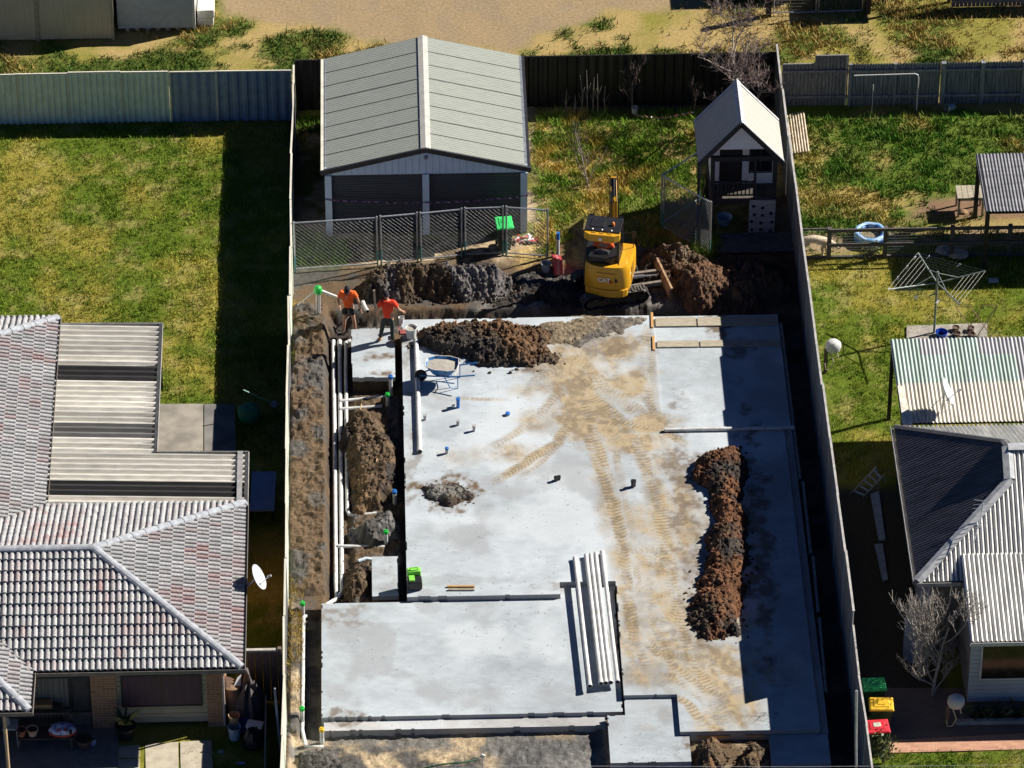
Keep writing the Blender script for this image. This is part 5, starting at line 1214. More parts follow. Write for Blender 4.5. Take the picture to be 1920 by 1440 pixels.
# ---- wheelbarrow
wbp = W(828, 716, ZM); wbt = thing('wheelbarrow', 'blue wheelbarrow with a white rim holding grey concrete mix', 'wheelbarrow', tuple(wbp), R(-8))
wblue = mat('wheelbarrow_blue', (.02, .16, .42), (.015, .12, .33), rough=.4, sc=8); rimw = mat('wheelbarrow_rim', (.62, .60, .55), (.45, .42, .38), rough=.6, sc=9)
def tray(sc_, z): return [(x*sc_+.0, y*sc_, z) for x, y in ((-.42, -.2), (-.46, 0), (-.42, .2), (-.2, .32), (.2, .34), (.45, .26), (.48, 0), (.45, -.26), (.2, -.34), (-.2, -.32))]
lv = [tray(.55, .34), tray(.85, .55), tray(1.0, .66), tray(1.05, .67)]; b = MB(); vs = sum(lv, []); n_ = 10
b.add(vs, [(i*n_+k, i*n_+(k+1) % n_, (i+1)*n_+(k+1) % n_, (i+1)*n_+k) for i in range(3) for k in range(n_)]+[tuple(range(n_-1, -1, -1))]); tr = b.build('tray', wblue, wbt, True)
b = MB(); b.tube(tray(1.04, .675)+[tray(1.04, .675)[0]], .016, 6); b.build('rim', rimw, tr)
b = MB(); vs = tray(.93, .60); b.add([(0, 0, .63)]+vs, [(0, i+1, (i+1) % n_+1) for i in range(n_)]); b.build('concrete_mix', mat('wet_mix', (.36, .335, .29), (.29, .27, .235), rough=.9, sc=10, bump=.3), tr)
b = MB()
for s_ in (-1, 1): b.tube([(-.62, s_*.05, .22), (-.2, s_*.2, .34), (.4, s_*.27, .42), (1.0, s_*.3, .55)], .022, 8)
b.build('handle', wblue, wbt)
for s_ in (-1, 1):
    b = MB(); b.tube([(.1, s_*.24, .4), (.28, s_*.26, .0), (.5, s_*.26, .0), (.5, s_*.27, .42)], .015, 6); b.build('leg', wblue, wbt)
b = MB(); b.lathe([(.10, -.05), (.17, -.05), (.19, 0), (.17, .05), (.10, .05)], 16).xf(Matrix.Translation((-.6, 0, .19)) @ Matrix.Rotation(R(90), 4, 'X')); b.build('wheel', blkp, wbt)
b = MB(); b.tube([(.42, -.28, .48), (.47, .0, .46), (.42, .28, .48)], .013, 6); b.tube([(-.05, -.335, .52), (.0, -.337, .5), (.03, -.337, .54), (.08, -.34, .5), (.12, -.338, .54), (.2, -.335, .51)], .006, 4); b.build('pale_lettering', rimw, tr)

# ---- buckets near worker
def bucket(label, loc, r, h, m, handle=True, rz=0, tilt=0, content=None):
    rt = thing('bucket', label, 'bucket', tuple(loc), rz); rt.rotation_euler = (tilt, 0, rz)
    MB().lathe([(r*.82, 0), (r, h), (r*1.07, h), (r*1.07, h-.02), (r, h-.025), (r*.92, h-.02), (r*.78, .02)], 16, close=False).build('body', m, rt, True)
    MB().lathe([(r*.1, .02), (r*.79, .02)], 16, close=True).build('base', m, rt)
    if content: MB().lathe([(.001, h*.8), (r*.9, h*.8)], 16, close=False).build('contents', content, rt)
    if handle: MB().tube([(r*math.cos(t), .02, h+r*.55*math.sin(t)) for t in np.linspace(0, math.pi, 9)], .006, 5).build('handle', wire, rt)
    return rt
whb = mat('white_plastic', (.66, .66, .65), (.55, .55, .54), rough=.45, sc=6)
bucket('white bucket standing at the top end of the long pipe', W(771, 632, ZM), .17, .36, whb, content=mat('wet_mix', (.36, .335, .29)))
bucket('pale grey bucket on the lane side of the fence panel', W(1024, 508, -.05), .15, .3, mat('pale_grey_plastic', (.5, .55, .58), rough=.5))
b = MB(); b.box(-.14, -.1, 0, .14, .1, .05); b.box(-.14, -.1, .05, -.1, .1, .16); o = b.build('bracket_tool', mat('rust_red_paint', (.3, .09, .08), (.22, .06, .06), rough=.6)); o.location = W(757, 624, ZM)+V(0, 0, .0); tag(o, 'small rusty bracket beside the white bucket', 'tool')
# red folded barrier by the digger, blue topped marker post
b = MB()
for i, (x, c_) in enumerate(((0, 0), (.09, 1), (.18, 0))): b.box(x-.04, -.25, 0, x+.04, .25, .55-.04*i, c_)
o = b.build('red_crate', [mat('faded_red', (.42, .05, .06), (.33, .04, .05), rough=.5), mat('faded_pink', (.5, .16, .16), rough=.6)]); o.location = W(1040, 512, -.05); o.rotation_euler = (R(-20), 0, R(6)); tag(o, 'faded red folded plastic crate on the dirt next to the pale bucket', 'crate')
rt = thing('marker_post', 'white marker post with a blue top standing by a hole left of the digger', 'post', tuple(W(1046, 480, -.02)))
MB().tube([(0, 0, 0), (0, 0, .62)], .05, 10).build('shaft', pvc, rt, True); MB().tube([(0, 0, .62), (0, 0, .86)], .053, 10).build('blue_top', bluep, rt, True)
# red and white litter of barrier tape by the shed
rng = random.Random(5); b = MB()
tapeR, tapeW = mat('tape_red', (.5, .05, .06), rough=.5), mat('tape_white', (.7, .66, .66), rough=.5)
c0 = W(985, 452, 0)
for i in range(26):
    p = c0+V(rng.uniform(-.35, .35), rng.uniform(-.15, .15), rng.uniform(.03, .12)); b.obox(p, (rng.uniform(.08, .2), .06, .012), (rng.uniform(-.5, .5), rng.uniform(-.5, .5), rng.uniform(0, 3)), i % 2)
tag(b.build('tape_bundle', [tapeR, tapeW]), 'tangled red and white barrier tape on the grass beside the shed', 'barrier tape')
def tapeline(label, pts, m1, m2, w_=.03, n=40, tw=2.2):
    P = [Vector(p) for p in pts]; b = MB(True); L = len(P)-1
    for i in range(n):
        t0, t1 = i/n*L, (i+1)/n*L
        q = [P[min(int(t), L-1)].lerp(P[min(int(t), L-1)+1], t-min(int(t), L-1)) for t in (t0, t1)]
        a0, a1 = i*tw, (i+1)*tw; o0, o1 = V(0, math.cos(a0)*w_, math.sin(a0)*w_), V(0, math.cos(a1)*w_, math.sin(a1)*w_)
        b.add([q[0]-o0, q[1]-o1, q[1]+o1, q[0]+o0], [(0, 1, 2, 3)], i % 2)
    return tag(b.build('barrier_tape', [m1, m2]), label, 'barrier tape')
pinkt, purt = mat('pink_tape', (.42, .20, .32), rough=.5), mat('purple_tape', (.12, .07, .20), rough=.5)
tapeline('pink and purple barrier tape strung across the front of the shed', [(sx0-.02, sy0-.05, 1.38)]+[(sx0+(sx1-sx0)*t, sy0-.06, 1.38-.18*math.sin(t*3.14159)-.0) for t in np.linspace(.05, .95, 12)]+[(sx1+.05, sy0-.05, 1.42)], pinkt, purt, .032, 70)
tapeline('red and white tape lying between the saplings at the back fence', [W(1184, 213, .15), W(1205, 218, .1), W(1235, 222, .08), W(1258, 219, .2), W(1300, 210, .5)], mat('tape_red', (.5, .05, .06)), mat('tape_white', (.7, .66, .66)), .04, 40)
tapeline('purple tape hanging from the left post of the cubby house balcony', [(cx0+.02, cy0-.04, 1.75), (cx0, cy0-.06, 1.3), (cx0-.15, cy0-.1, 1.05), (cx0-.1, cy0-.15, .6)], pinkt, purt, .03, 26)
# green and black case, timber etc
rt = thing('tool_case', 'bright green and black battery case standing on the slab edge', 'tool case', tuple(W(778, 1104, ZM)), R(4))
lime = mat('lime_plastic', (.22, .62, .08), (.18, .52, .06), rough=.4)
MB().box(-.2, -.1, .02, .2, .2, .3).build('body', blkp, rt, bevel=.03); MB().box(-.19, .205, .05, .19, .4, .44).build('green_shell', lime, rt, bevel=.03)
MB().box(-.16, -.06, .305, .0, .16, .36).build('green_lid', lime, rt, bevel=.015); MB().tube([(-.1, .28, .43), (-.1, .28, .52), (.1, .28, .52), (.1, .28, .43)], .018, 6).build('handle', lime, rt)
b = MB().box(-.3, -.05, 0, .3, .05, .03); b = MB(); b.tube([W(796, 1440, .12), W(830, 1433, .2), W(865, 1430, .2), W(895, 1424, .15)], .022, 8); tag(b.build('garden_hose', mat('hose_green', (.02, .09, .035), rough=.5)), 'dark green hose lying on the sand mound at the bottom edge', 'hose')
b = MB(); b.tube([W(905, 1470, -.2), W(905, 1470, -.2)+V(0, 0, .95)], .014, 6); b.obox(W(905, 1470, -.2)+V(0, 0, .98), (.1, .05, .1), (0, .5, 0)); tag(b.build('survey_peg', galv), 'thin metal survey peg standing in the sand at the bottom edge', 'peg')
b = MB(); b.tube([W(698, 1049, -.15), W(686, 1047, -.1), W(672, 1052, -.1)], .05, 8); tag(b.build('pipe_offcut', mat('pale_blue_pipe', (.55, .66, .75), rough=.4)), 'pale blue pipe offcut on the dark mound left of the pad', 'pipe offcut')
for i, (a, b_) in enumerate((((556, 1146), (538, 1152)), ((556, 1372), (535, 1358)))):
    q = MB(); q.tube([W(*a, .08), W((a[0]+b_[0])/2, max(a[1], b_[1])+3, .05), W(*b_, .12)], .02, 6); tag(q.build('black_conduit', blkp), ['short black conduit poking from the sand at the trench bend', 'short black conduit poking from the sand near the second green capped riser'][i], 'conduit')
b = MB(); b.tube([W(515, 1290, 1.6), W(523, 1380, .6), W(533, 1452, .0)], .03, 8); tag(b.build('leaning_pipe', pvc, None, True), 'white pipe leaning on the cream topped fence at the front', 'pipe')
b = MB(); q = [WX(1606, 1295, XR-.35), WX(1605, 1390, XR-.33), WX(1606, 1470, XR-.3)]; b.tube(q, .035, 8); tag(b.build('leaning_pole', galv, None, True), 'galvanised pole standing against the dark boundary fence by the wheelie bins', 'pole')
# overhead service wire at the bottom of the picture
b = MB(); a, c_, e = W(330, 1452, 3.0), W(960, 1436, 3.2), W(2000, 1434, 3.4); b.tube([a, a.lerp(c_, .5)+V(0, 0, -.05), c_, c_.lerp(e, .5)+V(0, 0, -.05), e], .006, 5); tag(b.build('overhead_wire', mat('grey_cable', (.4, .4, .4), rough=.6)), 'thin grey overhead wire crossing the bottom of the photo', 'wire')

# ---- excavator
ex = thing('excavator', 'yellow and black mini excavator with a closed cab digging the rear trench', 'excavator', tuple(W(1143, 549, -.06)), 0)
yel = mat('excavator_yellow', (.60, .31, .012), (.54, .27, .012), rough=.38, sc=3, spec=.5); yeld = mat('excavator_vent', (.30, .15, .01), rough=.6)
blm = mat('excavator_black', (.018, .018, .02), (.013, .013, .015), rough=.4); rub = mat('track_rubber', (.10, .095, .09), (.05, .05, .048), rough=.9, sc=12)
U = Matrix.Rotation(R(13), 4, 'Z')
for s_ in (-1, 1):
    b = MB(); y_ = s_*.58; path_ = []
    for t in np.linspace(math.pi/2, -math.pi/2, 9): path_.append((.78+.22*math.cos(t), .24+.22*math.sin(t)))
    for t in np.linspace(-math.pi/2, -3*math.pi/2, 9): path_.append((-.78+.22*math.cos(t), .24+.22*math.sin(t)))
    path_.append(path_[0]); n_ = len(path_); vs, fs = [], []
    for x, z in path_: vs += [(x, y_-.17, z), (x, y_+.17, z)]
    for i in range(n_-1): fs.append((2*i, 2*i+1, 2*i+3, 2*i+2))
    b.add(vs, fs)
    # cleats
    L = 0; seg = []
    for i in range(n_-1):
        (x0_, z0_), (x1_, z1_) = path_[i], path_[i+1]; l = math.hypot(x1_-x0_, z1_-z0_); seg.append((L, l, i)); L += l
    k = 0.0
    while k < L:
        for l0, l, i in seg:
            if l0 <= k < l0+l:
                (x0_, z0_), (x1_, z1_) = path_[i], path_[i+1]; t = (k-l0)/l; x, z = x0_+(x1_-x0_)*t, z0_+(z1_-z0_)*t; a = math.atan2(z1_-z0_, x1_-x0_)
                b.obox((x-math.sin(a)*.012, y_+.045*(1 if int(k/.09) % 2 else -1), z+math.cos(a)*.012), (.045, .22, .035), (0, -a, 0)); break
        k += .09
    tr = b.xf(U).build('track', rub, ex)
    b = MB(); b.box(-.78, y_-.12, .12, .78, y_+.12, .36)
    for x in (-.78, -.4, 0, .4, .78): b.lathe([(.12, -.15), (.12, .15)], 12).xf(Matrix.Translation((x, y_, .22)) @ Matrix.Rotation(R(90), 4, 'X'), len(b.v)-24)
    b.xf(U).build('track_frame', blm, tr)
b = MB(); b.box(-.5, -.42, .25, .5, .42, .45); b.lathe([(.35, .45), (.35, .6)], 16); b.xf(U).build('undercarriage', blm, ex)
b = MB()
for s_ in (-1, 1): b.bar((.5, s_*.3, .32), (1.5, s_*.28, .3), .1, .12)
b.xf(U).build('blade_arm', mat('dirty_steel', (.22, .19, .16), (.14, .12, .1), rough=.6), ex)
b = MB(); b.tube([(.55, .0, .45), (1.05, 0, .42)], .06, 8); b.tube([(1.0, 0, .42), (1.45, 0, .38)], .03, 8); b.xf(U).build('blade_cylinder', mat('chrome', (.5, .5, .5), rough=.25, metal=.8), ex)
b = MB(); vs = []
for z, dx in ((.02, .05), (.14, -.03), (.28, -.03), (.42, .05)): vs += [(1.6+dx, -.8, z), (1.6+dx, .8, z), (1.66+dx, .8, z), (1.66+dx, -.8, z)]
b.add(vs, [(i*4+k, i*4+(k+1) % 4, i*4+4+(k+1) % 4, i*4+4+k) for i in range(3) for k in range(4)]+[(3, 2, 1, 0), (12, 13, 14, 15)]); b.xf(U).build('blade', mat('rusty_blade', (.42, .27, .16), (.25, .15, .09), rough=.7, sc=9), ex)
H = Matrix.Rotation(R(-12), 4, 'Z') @ Matrix.Scale(.93, 4, (1, 0, 0))
HB = Matrix.Rotation(R(-1), 4, 'Z')
def up(b): return b.xf(H)
# rear body: rounded plan
def rearpoly(g=0.):
    pts = [(.74+g, .55), (.74+g, -.25)]
    for t in np.linspace(0, math.pi, 11): pts.append(((.5+g)*math.cos(t)+.24*(1 if math.cos(t) > 0 else -1)*min(1, abs(math.cos(t))*2), -.42-(.38+g)*math.sin(t)))
    return pts+[(-.74-g, -.25), (-.74-g, .55)]
b = MB(); pp = rearpoly(); n_ = len(pp); vs = []
for z, k in ((.56, .97), (.66, 1.0), (1.34, .985), (1.46, .93)): vs += [(x*k, y*k if y < 0 else y, z) for x, y in pp]
b.add(vs, [(i*n_+k, i*n_+(k+1) % n_, (i+1)*n_+(k+1) % n_, (i+1)*n_+k) for i in range(3) for k in range(n_)]+[tuple(range(n_-1, -1, -1)), tuple(range(3*n_, 4*n_))])
body = up(b).build('engine_cover', yel, ex, True)
b = MB(); pq = [(x, y) for x, y in rearpoly(.035) if y < -.55]; pq = [(pq[0][0], -.5)]+pq+[(pq[-1][0], -.5)]; b.prism(pq, .44, .7); up(b).build('counterweight', yel, ex, bevel=.02)
b = MB(); b.add([(.375, -.62, 1.44), (.70, -.5, 1.40), (.74, .42, 1.32), (.375, .46, 1.36), (.375, -.5, 1.5), (.6, -.42, 1.48), (.62, .3, 1.42), (.375, .34, 1.46)], [(0, 1, 5, 4), (1, 2, 6, 5), (2, 3, 7, 6), (4, 5, 6, 7)]); up(b).build('side_hood', yel, ex, bevel=.02)
b = MB(); b.obox((.742, -.12, 1.0), (.012, .38, .5)); up(b).build('side_vent', yeld, body)
b = MB()
for sx_ in (-.42, .3): b.obox((sx_, -.775+.04*(sx_ < 0), .86), (.008, .01, .62), (0, 0, -.12 if sx_ < 0 else .12))
b.obox((0, -.802, 1.28), (.6, .006, .01)); up(b).build('panel_seam', blm, body)
b = MB(); b.obox((.5, -.66, .74), (.13, .02, .05), (0, 0, R(32))); b.obox((-.5, -.66, .74), (.13, .02, .05), (0, 0, R(-32))); up(b).build('reflector', mat('red_reflector', (.5, .02, .01), rough=.3), body)
def textmesh(s, size, name, m, parent, M, ex_=.004):
    cu = bpy.data.curves.new(name, 'FONT'); cu.body = s; cu.size = size; cu.extrude = ex_; cu.align_x = 'CENTER'; cu.offset = size*.022
    t_ = bpy.data.objects.new(name, cu); COL.objects.link(t_); dg = bpy.context.evaluated_depsgraph_get(); me = bpy.data.meshes.new_from_object(t_.evaluated_get(dg))
    bpy.data.objects.remove(t_); me.transform(M); me.materials.clear(); me.materials.append(m); o = bpy.data.objects.new(name, me); COL.objects.link(o); o.parent = parent; return o
lw = mat('logo_white', (.8, .8, .8), (.78, .78, .78), rough=.4)
lm = H @ Matrix.Translation((-.05, -.812, .98)) @ Matrix.Rotation(R(90), 4, 'X')
textmesh('CAT', .2, 'logo_letters', lw, body, lm)
b = MB(); b.add([(.08, -.809, .95), (.24, -.806, .95), (.16, -.808, 1.07)], [(0, 1, 2)]); up(b).build('logo_triangle', mat('logo_red', (.35, .03, .02), rough=.5), body)
b = MB(); b.obox((.33, -.795, 1.03), (.09, .012, .1)); up(b).build('latch', blm, body)
# cab
cx_, cX_, cyb, cyf, cz0, cz1 = -.75, .36, -.50, .26, 1.0, 2.46
b = MB(); b.prism([(cx_, cyb+.1), (cx_+.2, cyb-.08), (cX_-.2, cyb-.08), (cX_, cyb+.1), (cX_, cyf), (cx_, cyf)], 1.42, 1.68)
for x, y in ((cx_+.03, cyb+.06), (cX_-.03, cyb+.06), (cx_+.03, cyf-.03), (cX_-.03, cyf-.03)): b.box(x-.035, y-.035, .6, x+.035, y+.035, cz1)
b.box(cx_, cyb+.1, .6, cx_+.03, cyf, 1.4); b.box(cx_, cyb, .6, cX_, cyf, .66); cabo = up(b).build('cab', blm, ex)
b = MB(); b.box(cx_-.01, cyb+.04, cz1, cX_+.01, cyf+.02, cz1+.09); b.box(cx_+.15, cyb+.22, cz1+.091, cx_+.6, cyf-.12, cz1+.11); up(b).build('cab_roof', blm, cabo, bevel=.03)
b = MB(); b.prism([(cx_-.015, cyb+.18), (cx_-.015, cyb-.0), (cx_+.16, cyb-.12), (cX_-.16, cyb-.12), (cX_+.015, cyb), (cX_+.015, cyb+.18)], cz1-.2, cz1+.05); up(b).build('roof_visor', yel, cabo, bevel=.02)
for x in (-.45, -.2, .05): b = MB().obox((x, cyb-.0, cz1+.055), (.13, .09, .012)); up(b).build('visor_slot', yeld, cabo)
b = MB()
for x in (-.5, -.2, .1): b.lathe([(.028, 0), (.028, .02), (.015, .03)], 8, (x, cyb+.09, cz1+.09))
up(b).build('roof_lamp', lw, cabo)
b = MB(); b.lathe([(.055, 0), (.05, .015)], 12).xf(Matrix.Translation((-.22, cyb-.122, cz1-.1)) @ Matrix.Rotation(R(90), 4, 'X')); up(b).build('rear_lamp', lw, cabo)
b = MB(); b.lathe([(.055, 0), (.06, .05), (.04, .1), (.01, .12)], 12, (.1, -.12, cz1+.09)); up(b).build('beacon', mat('amber_lens', (.75, .18, .02), rough=.3), cabo)
b = MB(); b.tube([(cX_+.0, .45, 1.9), (cX_+.3, .4, 2.0), (cX_+.32, .38, 1.45)], .012, 6); b.obox((cX_+.33, .37, 1.95), (.12, .03, .2)); b.obox((cX_-.1, cyf+.08, cz1+.03), (.16, .03, .12)); b.obox((cx_+.1, cyf+.08, cz1+.03), (.16, .03, .12)); up(b).build('mirror', blm, cabo)
gl = glassmat('cab_glass', (.03, .04, .045), .14)
b = MB(); b.add([(cx_+.02, cyb+.08, 1.68), (cx_+.2, cyb-.07, 1.68), (cX_-.2, cyb-.07, 1.68), (cX_-.02, cyb+.08, 1.68), (cx_+.02, cyb+.08, cz1-.19), (cx_+.2, cyb-.07, cz1-.19), (cX_-.2, cyb-.07, cz1-.19), (cX_-.02, cyb+.08, cz1-.19)], [(0, 1, 5, 4), (1, 2, 6, 5), (2, 3, 7, 6)])
b.add([(cX_, cyb+.1, 1.5), (cX_, cyf-.05, 1.5), (cX_, cyf-.05, cz1-.05), (cX_, cyb+.1, cz1-.05)], [(0, 1, 2, 3)]); b.add([(cx_+.01, cyb+.1, 1.5), (cx_+.01, cyf-.05, 1.5), (cx_+.01, cyf-.05, cz1-.05), (cx_+.01, cyb+.1, cz1-.05)], [(0, 3, 2, 1)])
up(b).build('cab_window', gl, cabo)
b = MB(); b.obox((-.2, -.12, 1.02), (.44, .34, .14)); b.obox((-.2, -.33, 1.38), (.46, .1, .7), (R(-8), 0, 0)); b.lathe([(.2, 0), (.24, .1), (.18, .2), (.06, .24)], 12, (-.2, -.34, 1.58), sx=1, sy=.3); up(b).build('seat', mat('seat_grey', (.07, .075, .08), (.05, .055, .06), rough=.8), cabo, bevel=.03)
# boom, stick, bucket
ml = Matrix.Translation((.13, -.12, 0))
def beam(pts, w_, hs):
    b = MB(); P = [V(0, *p) for p in pts]; vs = []
    for i, p in enumerate(P):
        d = (P[min(i+1, len(P)-1)]-P[max(i-1, 0)]).normalized(); n_ = V(1, 0, 0).cross(d)
        for sx_, sn in ((-1, -1), (1, -1), (1, 1), (-1, 1)): vs.append(p+V(sx_*w_/2, 0, 0)+n_*(sn*hs[i]/2))
    fs = [(3, 2, 1, 0), tuple(range(len(vs)-4, len(vs)))]+[(i*4+k, i*4+(k+1) % 4, i*4+4+(k+1) % 4, i*4+4+k) for i in range(len(P)-1) for k in range(4)]
    return b.add(vs, fs).xf(HB @ ml)
bo = beam([(.7, .75), (1.05, 1.6), (1.45, 2.35), (2.0, 2.72)], .2, [.22, .3, .28, .2]).build('boom', yel, ex, bevel=.015)
b = MB(); b.box(-.15, .45, .5, .15, .9, .95); b.xf(HB @ ml).build('boom_bracket', blm, ex)
stk = beam([(1.85, 2.9), (2.02, 2.6), (2.45, .95)], .16, [.16, .24, .14]).build('stick', yel, ex, bevel=.01)
b = MB(); b.tube([V(0, .9, .95), V(0, 1.35, 1.85)], .05, 8); b.tube([V(0, 1.3, 1.75), V(0, 1.5, 2.2)], .03, 8); b.tube([V(.0, 1.45, 2.55), V(0, 1.85, 2.92)], .05, 8)
for x in (-.12, -.06, .07, .13): b.tube([V(x, .75, 1.0), V(x, .95, 1.75), V(x, 1.3, 2.48), V(x*.8, 1.85, 2.92), V(x*.6, 2.05, 2.8)], .017, 6)
b.xf(HB @ ml).build('hydraulic_hose', blm, bo)
b = MB(); pr = [(2.4, .95), (2.65, .85), (2.72, .55), (2.6, .3), (2.3, .25), (2.12, .42)]
for i in range(len(pr)-1): b.bar(V(0, *pr[i]), V(0, *pr[i+1]), .55, .04, up=(1, 0, 0)) if False else b.add([V(-.28, *pr[i]), V(.28, *pr[i]), V(.28, *pr[i+1]), V(-.28, *pr[i+1])], [(0, 1, 2, 3)])
for s_ in (-.28, .28): b.add([V(s_, *q) for q in pr], [tuple(range(6))])
b.xf(HB @ ml).build('bucket', blm, ex)

# ================================================================ PEOPLE AND ANIMAL
def skin(name, nodes, m, parent, sub=2):
    """one continuous surface grown round a skeleton: nodes = {key: (parent key, (x, y, z), radius or (rx, ry))}"""
    keys = list(nodes); ix = {k: i for i, k in enumerate(keys)}
    me = bpy.data.meshes.new(name); me.from_pydata([nodes[k][1] for k in keys], [(ix[nodes[k][0]], ix[k]) for k in keys if nodes[k][0]], [])
    o = bpy.data.objects.new(name, me); COL.objects.link(o)
    o.modifiers.new('skin', 'SKIN')
    for k in keys:
        r = nodes[k][2]; r = r if isinstance(r, tuple) else (r, r); d = me.skin_vertices[0].data[ix[k]]; d.radius = r; d.use_root = nodes[k][0] is None
    s_ = o.modifiers.new('sub', 'SUBSURF'); s_.levels = s_.render_levels = sub
    dg = bpy.context.evaluated_depsgraph_get(); m2 = bpy.data.meshes.new_from_object(o.evaluated_get(dg))
    bpy.data.objects.remove(o); m2.materials.clear(); m2.materials.append(m); m2.shade_smooth()
    o = bpy.data.objects.new(name, m2); COL.objects.link(o); o.parent = parent; return o
skinm = mat('skin', (.46, .26, .17), (.40, .215, .14), rough=.6, sc=8)
hiv = mat('orange_shirt', (.85, .12, .012), (.74, .09, .01), rough=.75, sc=5)
hivr = mat('red_orange_shirt', (.86, .055, .01), (.75, .04, .008), rough=.75, sc=5)
blackc = mat('black_cloth', (.018, .018, .02), (.012, .012, .014), rough=.85, sc=8)
grnc = mat('dark_green_cloth', (.04, .05, .04), (.026, .033, .028), rough=.85, sc=8)
tanb = mat('tan_boots', (.5, .28, .1), (.25, .15, .07), rough=.8, sc=9)
hair = mat('dark_hair', (.03, .02, .015), rough=.8)
def hand(nd, key, p, d, up_):
    """five fingers of different lengths curling from a palm at p, pointing along d"""
    p, d, u = Vector(p), Vector(d).normalized(), Vector(up_).normalized(); s = d.cross(u).normalized()
    nd[key+'palm'] = (key, tuple(p+d*.045), (.036, .017))
    for i, (o_, l) in enumerate(((-.03, .062), (-.01, .075), (.011, .070), (.031, .052))):
        a = p+d*.085+s*o_; b = a+d*l*.55-u*.008; c = b+d*l*.4-u*.03
        nd[key+'f%da' % i] = (key+'palm', tuple(a), .0095); nd[key+'f%db' % i] = (key+'f%da' % i, tuple(b), .0085); nd[key+'f%dc' % i] = (key+'f%db' % i, tuple(c), .0075)
    a = p+d*.045-s*.045-u*.01; nd[key+'ta'] = (key+'palm', tuple(a), .011); nd[key+'tb'] = (key+'ta', tuple(a+d*.045-s*.012-u*.012), .009)
def person(label, loc, rz, shirt, pants, J, shorts=False, boots=tanb, cap=True, sleeves=.5, head_tilt=0.):
    """faces +y. J holds the joints that the pose moves"""
    D = dict(pel=(0, 0, .96), sp=(0, .0, 1.13), ch=(0, .0, 1.33), nk=(0, .0, 1.49), hd=(0, .02, 1.60), tp=(0, .02, 1.70),
             shL=(-.185, 0, 1.43), elL=(-.25, -.02, 1.15), wrL=(-.27, .06, .90), shR=(.185, 0, 1.43), elR=(.25, -.02, 1.15), wrR=(.27, .06, .90),
             hpL=(-.095, 0, .92), knL=(-.11, .03, .50), anL=(-.12, 0, .09), hpR=(.095, 0, .92), knR=(.11, .03, .50), anR=(.12, 0, .09))
    D.update(J); P = lambda k: D[k]; L = lambda a, b, t: tuple(Vector(D[a]).lerp(Vector(D[b]), t))
    rt = thing('person', label, 'person', loc, rz)
    n = dict(pel=(None, P('pel'), (.14, .10)), sp=('pel', P('sp'), (.135, .095)), ch=('sp', P('ch'), (.16, .105)), nk=('ch', P('nk'), .058), jaw=('nk', tuple(Vector(P('hd'))-V(0, -.01, .035)), (.062, .075)), hd=('jaw', tuple(Vector(P('hd'))+V(0, 0, .02)), (.075, .092)), tp=('hd', P('tp'), (.06, .075)))
    for s in 'LR':
        n['sh'+s] = ('ch', P('sh'+s), .062); n['el'+s] = ('sh'+s, P('el'+s), .044); n['fm'+s] = ('el'+s, L('el'+s, 'wr'+s, .35), .041); n['wr'+s] = ('fm'+s, P('wr'+s), (.03, .024))
        d = Vector(P('wr'+s))-Vector(P('el'+s)); hand(n, 'wr'+s, P('wr'+s), d, V(1 if s == 'L' else -1, .3, 0))
        n['hp'+s] = ('pel', P('hp'+s), .088); n['th'+s] = ('hp'+s, L('hp'+s, 'kn'+s, .4), .078); n['kn'+s] = ('th'+s, P('kn'+s), .056); n['cf'+s] = ('kn'+s, L('kn'+s, 'an'+s, .3), .058); n['an'+s] = ('cf'+s, P('an'+s), .038)
        n['to'+s] = ('an'+s, tuple(Vector(P('an'+s))+V(0, .14, -.05)), (.04, .03))
    skin('body', n, skinm, rt)
    # clothing
    c = dict(hem=(None, tuple(Vector(P('pel'))+V(0, 0, -.08)), (.165, .125)), pel=('hem', tuple(Vector(P('pel'))+V(0, 0, .06)), (.162, .122)), sp=('pel', P('sp'), (.158, .115)), ch=('sp', P('ch'), (.178, .125)), nk=('ch', tuple(Vector(P('ch')).lerp(Vector(P('nk')), .72)), .085))
    for s in 'LR': c['sh'+s] = ('ch', P('sh'+s), .085); c['sl'+s] = ('sh'+s, L('sh'+s, 'el'+s, sleeves), .078); c['se'+s] = ('sl'+s, L('sh'+s, 'el'+s, sleeves+.12), .075)
    so_ = skin('shirt', c, shirt, rt)
    q = dict(pel=(None, tuple(Vector(P('pel'))+V(0, 0, .05)), (.155, .115)), lo=('pel', tuple(Vector(P('pel'))+V(0, 0, -.06)), (.15, .115)))
    for s in 'LR':
        q['hp'+s] = ('lo', P('hp'+s), .10); q['th'+s] = ('hp'+s, L('hp'+s, 'kn'+s, .4), .10 if shorts else .09)
        if shorts: q['kn'+s] = ('th'+s, L('hp'+s, 'kn'+s, .66), .105)
        else: q['kn'+s] = ('th'+s, P('kn'+s), .072); q['cf'+s] = ('kn'+s, L('kn'+s, 'an'+s, .4), .068); q['an'+s] = ('cf'+s, L('kn'+s, 'an'+s, .9), .06)
    skin('shorts' if shorts else 'trousers', q, pants, rt)
    for s in 'LR':
        a = Vector(P('an'+s)); skin('boot', dict(t=(None, tuple(a+V(0, -.005, .07)), .056), a=('t', tuple(a+V(0, -.01, -.01)), .055), h=('a', tuple(a+V(0, -.03, -.055)), (.045, .035)), m=('a', tuple(a+V(0, .09, -.05)), (.05, .04)), b=('m', tuple(a+V(0, .19, -.06)), (.045, .03))), boots, rt)
    hd = Vector(P('hd')); HM = Matrix.Translation(hd) @ Matrix.Rotation(head_tilt, 4, 'X')
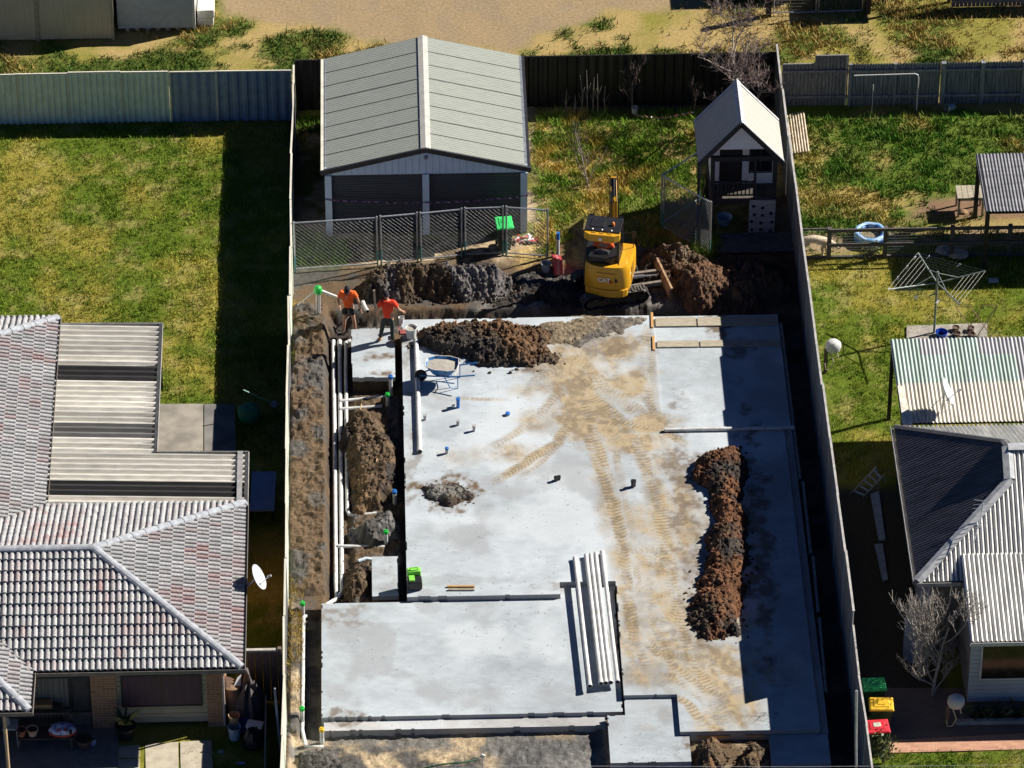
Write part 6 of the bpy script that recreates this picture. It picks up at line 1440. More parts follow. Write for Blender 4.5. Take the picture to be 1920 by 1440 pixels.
    b = MB().lathe([(.0, -.05), (.088, -.04), (.095, .02), (.088, .07), (.06, .112), (.02, .125), (.0, .126)], 16, (0, -.008, .03), sx=.93, sy=1.12, close=False); b.xf(HM).build('cap' if cap else 'hair', blackc if cap else hair, rt, True)
    if cap:
        b = MB(); vs = []
        for t in np.linspace(-1.1, 1.1, 9): vs += [(.085*math.sin(t), .085*math.cos(t)+.005, .045), (.088*math.sin(t), .10*math.cos(t)+.085*math.cos(t)**2*.8+.005, .03)]
        b.add(vs+[(x, y, z-.008) for x, y, z in vs], [(2*i, 2*i+1, 2*i+3, 2*i+2) for i in range(8)]+[(18+2*i, 20+2*i, 21+2*i, 19+2*i) for i in range(8)]); b.xf(HM).build('cap_peak', blackc, rt)
    b = MB().lathe([(.0, 0), (.012, .008), (.014, .02), (.006, .04)], 8, (0, .112, -.01), close=False); b.lathe([(.0, 0), (.022, .006), (.0, .012)], 8, (0, .098, -.065), sx=1, sy=.4, close=False); b.xf(HM).build('nose_and_mouth', skinm, rt, True)
    for x in (-.032, .032): MB().lathe([(0, -.01), (.011, 0), (0, .01)], 8, (x, .098, .022), close=False).xf(HM).build('eye', mat('eye_dark', (.03, .025, .02), rough=.2), rt, True)
    for x in (-.083, .083): MB().lathe([(0, -.03), (.018, -.012), (.02, .012), (.0, .032)], 8, (x, .0, -.005), sx=.5, close=False).xf(HM).build('ear', skinm, rt, True)
    return rt, so_
# left worker: stands in the trench facing the camera, looking down, one arm on the white pipe
p1, s1o = person('worker in orange shirt, black cap and black shorts standing bare legged in the trench', tuple(W(654, 622, -.2)), R(172), hiv, blackc,
       dict(hd=(0, .10, 1.59), tp=(0, .16, 1.68), nk=(0, .04, 1.49), ch=(0, .01, 1.33), elR=(.30, .04, 1.17), wrR=(.2, .30, 1.12), shR=(.19, .02, 1.43), elL=(-.29, -.02, 1.16), wrL=(-.36, .03, .90), anL=(-.2, 0, .09), anR=(.14, .05, .09), knL=(-.16, .04, .5)), shorts=True, boots=mat('dark_boots', (.07, .055, .045), rough=.8), head_tilt=R(-28))
b = MB(); b.tube([(.02, .135, 1.40), (.05, .142, 1.37), (.03, .145, 1.33), (-.0, .143, 1.36), (.02, .135, 1.40)], .007, 5); b.tube([(.03, .145, 1.34), (.06, .145, 1.28), (.1, .14, 1.24)], .007, 5); b.build('chest_mark', whp, s1o)
# right worker: seen from behind, leaning a little, right hand on a pail
p2, _ = person('worker in red orange shirt and dark long trousers seen from behind on the small slab', tuple(W(728, 641, .22)), R(-8), hivr, grnc,
       dict(hd=(-.05, .09, 1.60), tp=(-.06, .11, 1.69), nk=(-.02, .05, 1.49), ch=(0, .02, 1.33), shL=(-.19, .03, 1.42), shR=(.19, .03, 1.42), elL=(-.31, .0, 1.15), wrL=(-.33, .10, .93), elR=(.31, .04, 1.17), wrR=(.40, .22, .98), anL=(-.24, .0, .09), knL=(-.17, .04, .5), anR=(.13, -.06, .09), knR=(.12, .02, .5)), head_tilt=R(-15))
bucket('small white paint pail held in the right hand of the worker in long trousers', W(753, 622, ZM)+V(.0, .2, .18), .085, .2, whb)
# digger driver, seated
pd_, _ = person('digger driver in an orange shirt seated in the excavator cab', tuple(Vector(ex.location)+(H @ Vector((-.2, -.1, .53)))), R(-12), hiv, grnc,
       dict(pel=(0, 0, .86), sp=(0, .0, 1.03), ch=(0, .02, 1.25), nk=(0, .04, 1.40), hd=(0, .07, 1.51), tp=(0, .08, 1.60), shL=(-.2, .02, 1.34), shR=(.2, .02, 1.34), elL=(-.3, .1, 1.08), wrL=(-.24, .22, 1.05), elR=(.3, .1, 1.08), wrR=(.24, .22, 1.05),
            hpL=(-.1, .05, .84), knL=(-.13, .3, .85), anL=(-.13, .3, .48), hpR=(.1, .05, .84), knR=(.13, .3, .85), anR=(.13, .3, .48)))
# pale dog, head lowered, walking to the right
dgl = W(1529, 476, 0); dg_ = thing('dog', 'large cream white dog with its head lowered beside the post and rail fence', 'dog', tuple(dgl), R(-12))
furm = mat('cream_fur', (.62, .52, .38), (.48, .38, .26), rough=.9, sc=9, bump=.4)
n = dict(hip=(None, (-.32, 0, .52), (.125, .125)), bel=('hip', (-.12, 0, .54), (.12, .12)), rib=('bel', (.1, 0, .53), (.15, .135)), chs=('rib', (.27, 0, .53), (.13, .14)), nck=('chs', (.42, 0, .50), .09), hed=('nck', (.54, 0, .42), (.085, .085)), muz=('hed', (.64, 0, .34), .05), nos=('muz', (.69, 0, .30), .036),
         tl1=('hip', (-.46, 0, .53), .035), tl2=('tl1', (-.58, .03, .40), .028), tl3=('tl2', (-.64, .04, .28), .015))
for k, y, fx_, bx_ in (('L', .09, .30, -.30), ('R', -.09, .22, -.42)):
    n['sh'+k] = ('chs', (.27, y, .42), .07); n['el'+k] = ('sh'+k, (fx_-.03, y, .30), .05); n['kn'+k] = ('el'+k, (fx_, y, .16), .034); n['pw'+k] = ('kn'+k, (fx_, y, .04), .032); n['pt'+k] = ('pw'+k, (fx_+.06, y, .025), .03)
    n['th'+k] = ('hip', (bx_+.05, y, .40), .085); n['st'+k] = ('th'+k, (bx_+.1, y, .28), .055); n['hk'+k] = ('st'+k, (bx_-.04, y, .16), .032); n['hp'+k] = ('hk'+k, (bx_-.02, y, .04), .03); n['ht'+k] = ('hp'+k, (bx_+.05, y, .025), .03)
skin('body', n, furm, dg_)
for y in (-.075, .075): b = MB().lathe([(0, -.06), (.03, -.03), (.035, .02), (.0, .05)], 8, (.50, y, .44), sx=1, sy=.35, close=False); b.build('ear', mat('tan_fur', (.42, .28, .15), rough=.9), dg_, True)
for y in (-.045, .045): MB().lathe([(0, -.01), (.011, 0), (0, .01)], 6, (.60, y, .42), close=False).build('eye', mat('eye_dark', (.03, .025, .02)), dg_)
MB().lathe([(0, -.018), (.02, 0), (0, .018)], 8, (.72, 0, .30), close=False).build('nose', blkp, dg_)
def rock(label, loc, r, m, seed, sz=.7, elong=1.):
    rg = np.random.default_rng(seed); b = MB(); b.lathe([(.0, -.3*sz), (.7, -.2*sz), (1, .1*sz), (.85, .5*sz), (.4, .8*sz), (.0, .85*sz)], 12, close=False)
    b.v = [(x*r*elong*(1+rg.normal(0, .07)), y*r*(1+rg.normal(0, .07)), z*r*(1+rg.normal(0, .05))) for x, y, z in b.v]
    o = b.build('rock', m, None, True); o.location = loc; return tag(o, label, 'rock')
stonem = mat('pale_rock', (.40, .35, .28), (.28, .24, .19), rough=.95, sc=7, bump=.4)
rock('pale tan boulder, right one of two behind the post and rail fence in shade', W(1797, 478, .05), .26, stonem, 1, .6, 1.2)
rock('pale grey boulder, left one of two behind the post and rail fence in shade', W(1769, 472, .05), .24, mat('grey_rock', (.33, .33, .33), (.22, .22, .23), rough=.95, sc=7), 2, .8)

# ================================================================ WHEELIE BINS
bing = mat('bin_green', (.018, .05, .03), (.014, .04, .024), rough=.5)
def wheelie(label, loc, rz, lid, h=1.0, body=bing):
    rt = thing('wheelie_bin', label, 'wheelie bin', tuple(loc), rz); b = MB(); vs = []
    for z, x, y in ((.06, .21, .22), (.5, .25, .28), (h-.1, .285, .34), (h, .30, .36), (h, .27, .33), (.1, .2, .2)): vs += [(-x, -y, z), (x, -y, z), (x, y, z), (-x, y, z)]
    b.add(vs, [(i*4+k, i*4+(k+1) % 4, i*4+4+(k+1) % 4, i*4+4+k) for i in range(5) for k in range(4)]+[(3, 2, 1, 0), (20, 21, 22, 23)]); b.build('body', body, rt)
    b = MB(); vs = []
    for z, x, y in ((h+.01, .32, .39), (h+.05, .325, .395), (h+.09, .29, .35), (h+.095, .2, .26), (h+.12, .18, .24)): vs += [(-x, -y, z), (x, -y, z), (x, y, z), (-x, y, z)]
    b.add(vs, [(i*4+k, i*4+(k+1) % 4, i*4+4+(k+1) % 4, i*4+4+k) for i in range(4) for k in range(4)]+[(3, 2, 1, 0), (16, 17, 18, 19)]); lo = b.build('lid', lid, rt, bevel=.012)
    b = MB(); b.box(-.1, -.12, h+.121, .1, .12, h+.135); b.build('lid_emblem', mat('lid_pale', (.5, .5, .4), rough=.5) if lid.name == 'bin_lid_red' else lid, lo)
    for s_ in (-1, 1): b = MB(); b.lathe([(.10, -.03), (.10, .03)], 14).xf(Matrix.Translation((s_*.25, .27, .1)) @ Matrix.Rotation(R(90), 4, 'Y')); b.build('wheel', blkp, rt)
    MB().tube([(-.24, .40, h-.02), (.24, .40, h-.02)], .018, 6).build('handle', body, rt); rt.scale = (.82, .82, .9); return rt
lg_, ly_, lr_ = mat('bin_lid_green', (.02, .36, .11), (.018, .25, .08), rough=.5, sc=9), mat('bin_lid_yellow', (.66, .40, .02), (.50, .30, .02), rough=.5, sc=9), mat('bin_lid_red', (.58, .02, .035), (.42, .018, .028), rough=.5, sc=9)
wheelie('wheelie bin with a bright green lid inside the shed fence, behind the mesh panels', W(945, 466, 0), R(6), mat('bin_lid_lime', (.03, .55, .12), (.02, .45, .1), rough=.4))
pb = W(1640, 1336, 0); wheelie('wheelie bin with a green lid, farthest of the three by the dark fence', (XR+.55, pb.y+.05, 0), R(92), lg_)
wheelie('wheelie bin with a yellow lid between the green and the red lidded ones', (XR+.68, pb.y-.75, 0), R(88), ly_)
wheelie('wheelie bin with a red lid, nearest of the three by the dark fence', (XR+.5, pb.y-1.55, 0), R(94), lr_, .92)

# ================================================================ CLOTHES LINE
clp = W(1751, 626, 0); cl = thing('clothes_hoist', 'old rotary clothes line with raised metal arms standing on a concrete pad', 'clothes line', tuple(clp))
hst = mat('hoist_steel', (.30, .33, .31), (.18, .22, .20), rough=.5, metal=.4, sc=9)
MB(True).tube([clp, clp+V(0, 0, 2.25)], .035, 10).build('pole', hst, cl)
hub = clp+V(0, 0, 1.85); zt_ = 1.72
tips = [W(1721, 474, 2.15), W(1848, 508, 2.15), W(1799, 571, 2.1), W(1664, 543, 2.1)]
for t_ in tips:
    MB(True).tube([hub, t_], .022, 8).build('arm', hst, cl); m_ = hub.lerp(t_, .45); MB(True).tube([clp+V(0, 0, 2.2), m_], .013, 6).build('strut', hst, cl)
for i in range(4):
    b = MB(True)
    for k in range(5): f_ = 1-.11*k; b.tube([hub.lerp(tips[i], f_), hub.lerp(tips[(i+1) % 4], f_)], .0035, 4)
    b.build('line', mat('line_wire', (.5, .5, .48), rough=.5), cl)
for i, (k, t) in enumerate(((3, .35), (3, .65), (3, .9), (0, .15), (0, .6), (2, .6), (2, .3))):
    p = tips[k].lerp(tips[(k+1) % 4], t); b = MB(); b.obox((0, 0, -.06), (.06, .015, .14), (.2*i, 0, .4*i)); o = b.build('peg', whp); o.location = p; o.parent = cl; o.location = p-Vector(cl.location)
MB(True).bar(hub+V(-.0, 0, -.35), hub+V(-.22, -.04, -.45), .025, .03).build('winder', hst, cl)
o = MB().prism(XY([(1700, 611), (1851, 606), (1851, 645), (1700, 645)], .04), -.02, .05).build('path', mat('worn_concrete', (.36, .33, .29), (.25, .23, .2), rough=.9, sc=3, bump=.2)); tag(o, kind='structure')
bucket('blue tub on the ground beside the clothes line pole', W(1765, 630, .05), .17, .16, mat('deep_blue_plastic', (.02, .08, .5), rough=.4), handle=False)
b = MB(); c_ = W(1805, 632, .05)
for dx in (0, .42): b.tube([c_+V(dx, 0, .0), c_+V(dx+.6, .5, .75)], .014, 6); b.tube([c_+V(dx+.45, -.05, 0), c_+V(dx-.2, .45, .78)], .014, 6)
b.tube([c_+V(-.2, .45, .78), c_+V(.22, .45, .78)], .012, 6); b.tube([c_+V(.6, .5, .75), c_+V(1.02, .5, .75)], .012, 6)
tag(b.build('drying_frame', mat('rusty_frame', (.25, .16, .1), rough=.8)), 'rusty folding frame with crossed legs behind the green awning', 'folding frame')
for i, (px, py) in enumerate(((1792, 619), (1820, 620), (1794, 630), (1821, 631))):
    b = MB().lathe([(.08, 0), (.11, .12), (.095, .12), (.08, .02)], 12, close=False); b.lathe([(.001, .09), (.095, .09)], 12, close=False); o = b.build('plant_pot', mat('terracotta_dark', (.14, .09, .07), rough=.8)); o.location = W(px, py, .05); tag(o, 'dark round pot on the concrete pad, %s' % ['rear left of four', 'rear right of four', 'front left of four by the awning edge', 'front right of four by the awning edge'][i], 'plant pot', 'pots on the concrete pad')
o = MB().obox((0, 0, .02), (.3, .22, .03)).build('paper', whp); o.location = W(1863, 527, 0); tag(o, 'white sheet lying on the shaded lawn right of the clothes line', 'sheet')

# ---- hose reels
def reel(label, base, h, rz, side=1):
    rt = thing('hose_reel', label, 'hose reel', tuple(base), rz)
    MB().box(-.05, -.05, -.1, .05, .05, h).build('post', mat('old_post', (.13, .10, .075), (.09, .07, .05), rough=.9), rt)
    b = MB().lathe([(.0, h-.02), (.2, h-.02), (.235, h+.1), (.22, h+.22), (.14, h+.3), (.0, h+.32)], 16, (side*.2, 0, 0), sx=1, sy=.85, close=False); b.build('cover', whp, rt, True)
    hm = mat('cream_hose', (.6, .52, .36), rough=.6)
    b = MB(); b.tube([(side*.1, -.12, h), (side*.22, -.16, h-.35), (side*.12, -.14, h-.62), (side*.0, -.1, h-.66), (-side*.03, -.08, h-.45)], .017, 6); b.tube([(side*.3, -.1, h), (side*.34, -.14, h-.18)], .017, 6); b.build('hose', hm, rt, True); return rt
reel('white hose reel on a short post beside the dark fence on the sunny lawn', W(1547, 699, 0), .85, 0)
reel('white hose reel with a hanging hose by the corner of the white weatherboard wall', W(1775, 1362, 0), .75, 0)
# ---- pool
pl = W(1632, 450, 0); pt_ = thing('paddling_pool', 'blue and white inflatable paddling pool with muddy water behind the rail fence', 'paddling pool', tuple(pl))
for k, (z, m_, rr) in enumerate(((.10, mat('pool_blue', (.03, .22, .62), (.02, .16, .5), rough=.35), .42), (.26, mat('pool_white', (.45, .58, .72), (.16, .36, .64), rough=.35), .42))):
    b = MB(); b.tube([(rr*math.cos(t)*(1+.03*math.sin(t*8)), rr*math.sin(t)*(1+.03*math.sin(t*8)), z) for t in np.linspace(0, 2*math.pi, 41)], .09, 10, False); b.build('ring', m_, pt_, True)
b = MB(); b.lathe([(.001, .16), (.36, .16)], 24, close=False); b.build('water', mat('muddy_water', (.25, .22, .13), (.2, .17, .1), rough=.15), pt_)
b = MB(); b.lathe([(.34, .17), (.345, .33)], 24, close=False); b.build('liner', mat('pool_liner', (.02, .14, .5), rough=.4), pt_)
# ---- timber table, loose iron sheet, tipped bucket, white pipe frame
tb_ = thing('timber_table', 'small pale timber slat table standing by the carport post', 'table', tuple(W(1817, 395, 0)))
b = MB()
for i in range(5): b.box(-.42+i*.17, -.35, .68, -.42+i*.17+.155, .32, .715)
b.build('tabletop', pine, tb_); b = MB(); b.box(-.4, -.33, .6, .4, -.3, .68); b.build('apron', pine, tb_)
for x in (-.36, .36):
    for y in (-.3, .28): MB().box(x-.03, y-.03, -.03, x+.03, y+.03, .68).build('leg', pine, tb_)
for i, (px, py, r_) in enumerate(((1806, 398, .13), (1826, 400, .11))): rock(['brown rock under the timber table, left', 'brown rock under the timber table, right'][i], W(px, py, 0), r_, mat('brown_rock', (.33, .2, .11), (.2, .12, .07), rough=.95, sc=8), 5+i, .8)
q = [W(1474, 214, .02), W(1506, 217, .12), W(1508, 288, .12), W(1478, 288, .02)]
v, f, c = roofplane([q[3], q[0], q[1], q[2]], .2, .02, 'sin'); vv = MB()
b_ = MB(); p_a, p_b = W(1468, 217, .03), W(1508, 217, .03); p_c = W(1510, 290, .03)
v, f, c = roofplane([(p_a.x, p_c.y, .06), (p_b.x, p_c.y, .16), (p_b.x, p_a.y, .16), (p_a.x, p_a.y, .06)], .085, .03, 'sin'); b_.add(v, f)
tag(b_.build('iron_sheet', mat('cream_iron_sheet', (.60, .52, .40), (.42, .34, .25), rough=.6, sc=5)), 'loose cream corrugated sheet lying on the ground beside the dark fence', 'corrugated sheet')
bk = bucket('grey bucket tipped on its side at the foot of the old iron fence', W(1788, 200, .13), .13, .28, mat('zinc_bucket', (.3, .34, .36), (.22, .25, .27), rough=.5), True, R(-60), R(80))
fr_ = thing('goal_frame', 'white pipe frame like a goal standing against the old iron fence', 'pipe frame', tuple(W(1660, 194, 0)))
yq = y0-.35; fl_, f_r = WY(1602, 132, yq).x, WY(1723, 132, yq).x
MB(True).tube([(fl_, yq, 1.35), (f_r-.1, yq, 1.38), (f_r-.02, yq, 1.33), (f_r, yq, 1.2), (f_r, yq, -.02)], .022, 8).build('bar', whp, fr_)
MB(True).tube([(WY(1638, 150, yq).x, yq, 1.0), (WY(1638, 150, yq).x, yq, 0)], .014, 6).build('upright', whp, fr_)
b = MB(True)
for i in range(12): b.tube([(fl_+.1+i*.15, yq+.02, 1.34), (fl_+.1+i*.15, yq+.1, .25)], .003, 3, False)
b.build('net', wire, fr_)
# ---- left house surroundings
def dish(label, c, d, r, base, mast, name='satellite_dish'):
    rt = thing(name, label, 'satellite dish', tuple(base)); d = Vector(d).normalized(); c = Vector(c); rot = d.to_track_quat('Z', 'Y').to_matrix().to_4x4()
    b = MB(True); pr = [(0.001, 0), (r*.4, .02*r*2), (r*.75, .075*r*2), (r, .14*r*2)]; vs = [(a, z) for a, z in pr]
    b.lathe(vs, 24, close=False); b.lathe([(a, z-.012) for a, z in pr][::-1], 24, close=False); b.xf(Matrix.Translation(c) @ rot).build('reflector', mat('dish_white', (.5, .52, .54), (.42, .44, .46), rough=.5, sc=3), rt, True)
    MB(True).tube([Vector(p) for p in mast]+[c], .022, 8).build('mast', galv, rt)
    e = c+d*r*1.1-V(0, 0, r*.35); MB(True).tube([c-V(0, 0, r*.85)+d*.05, e], .013, 6).build('feed_arm', galv, rt); b = MB(True); b.bar(e-d*.05, e+d*.07, .05, .05); b.build('feed_horn', greyp, rt)
    for s_ in (-.3, .3): MB(True).tube([Vector(mast[0])+V(s_, .15, 0), Vector(mast[-1]).lerp(c, .5)], .012, 6).build('brace', galv, rt)
    return rt
dc = W(480, 1084, 2.62); dish('round white satellite dish at the right eave of the tiled house', dc, (.87, -.05, .49), .36, (xr-.1, dc.y-.1, 2.2), [(xr-.55, dc.y-.0, 2.2), (xr+.05, dc.y-.05, 2.3)])
dc = W(1771, 735, 3.30); db = W(1767, 770, 2.72); dish('white satellite dish on a braced mast on the cream awning', dc, (.87, -.05, .45), .40, tuple(db), [db, db+V(0, 0, .4)])
sb = thing('mat_board', 'pale blue board lying beside the boundary fence near the lean-to', 'board', tuple(W(492, 921, 0)))
MB(True).prism(XY([(473, 885), (518, 885), (514, 958), (468, 958)], .45), .43, .47).build('top', mat('blue_board', (.17, .24, .42), (.15, .21, .37), rough=.6), sb)
for px, py in ((476, 890), (514, 890), (510, 952), (472, 952)): p = W(px, py, .45); MB(True).box(p.x-.03, p.y-.03, 0, p.x+.03, p.y+.03, .43).build('leg', blk, sb)
bg = MB().lathe([(.0, 0), (.26, 0), (.33, .15), (.3, .34), (.2, .46), (.1, .52), (0, .53)], 12, close=False); rg = np.random.default_rng(4); bg.v = [(x*(1+rg.normal(0, .08)), y*(1+rg.normal(0, .08)), z*(1+rg.normal(0, .05))) for x, y, z in bg.v]
o = bg.build('garden_bag', mat('green_sack', (.02, .22, .14), (.015, .16, .1), rough=.6), None, True); o.location = W(467, 786, 0); tag(o, 'rounded green garden sack in the shade beside the concrete patio', 'sack')
rt = thing('mop', 'long handled green mop with a pale round head leaning in the shade', 'mop', tuple(W(515, 766, 0))); a, b2 = W(456, 731, 1.0), W(513, 757, .35); MB(True).tube([a, b2], .018, 8).build('handle', mat('mint_handle', (.2, .42, .33), rough=.5), rt)
b = MB(True).lathe([(0, -.12), (.09, -.08), (.13, 0), (.09, .08), (0, .12)], 12, W(515, 759, .3), close=False); b.build('head', mat('grey_mop', (.3, .33, .37), (.2, .22, .25), rough=.9, sc=20), rt, True)
# porch things
fl0 = .05
by = yw-.75; bx_a, bx_b = WY(35, 1390, by).x, WY(138, 1390, by).x
bn = thing('garden_bench', 'dark slatted timber bench on the verandah holding pots', 'bench', ((bx_a+bx_b)/2, by, fl0))
dkw = mat('dark_bench_wood', (.075, .062, .055), (.05, .04, .035), rough=.8, sc=4)
b = MB(True)
for i in range(4): b.box(bx_a, by-.25+i*.13, .45, bx_b, by-.25+i*.13+.115, .48)
b.build('seat', dkw, bn); b = MB(True); b.box(bx_a, by+.27, .85, bx_b, by+.3, .93); b.box(bx_a, by+.27, .52, bx_b, by+.3, .58)
for i in range(14): x = bx_a+.05+i*(bx_b-bx_a-.1)/13; b.box(x-.02, by+.275, .58, x+.02, by+.295, .85)
b.build('backrest', dkw, bn)
for x in (bx_a+.04, bx_b-.04):
    for y in (by-.22, by+.26): MB(True).box(x-.03, y-.03, fl0, x+.03, y+.03, .45 if y < by else .9).build('leg', dkw, bn)
    MB(True).box(x-.035, by-.27, .64, x+.035, by+.27, .69).build('armrest', dkw, bn)
terr = mat('terracotta', (.36, .14, .07), (.28, .10, .05), rough=.85, sc=6)
def pot(label, loc, r, h, m, plant=None):
    rt = thing('plant_pot', label, 'plant pot', tuple(loc)); MB().lathe([(r*.7, 0), (r*.95, h*.85), (r*1.08, h*.85), (r*1.08, h), (r*.9, h), (r*.85, h*.85)], 14, close=False).build('body', m, rt, True); MB().lathe([(.001, h*.85), (r*.9, h*.85)], 14, close=False).build('soil', mat('pot_soil', (.05, .04, .03), rough=.95), rt)
    if plant:
        g = MB(); rr = random.Random(len(label))
        for i in range(plant[0]):
            a = rr.uniform(0, 6.28); l = plant[1]*rr.uniform(.5, 1.1); tip = V(math.cos(a)*l*.7, math.sin(a)*l*.7, h+l*rr.uniform(.5, 1)); s_ = V(-math.sin(a), math.cos(a), 0)*.03; md = V(math.cos(a)*l*.3, math.sin(a)*l*.3, h+l*.6); g.add([V(0, 0, h*.9)-s_*.4, V(0, 0, h*.9)+s_*.4, md+s_, tip, md-s_], [(0, 1, 2, 3, 4)])
        g.build('leaves', mat('strappy_leaf', (.09, .14, .05), (.2, .17, .08), rough=.7, sc=6), rt)
    return rt
bz = .485
pot('dark red pot on the bench, leftmost', V(WY(41, 1376, by).x, by-.1, bz), .13, .22, terr); pot('banded terracotta pot in the middle of the bench', V(WY(62, 1378, by).x, by-.08, bz), .15, .22, mat('banded_pot', (.42, .22, .13), (.55, .42, .33), rough=.8, sc=2, st=(.1, .1, 9)))
b = MB().obox((0, 0, .11), (.7, .4, .18), (.0, .06, .1)); rg = np.random.default_rng(9)
rt = thing('potting_bag', 'blue, white and red potting mix bag slumped on the bench', 'bag', (WY(118, 1382, by).x, by-.02, bz))
b = MB(); b.lathe([(0, 0), (.33, .0), (.37, .1), (.3, .22), (.15, .27), (0, .28)], 12, sx=1, sy=.6, close=False); b.build('body', mat('bag_blue_white', (.50, .54, .66), (.16, .19, .42), rough=.5, sc=7, lo=.45, hi=.55), rt, True)
b = MB(); b.lathe([(.375, .02), (.385, .085), (.33, .1)], 12, sx=1, sy=.6, close=False); b.build('red_band', mat('bag_red', (.5, .07, .04), rough=.5), rt, True); b = MB(); b.obox((.1, -.15, .24), (.09, .1, .012), (.5, .2, 0)); b.obox((-.08, -.16, .23), (.12, .08, .012), (.5, -.2, 0)); b.build('printed_panel', mat('bag_print', (.45, .1, .1), rough=.5), rt)
pot('dark pot with a pale rim on the verandah floor right of the bench', V(WY(158, 1395, by-.1).x, by-.1, fl0), .22, .3, mat('brown_glaze', (.10, .07, .055), rough=.5)); pot('black pot with strappy leaves at the foot of the brick pier', V(fx(236), yw-.5, fl0), .26, .42, blkp, (26, .6))
bucket('small pale blue pail beside the dark pot on the verandah', V(WY(174, 1393, by-.05).x, by, fl0), .09, .2, mat('pale_blue_pail', (.35, .45, .6), rough=.5))
b = MB().box(-.35, -.12, 0, .35, .12, .14); o = b.build('cardboard_box', mat('cardboard', (.36, .22, .10), (.3, .18, .08), rough=.9), None, bevel=.01); o.location = (WY(75, 1340, yw-.12).x, yw-.2, .92); tag(o, 'flat cardboard box on the ledge above the bench back', 'box')
o = MB().box(-.6, -.1, 0, .6, .1, .87).build('window_box', dkw); o.location = (WY(75, 1340, yw-.12).x, yw-.2, fl0); tag(o, 'dark timber ledge cabinet behind the bench', 'cabinet')
rt = thing('side_table', 'small grey side table at the left end of the bench', 'table', (WY(20, 1370, by).x, by+.1, fl0)); MB().box(-.2, -.2, .62, .2, .2, .66).build('tabletop', greyp, rt)
for x in (-.17, .17):
    for y in (-.17, .17): MB().box(x-.02, y-.02, 0, x+.02, y+.02, .62).build('leg', greyp, rt)
b = MB().lathe([(.06, 0), (.07, .1), (.03, .2), (.02, .24)], 10); o = b.build('watering_bottle', mat('grey_bottle', (.4, .4, .42), rough=.4), None, True); o.location = (WY(14, 1355, by).x, by+.1, fl0+.66); tag(o, 'grey bottle standing on the small side table', 'bottle')
# junk pile beside the house
def lump(name, label, cat, loc, r, sz, m, seed, jit=.12):
    rg = np.random.default_rng(seed); b = MB(); b.lathe([(.0, 0), (.9, 0), (1, .25), (.85, .6), (.5, .9), (0, 1.0)], 18, close=False)
    b.v = [(x*r[0]*(1+rg.normal(0, jit)), y*r[1]*(1+rg.normal(0, jit)), z*sz*(1+rg.normal(0, jit))) for x, y, z in b.v]; o = b.build(name, m, None, True); o.location = loc; return tag(o, label, cat)
jx_, jy_ = W(470, 1330, 0).x, W(470, 1330, 0).y
lump('tarpaulin_heap', 'grey brown crumpled tarpaulin heap against the side gate', 'tarpaulin', (W(470, 1345, 0).x, W(470, 1345, 0).y, 0), (.42, .6), 1.25, mat('grey_tarp', (.10, .09, .095), (.05, .046, .052), rough=.8, sc=4, bump=.8, bsc=9), 21, .16)
rt = thing('junk_carton', 'open brown carton with torn white lining by the downpipe', 'carton', (W(438, 1345, 0).x, W(438, 1345, 0).y, 0)); MB().lathe([(.2, .0), (.22, 1.0), (.24, 1.15), (.1, 1.2)], 12, close=True).build('body', mat('brown_carton', (.26, .17, .11), (.18, .11, .07), rough=.9, sc=6), rt, True)
b = MB(); b.add([(-.2, -.1, 1.15), (-.05, -.25, 1.2), (.02, -.05, 1.42), (-.2, .1, 1.38)], [(0, 1, 2, 3)]); b.add([(.05, -.1, 1.2), (.22, -.1, 1.18), (.25, .12, 1.4), (.15, .05, 1.36)], [(0, 1, 2, 3)]); b.build('torn_lining', whp, rt)
bucket('upturned tan bucket in front of the torn carton', W(440, 1342, .35)+V(0, -.3, 0), .15, .3, mat('tan_bucket', (.42, .28, .17), (.36, .23, .14), rough=.6), False)
bucket('white ridged bucket on the ground at the brick corner', W(440, 1384, 0), .17, .42, mat('pale_bucket', (.42, .47, .54), (.34, .39, .46), rough=.5), True)
rt = thing('storage_tub', 'white plastic tub tipped on the dark clutter beside the low fence', 'tub', tuple(W(478, 1366, .4)), R(-15)); MB().box(-.2, -.12, 0, .2, .12, .16).build('body', whb, rt, bevel=.02); MB().box(-.22, -.14, .14, .22, .14, .17).build('lid', whb, rt, bevel=.01)
lump('blue_tarp', 'deep blue tarpaulin lump behind the white bucket', 'tarpaulin', W(457, 1368, 0), (.3, .22), .45, mat('blue_tarp', (.01, .02, .14), rough=.6), 22); lump('black_bag', 'black rubbish bag on the ground beside the low fence', 'rubbish bag', W(477, 1396, 0), (.32, .3), .55, blkp, 23)
o = MB().tube([(-.1, 0, 0), (.1, 0, 0)], .03, 8).build('purple_ball', mat('lilac_plastic', (.22, .24, .6), rough=.5)); o.name = 'plastic_bottle'; o.location = W(452, 1431, .05); tag(o, 'small lilac plastic bottle lying on the dark path', 'bottle')
o = MB().obox((0, 0, .03), (.16, .06, .06)).build('brick_offcut', mat('pale_offcut', (.4, .4, .38), rough=.9)); o.location = W(414, 1411, .0); tag(o, 'small pale offcut lying on the path near the house corner', 'offcut')
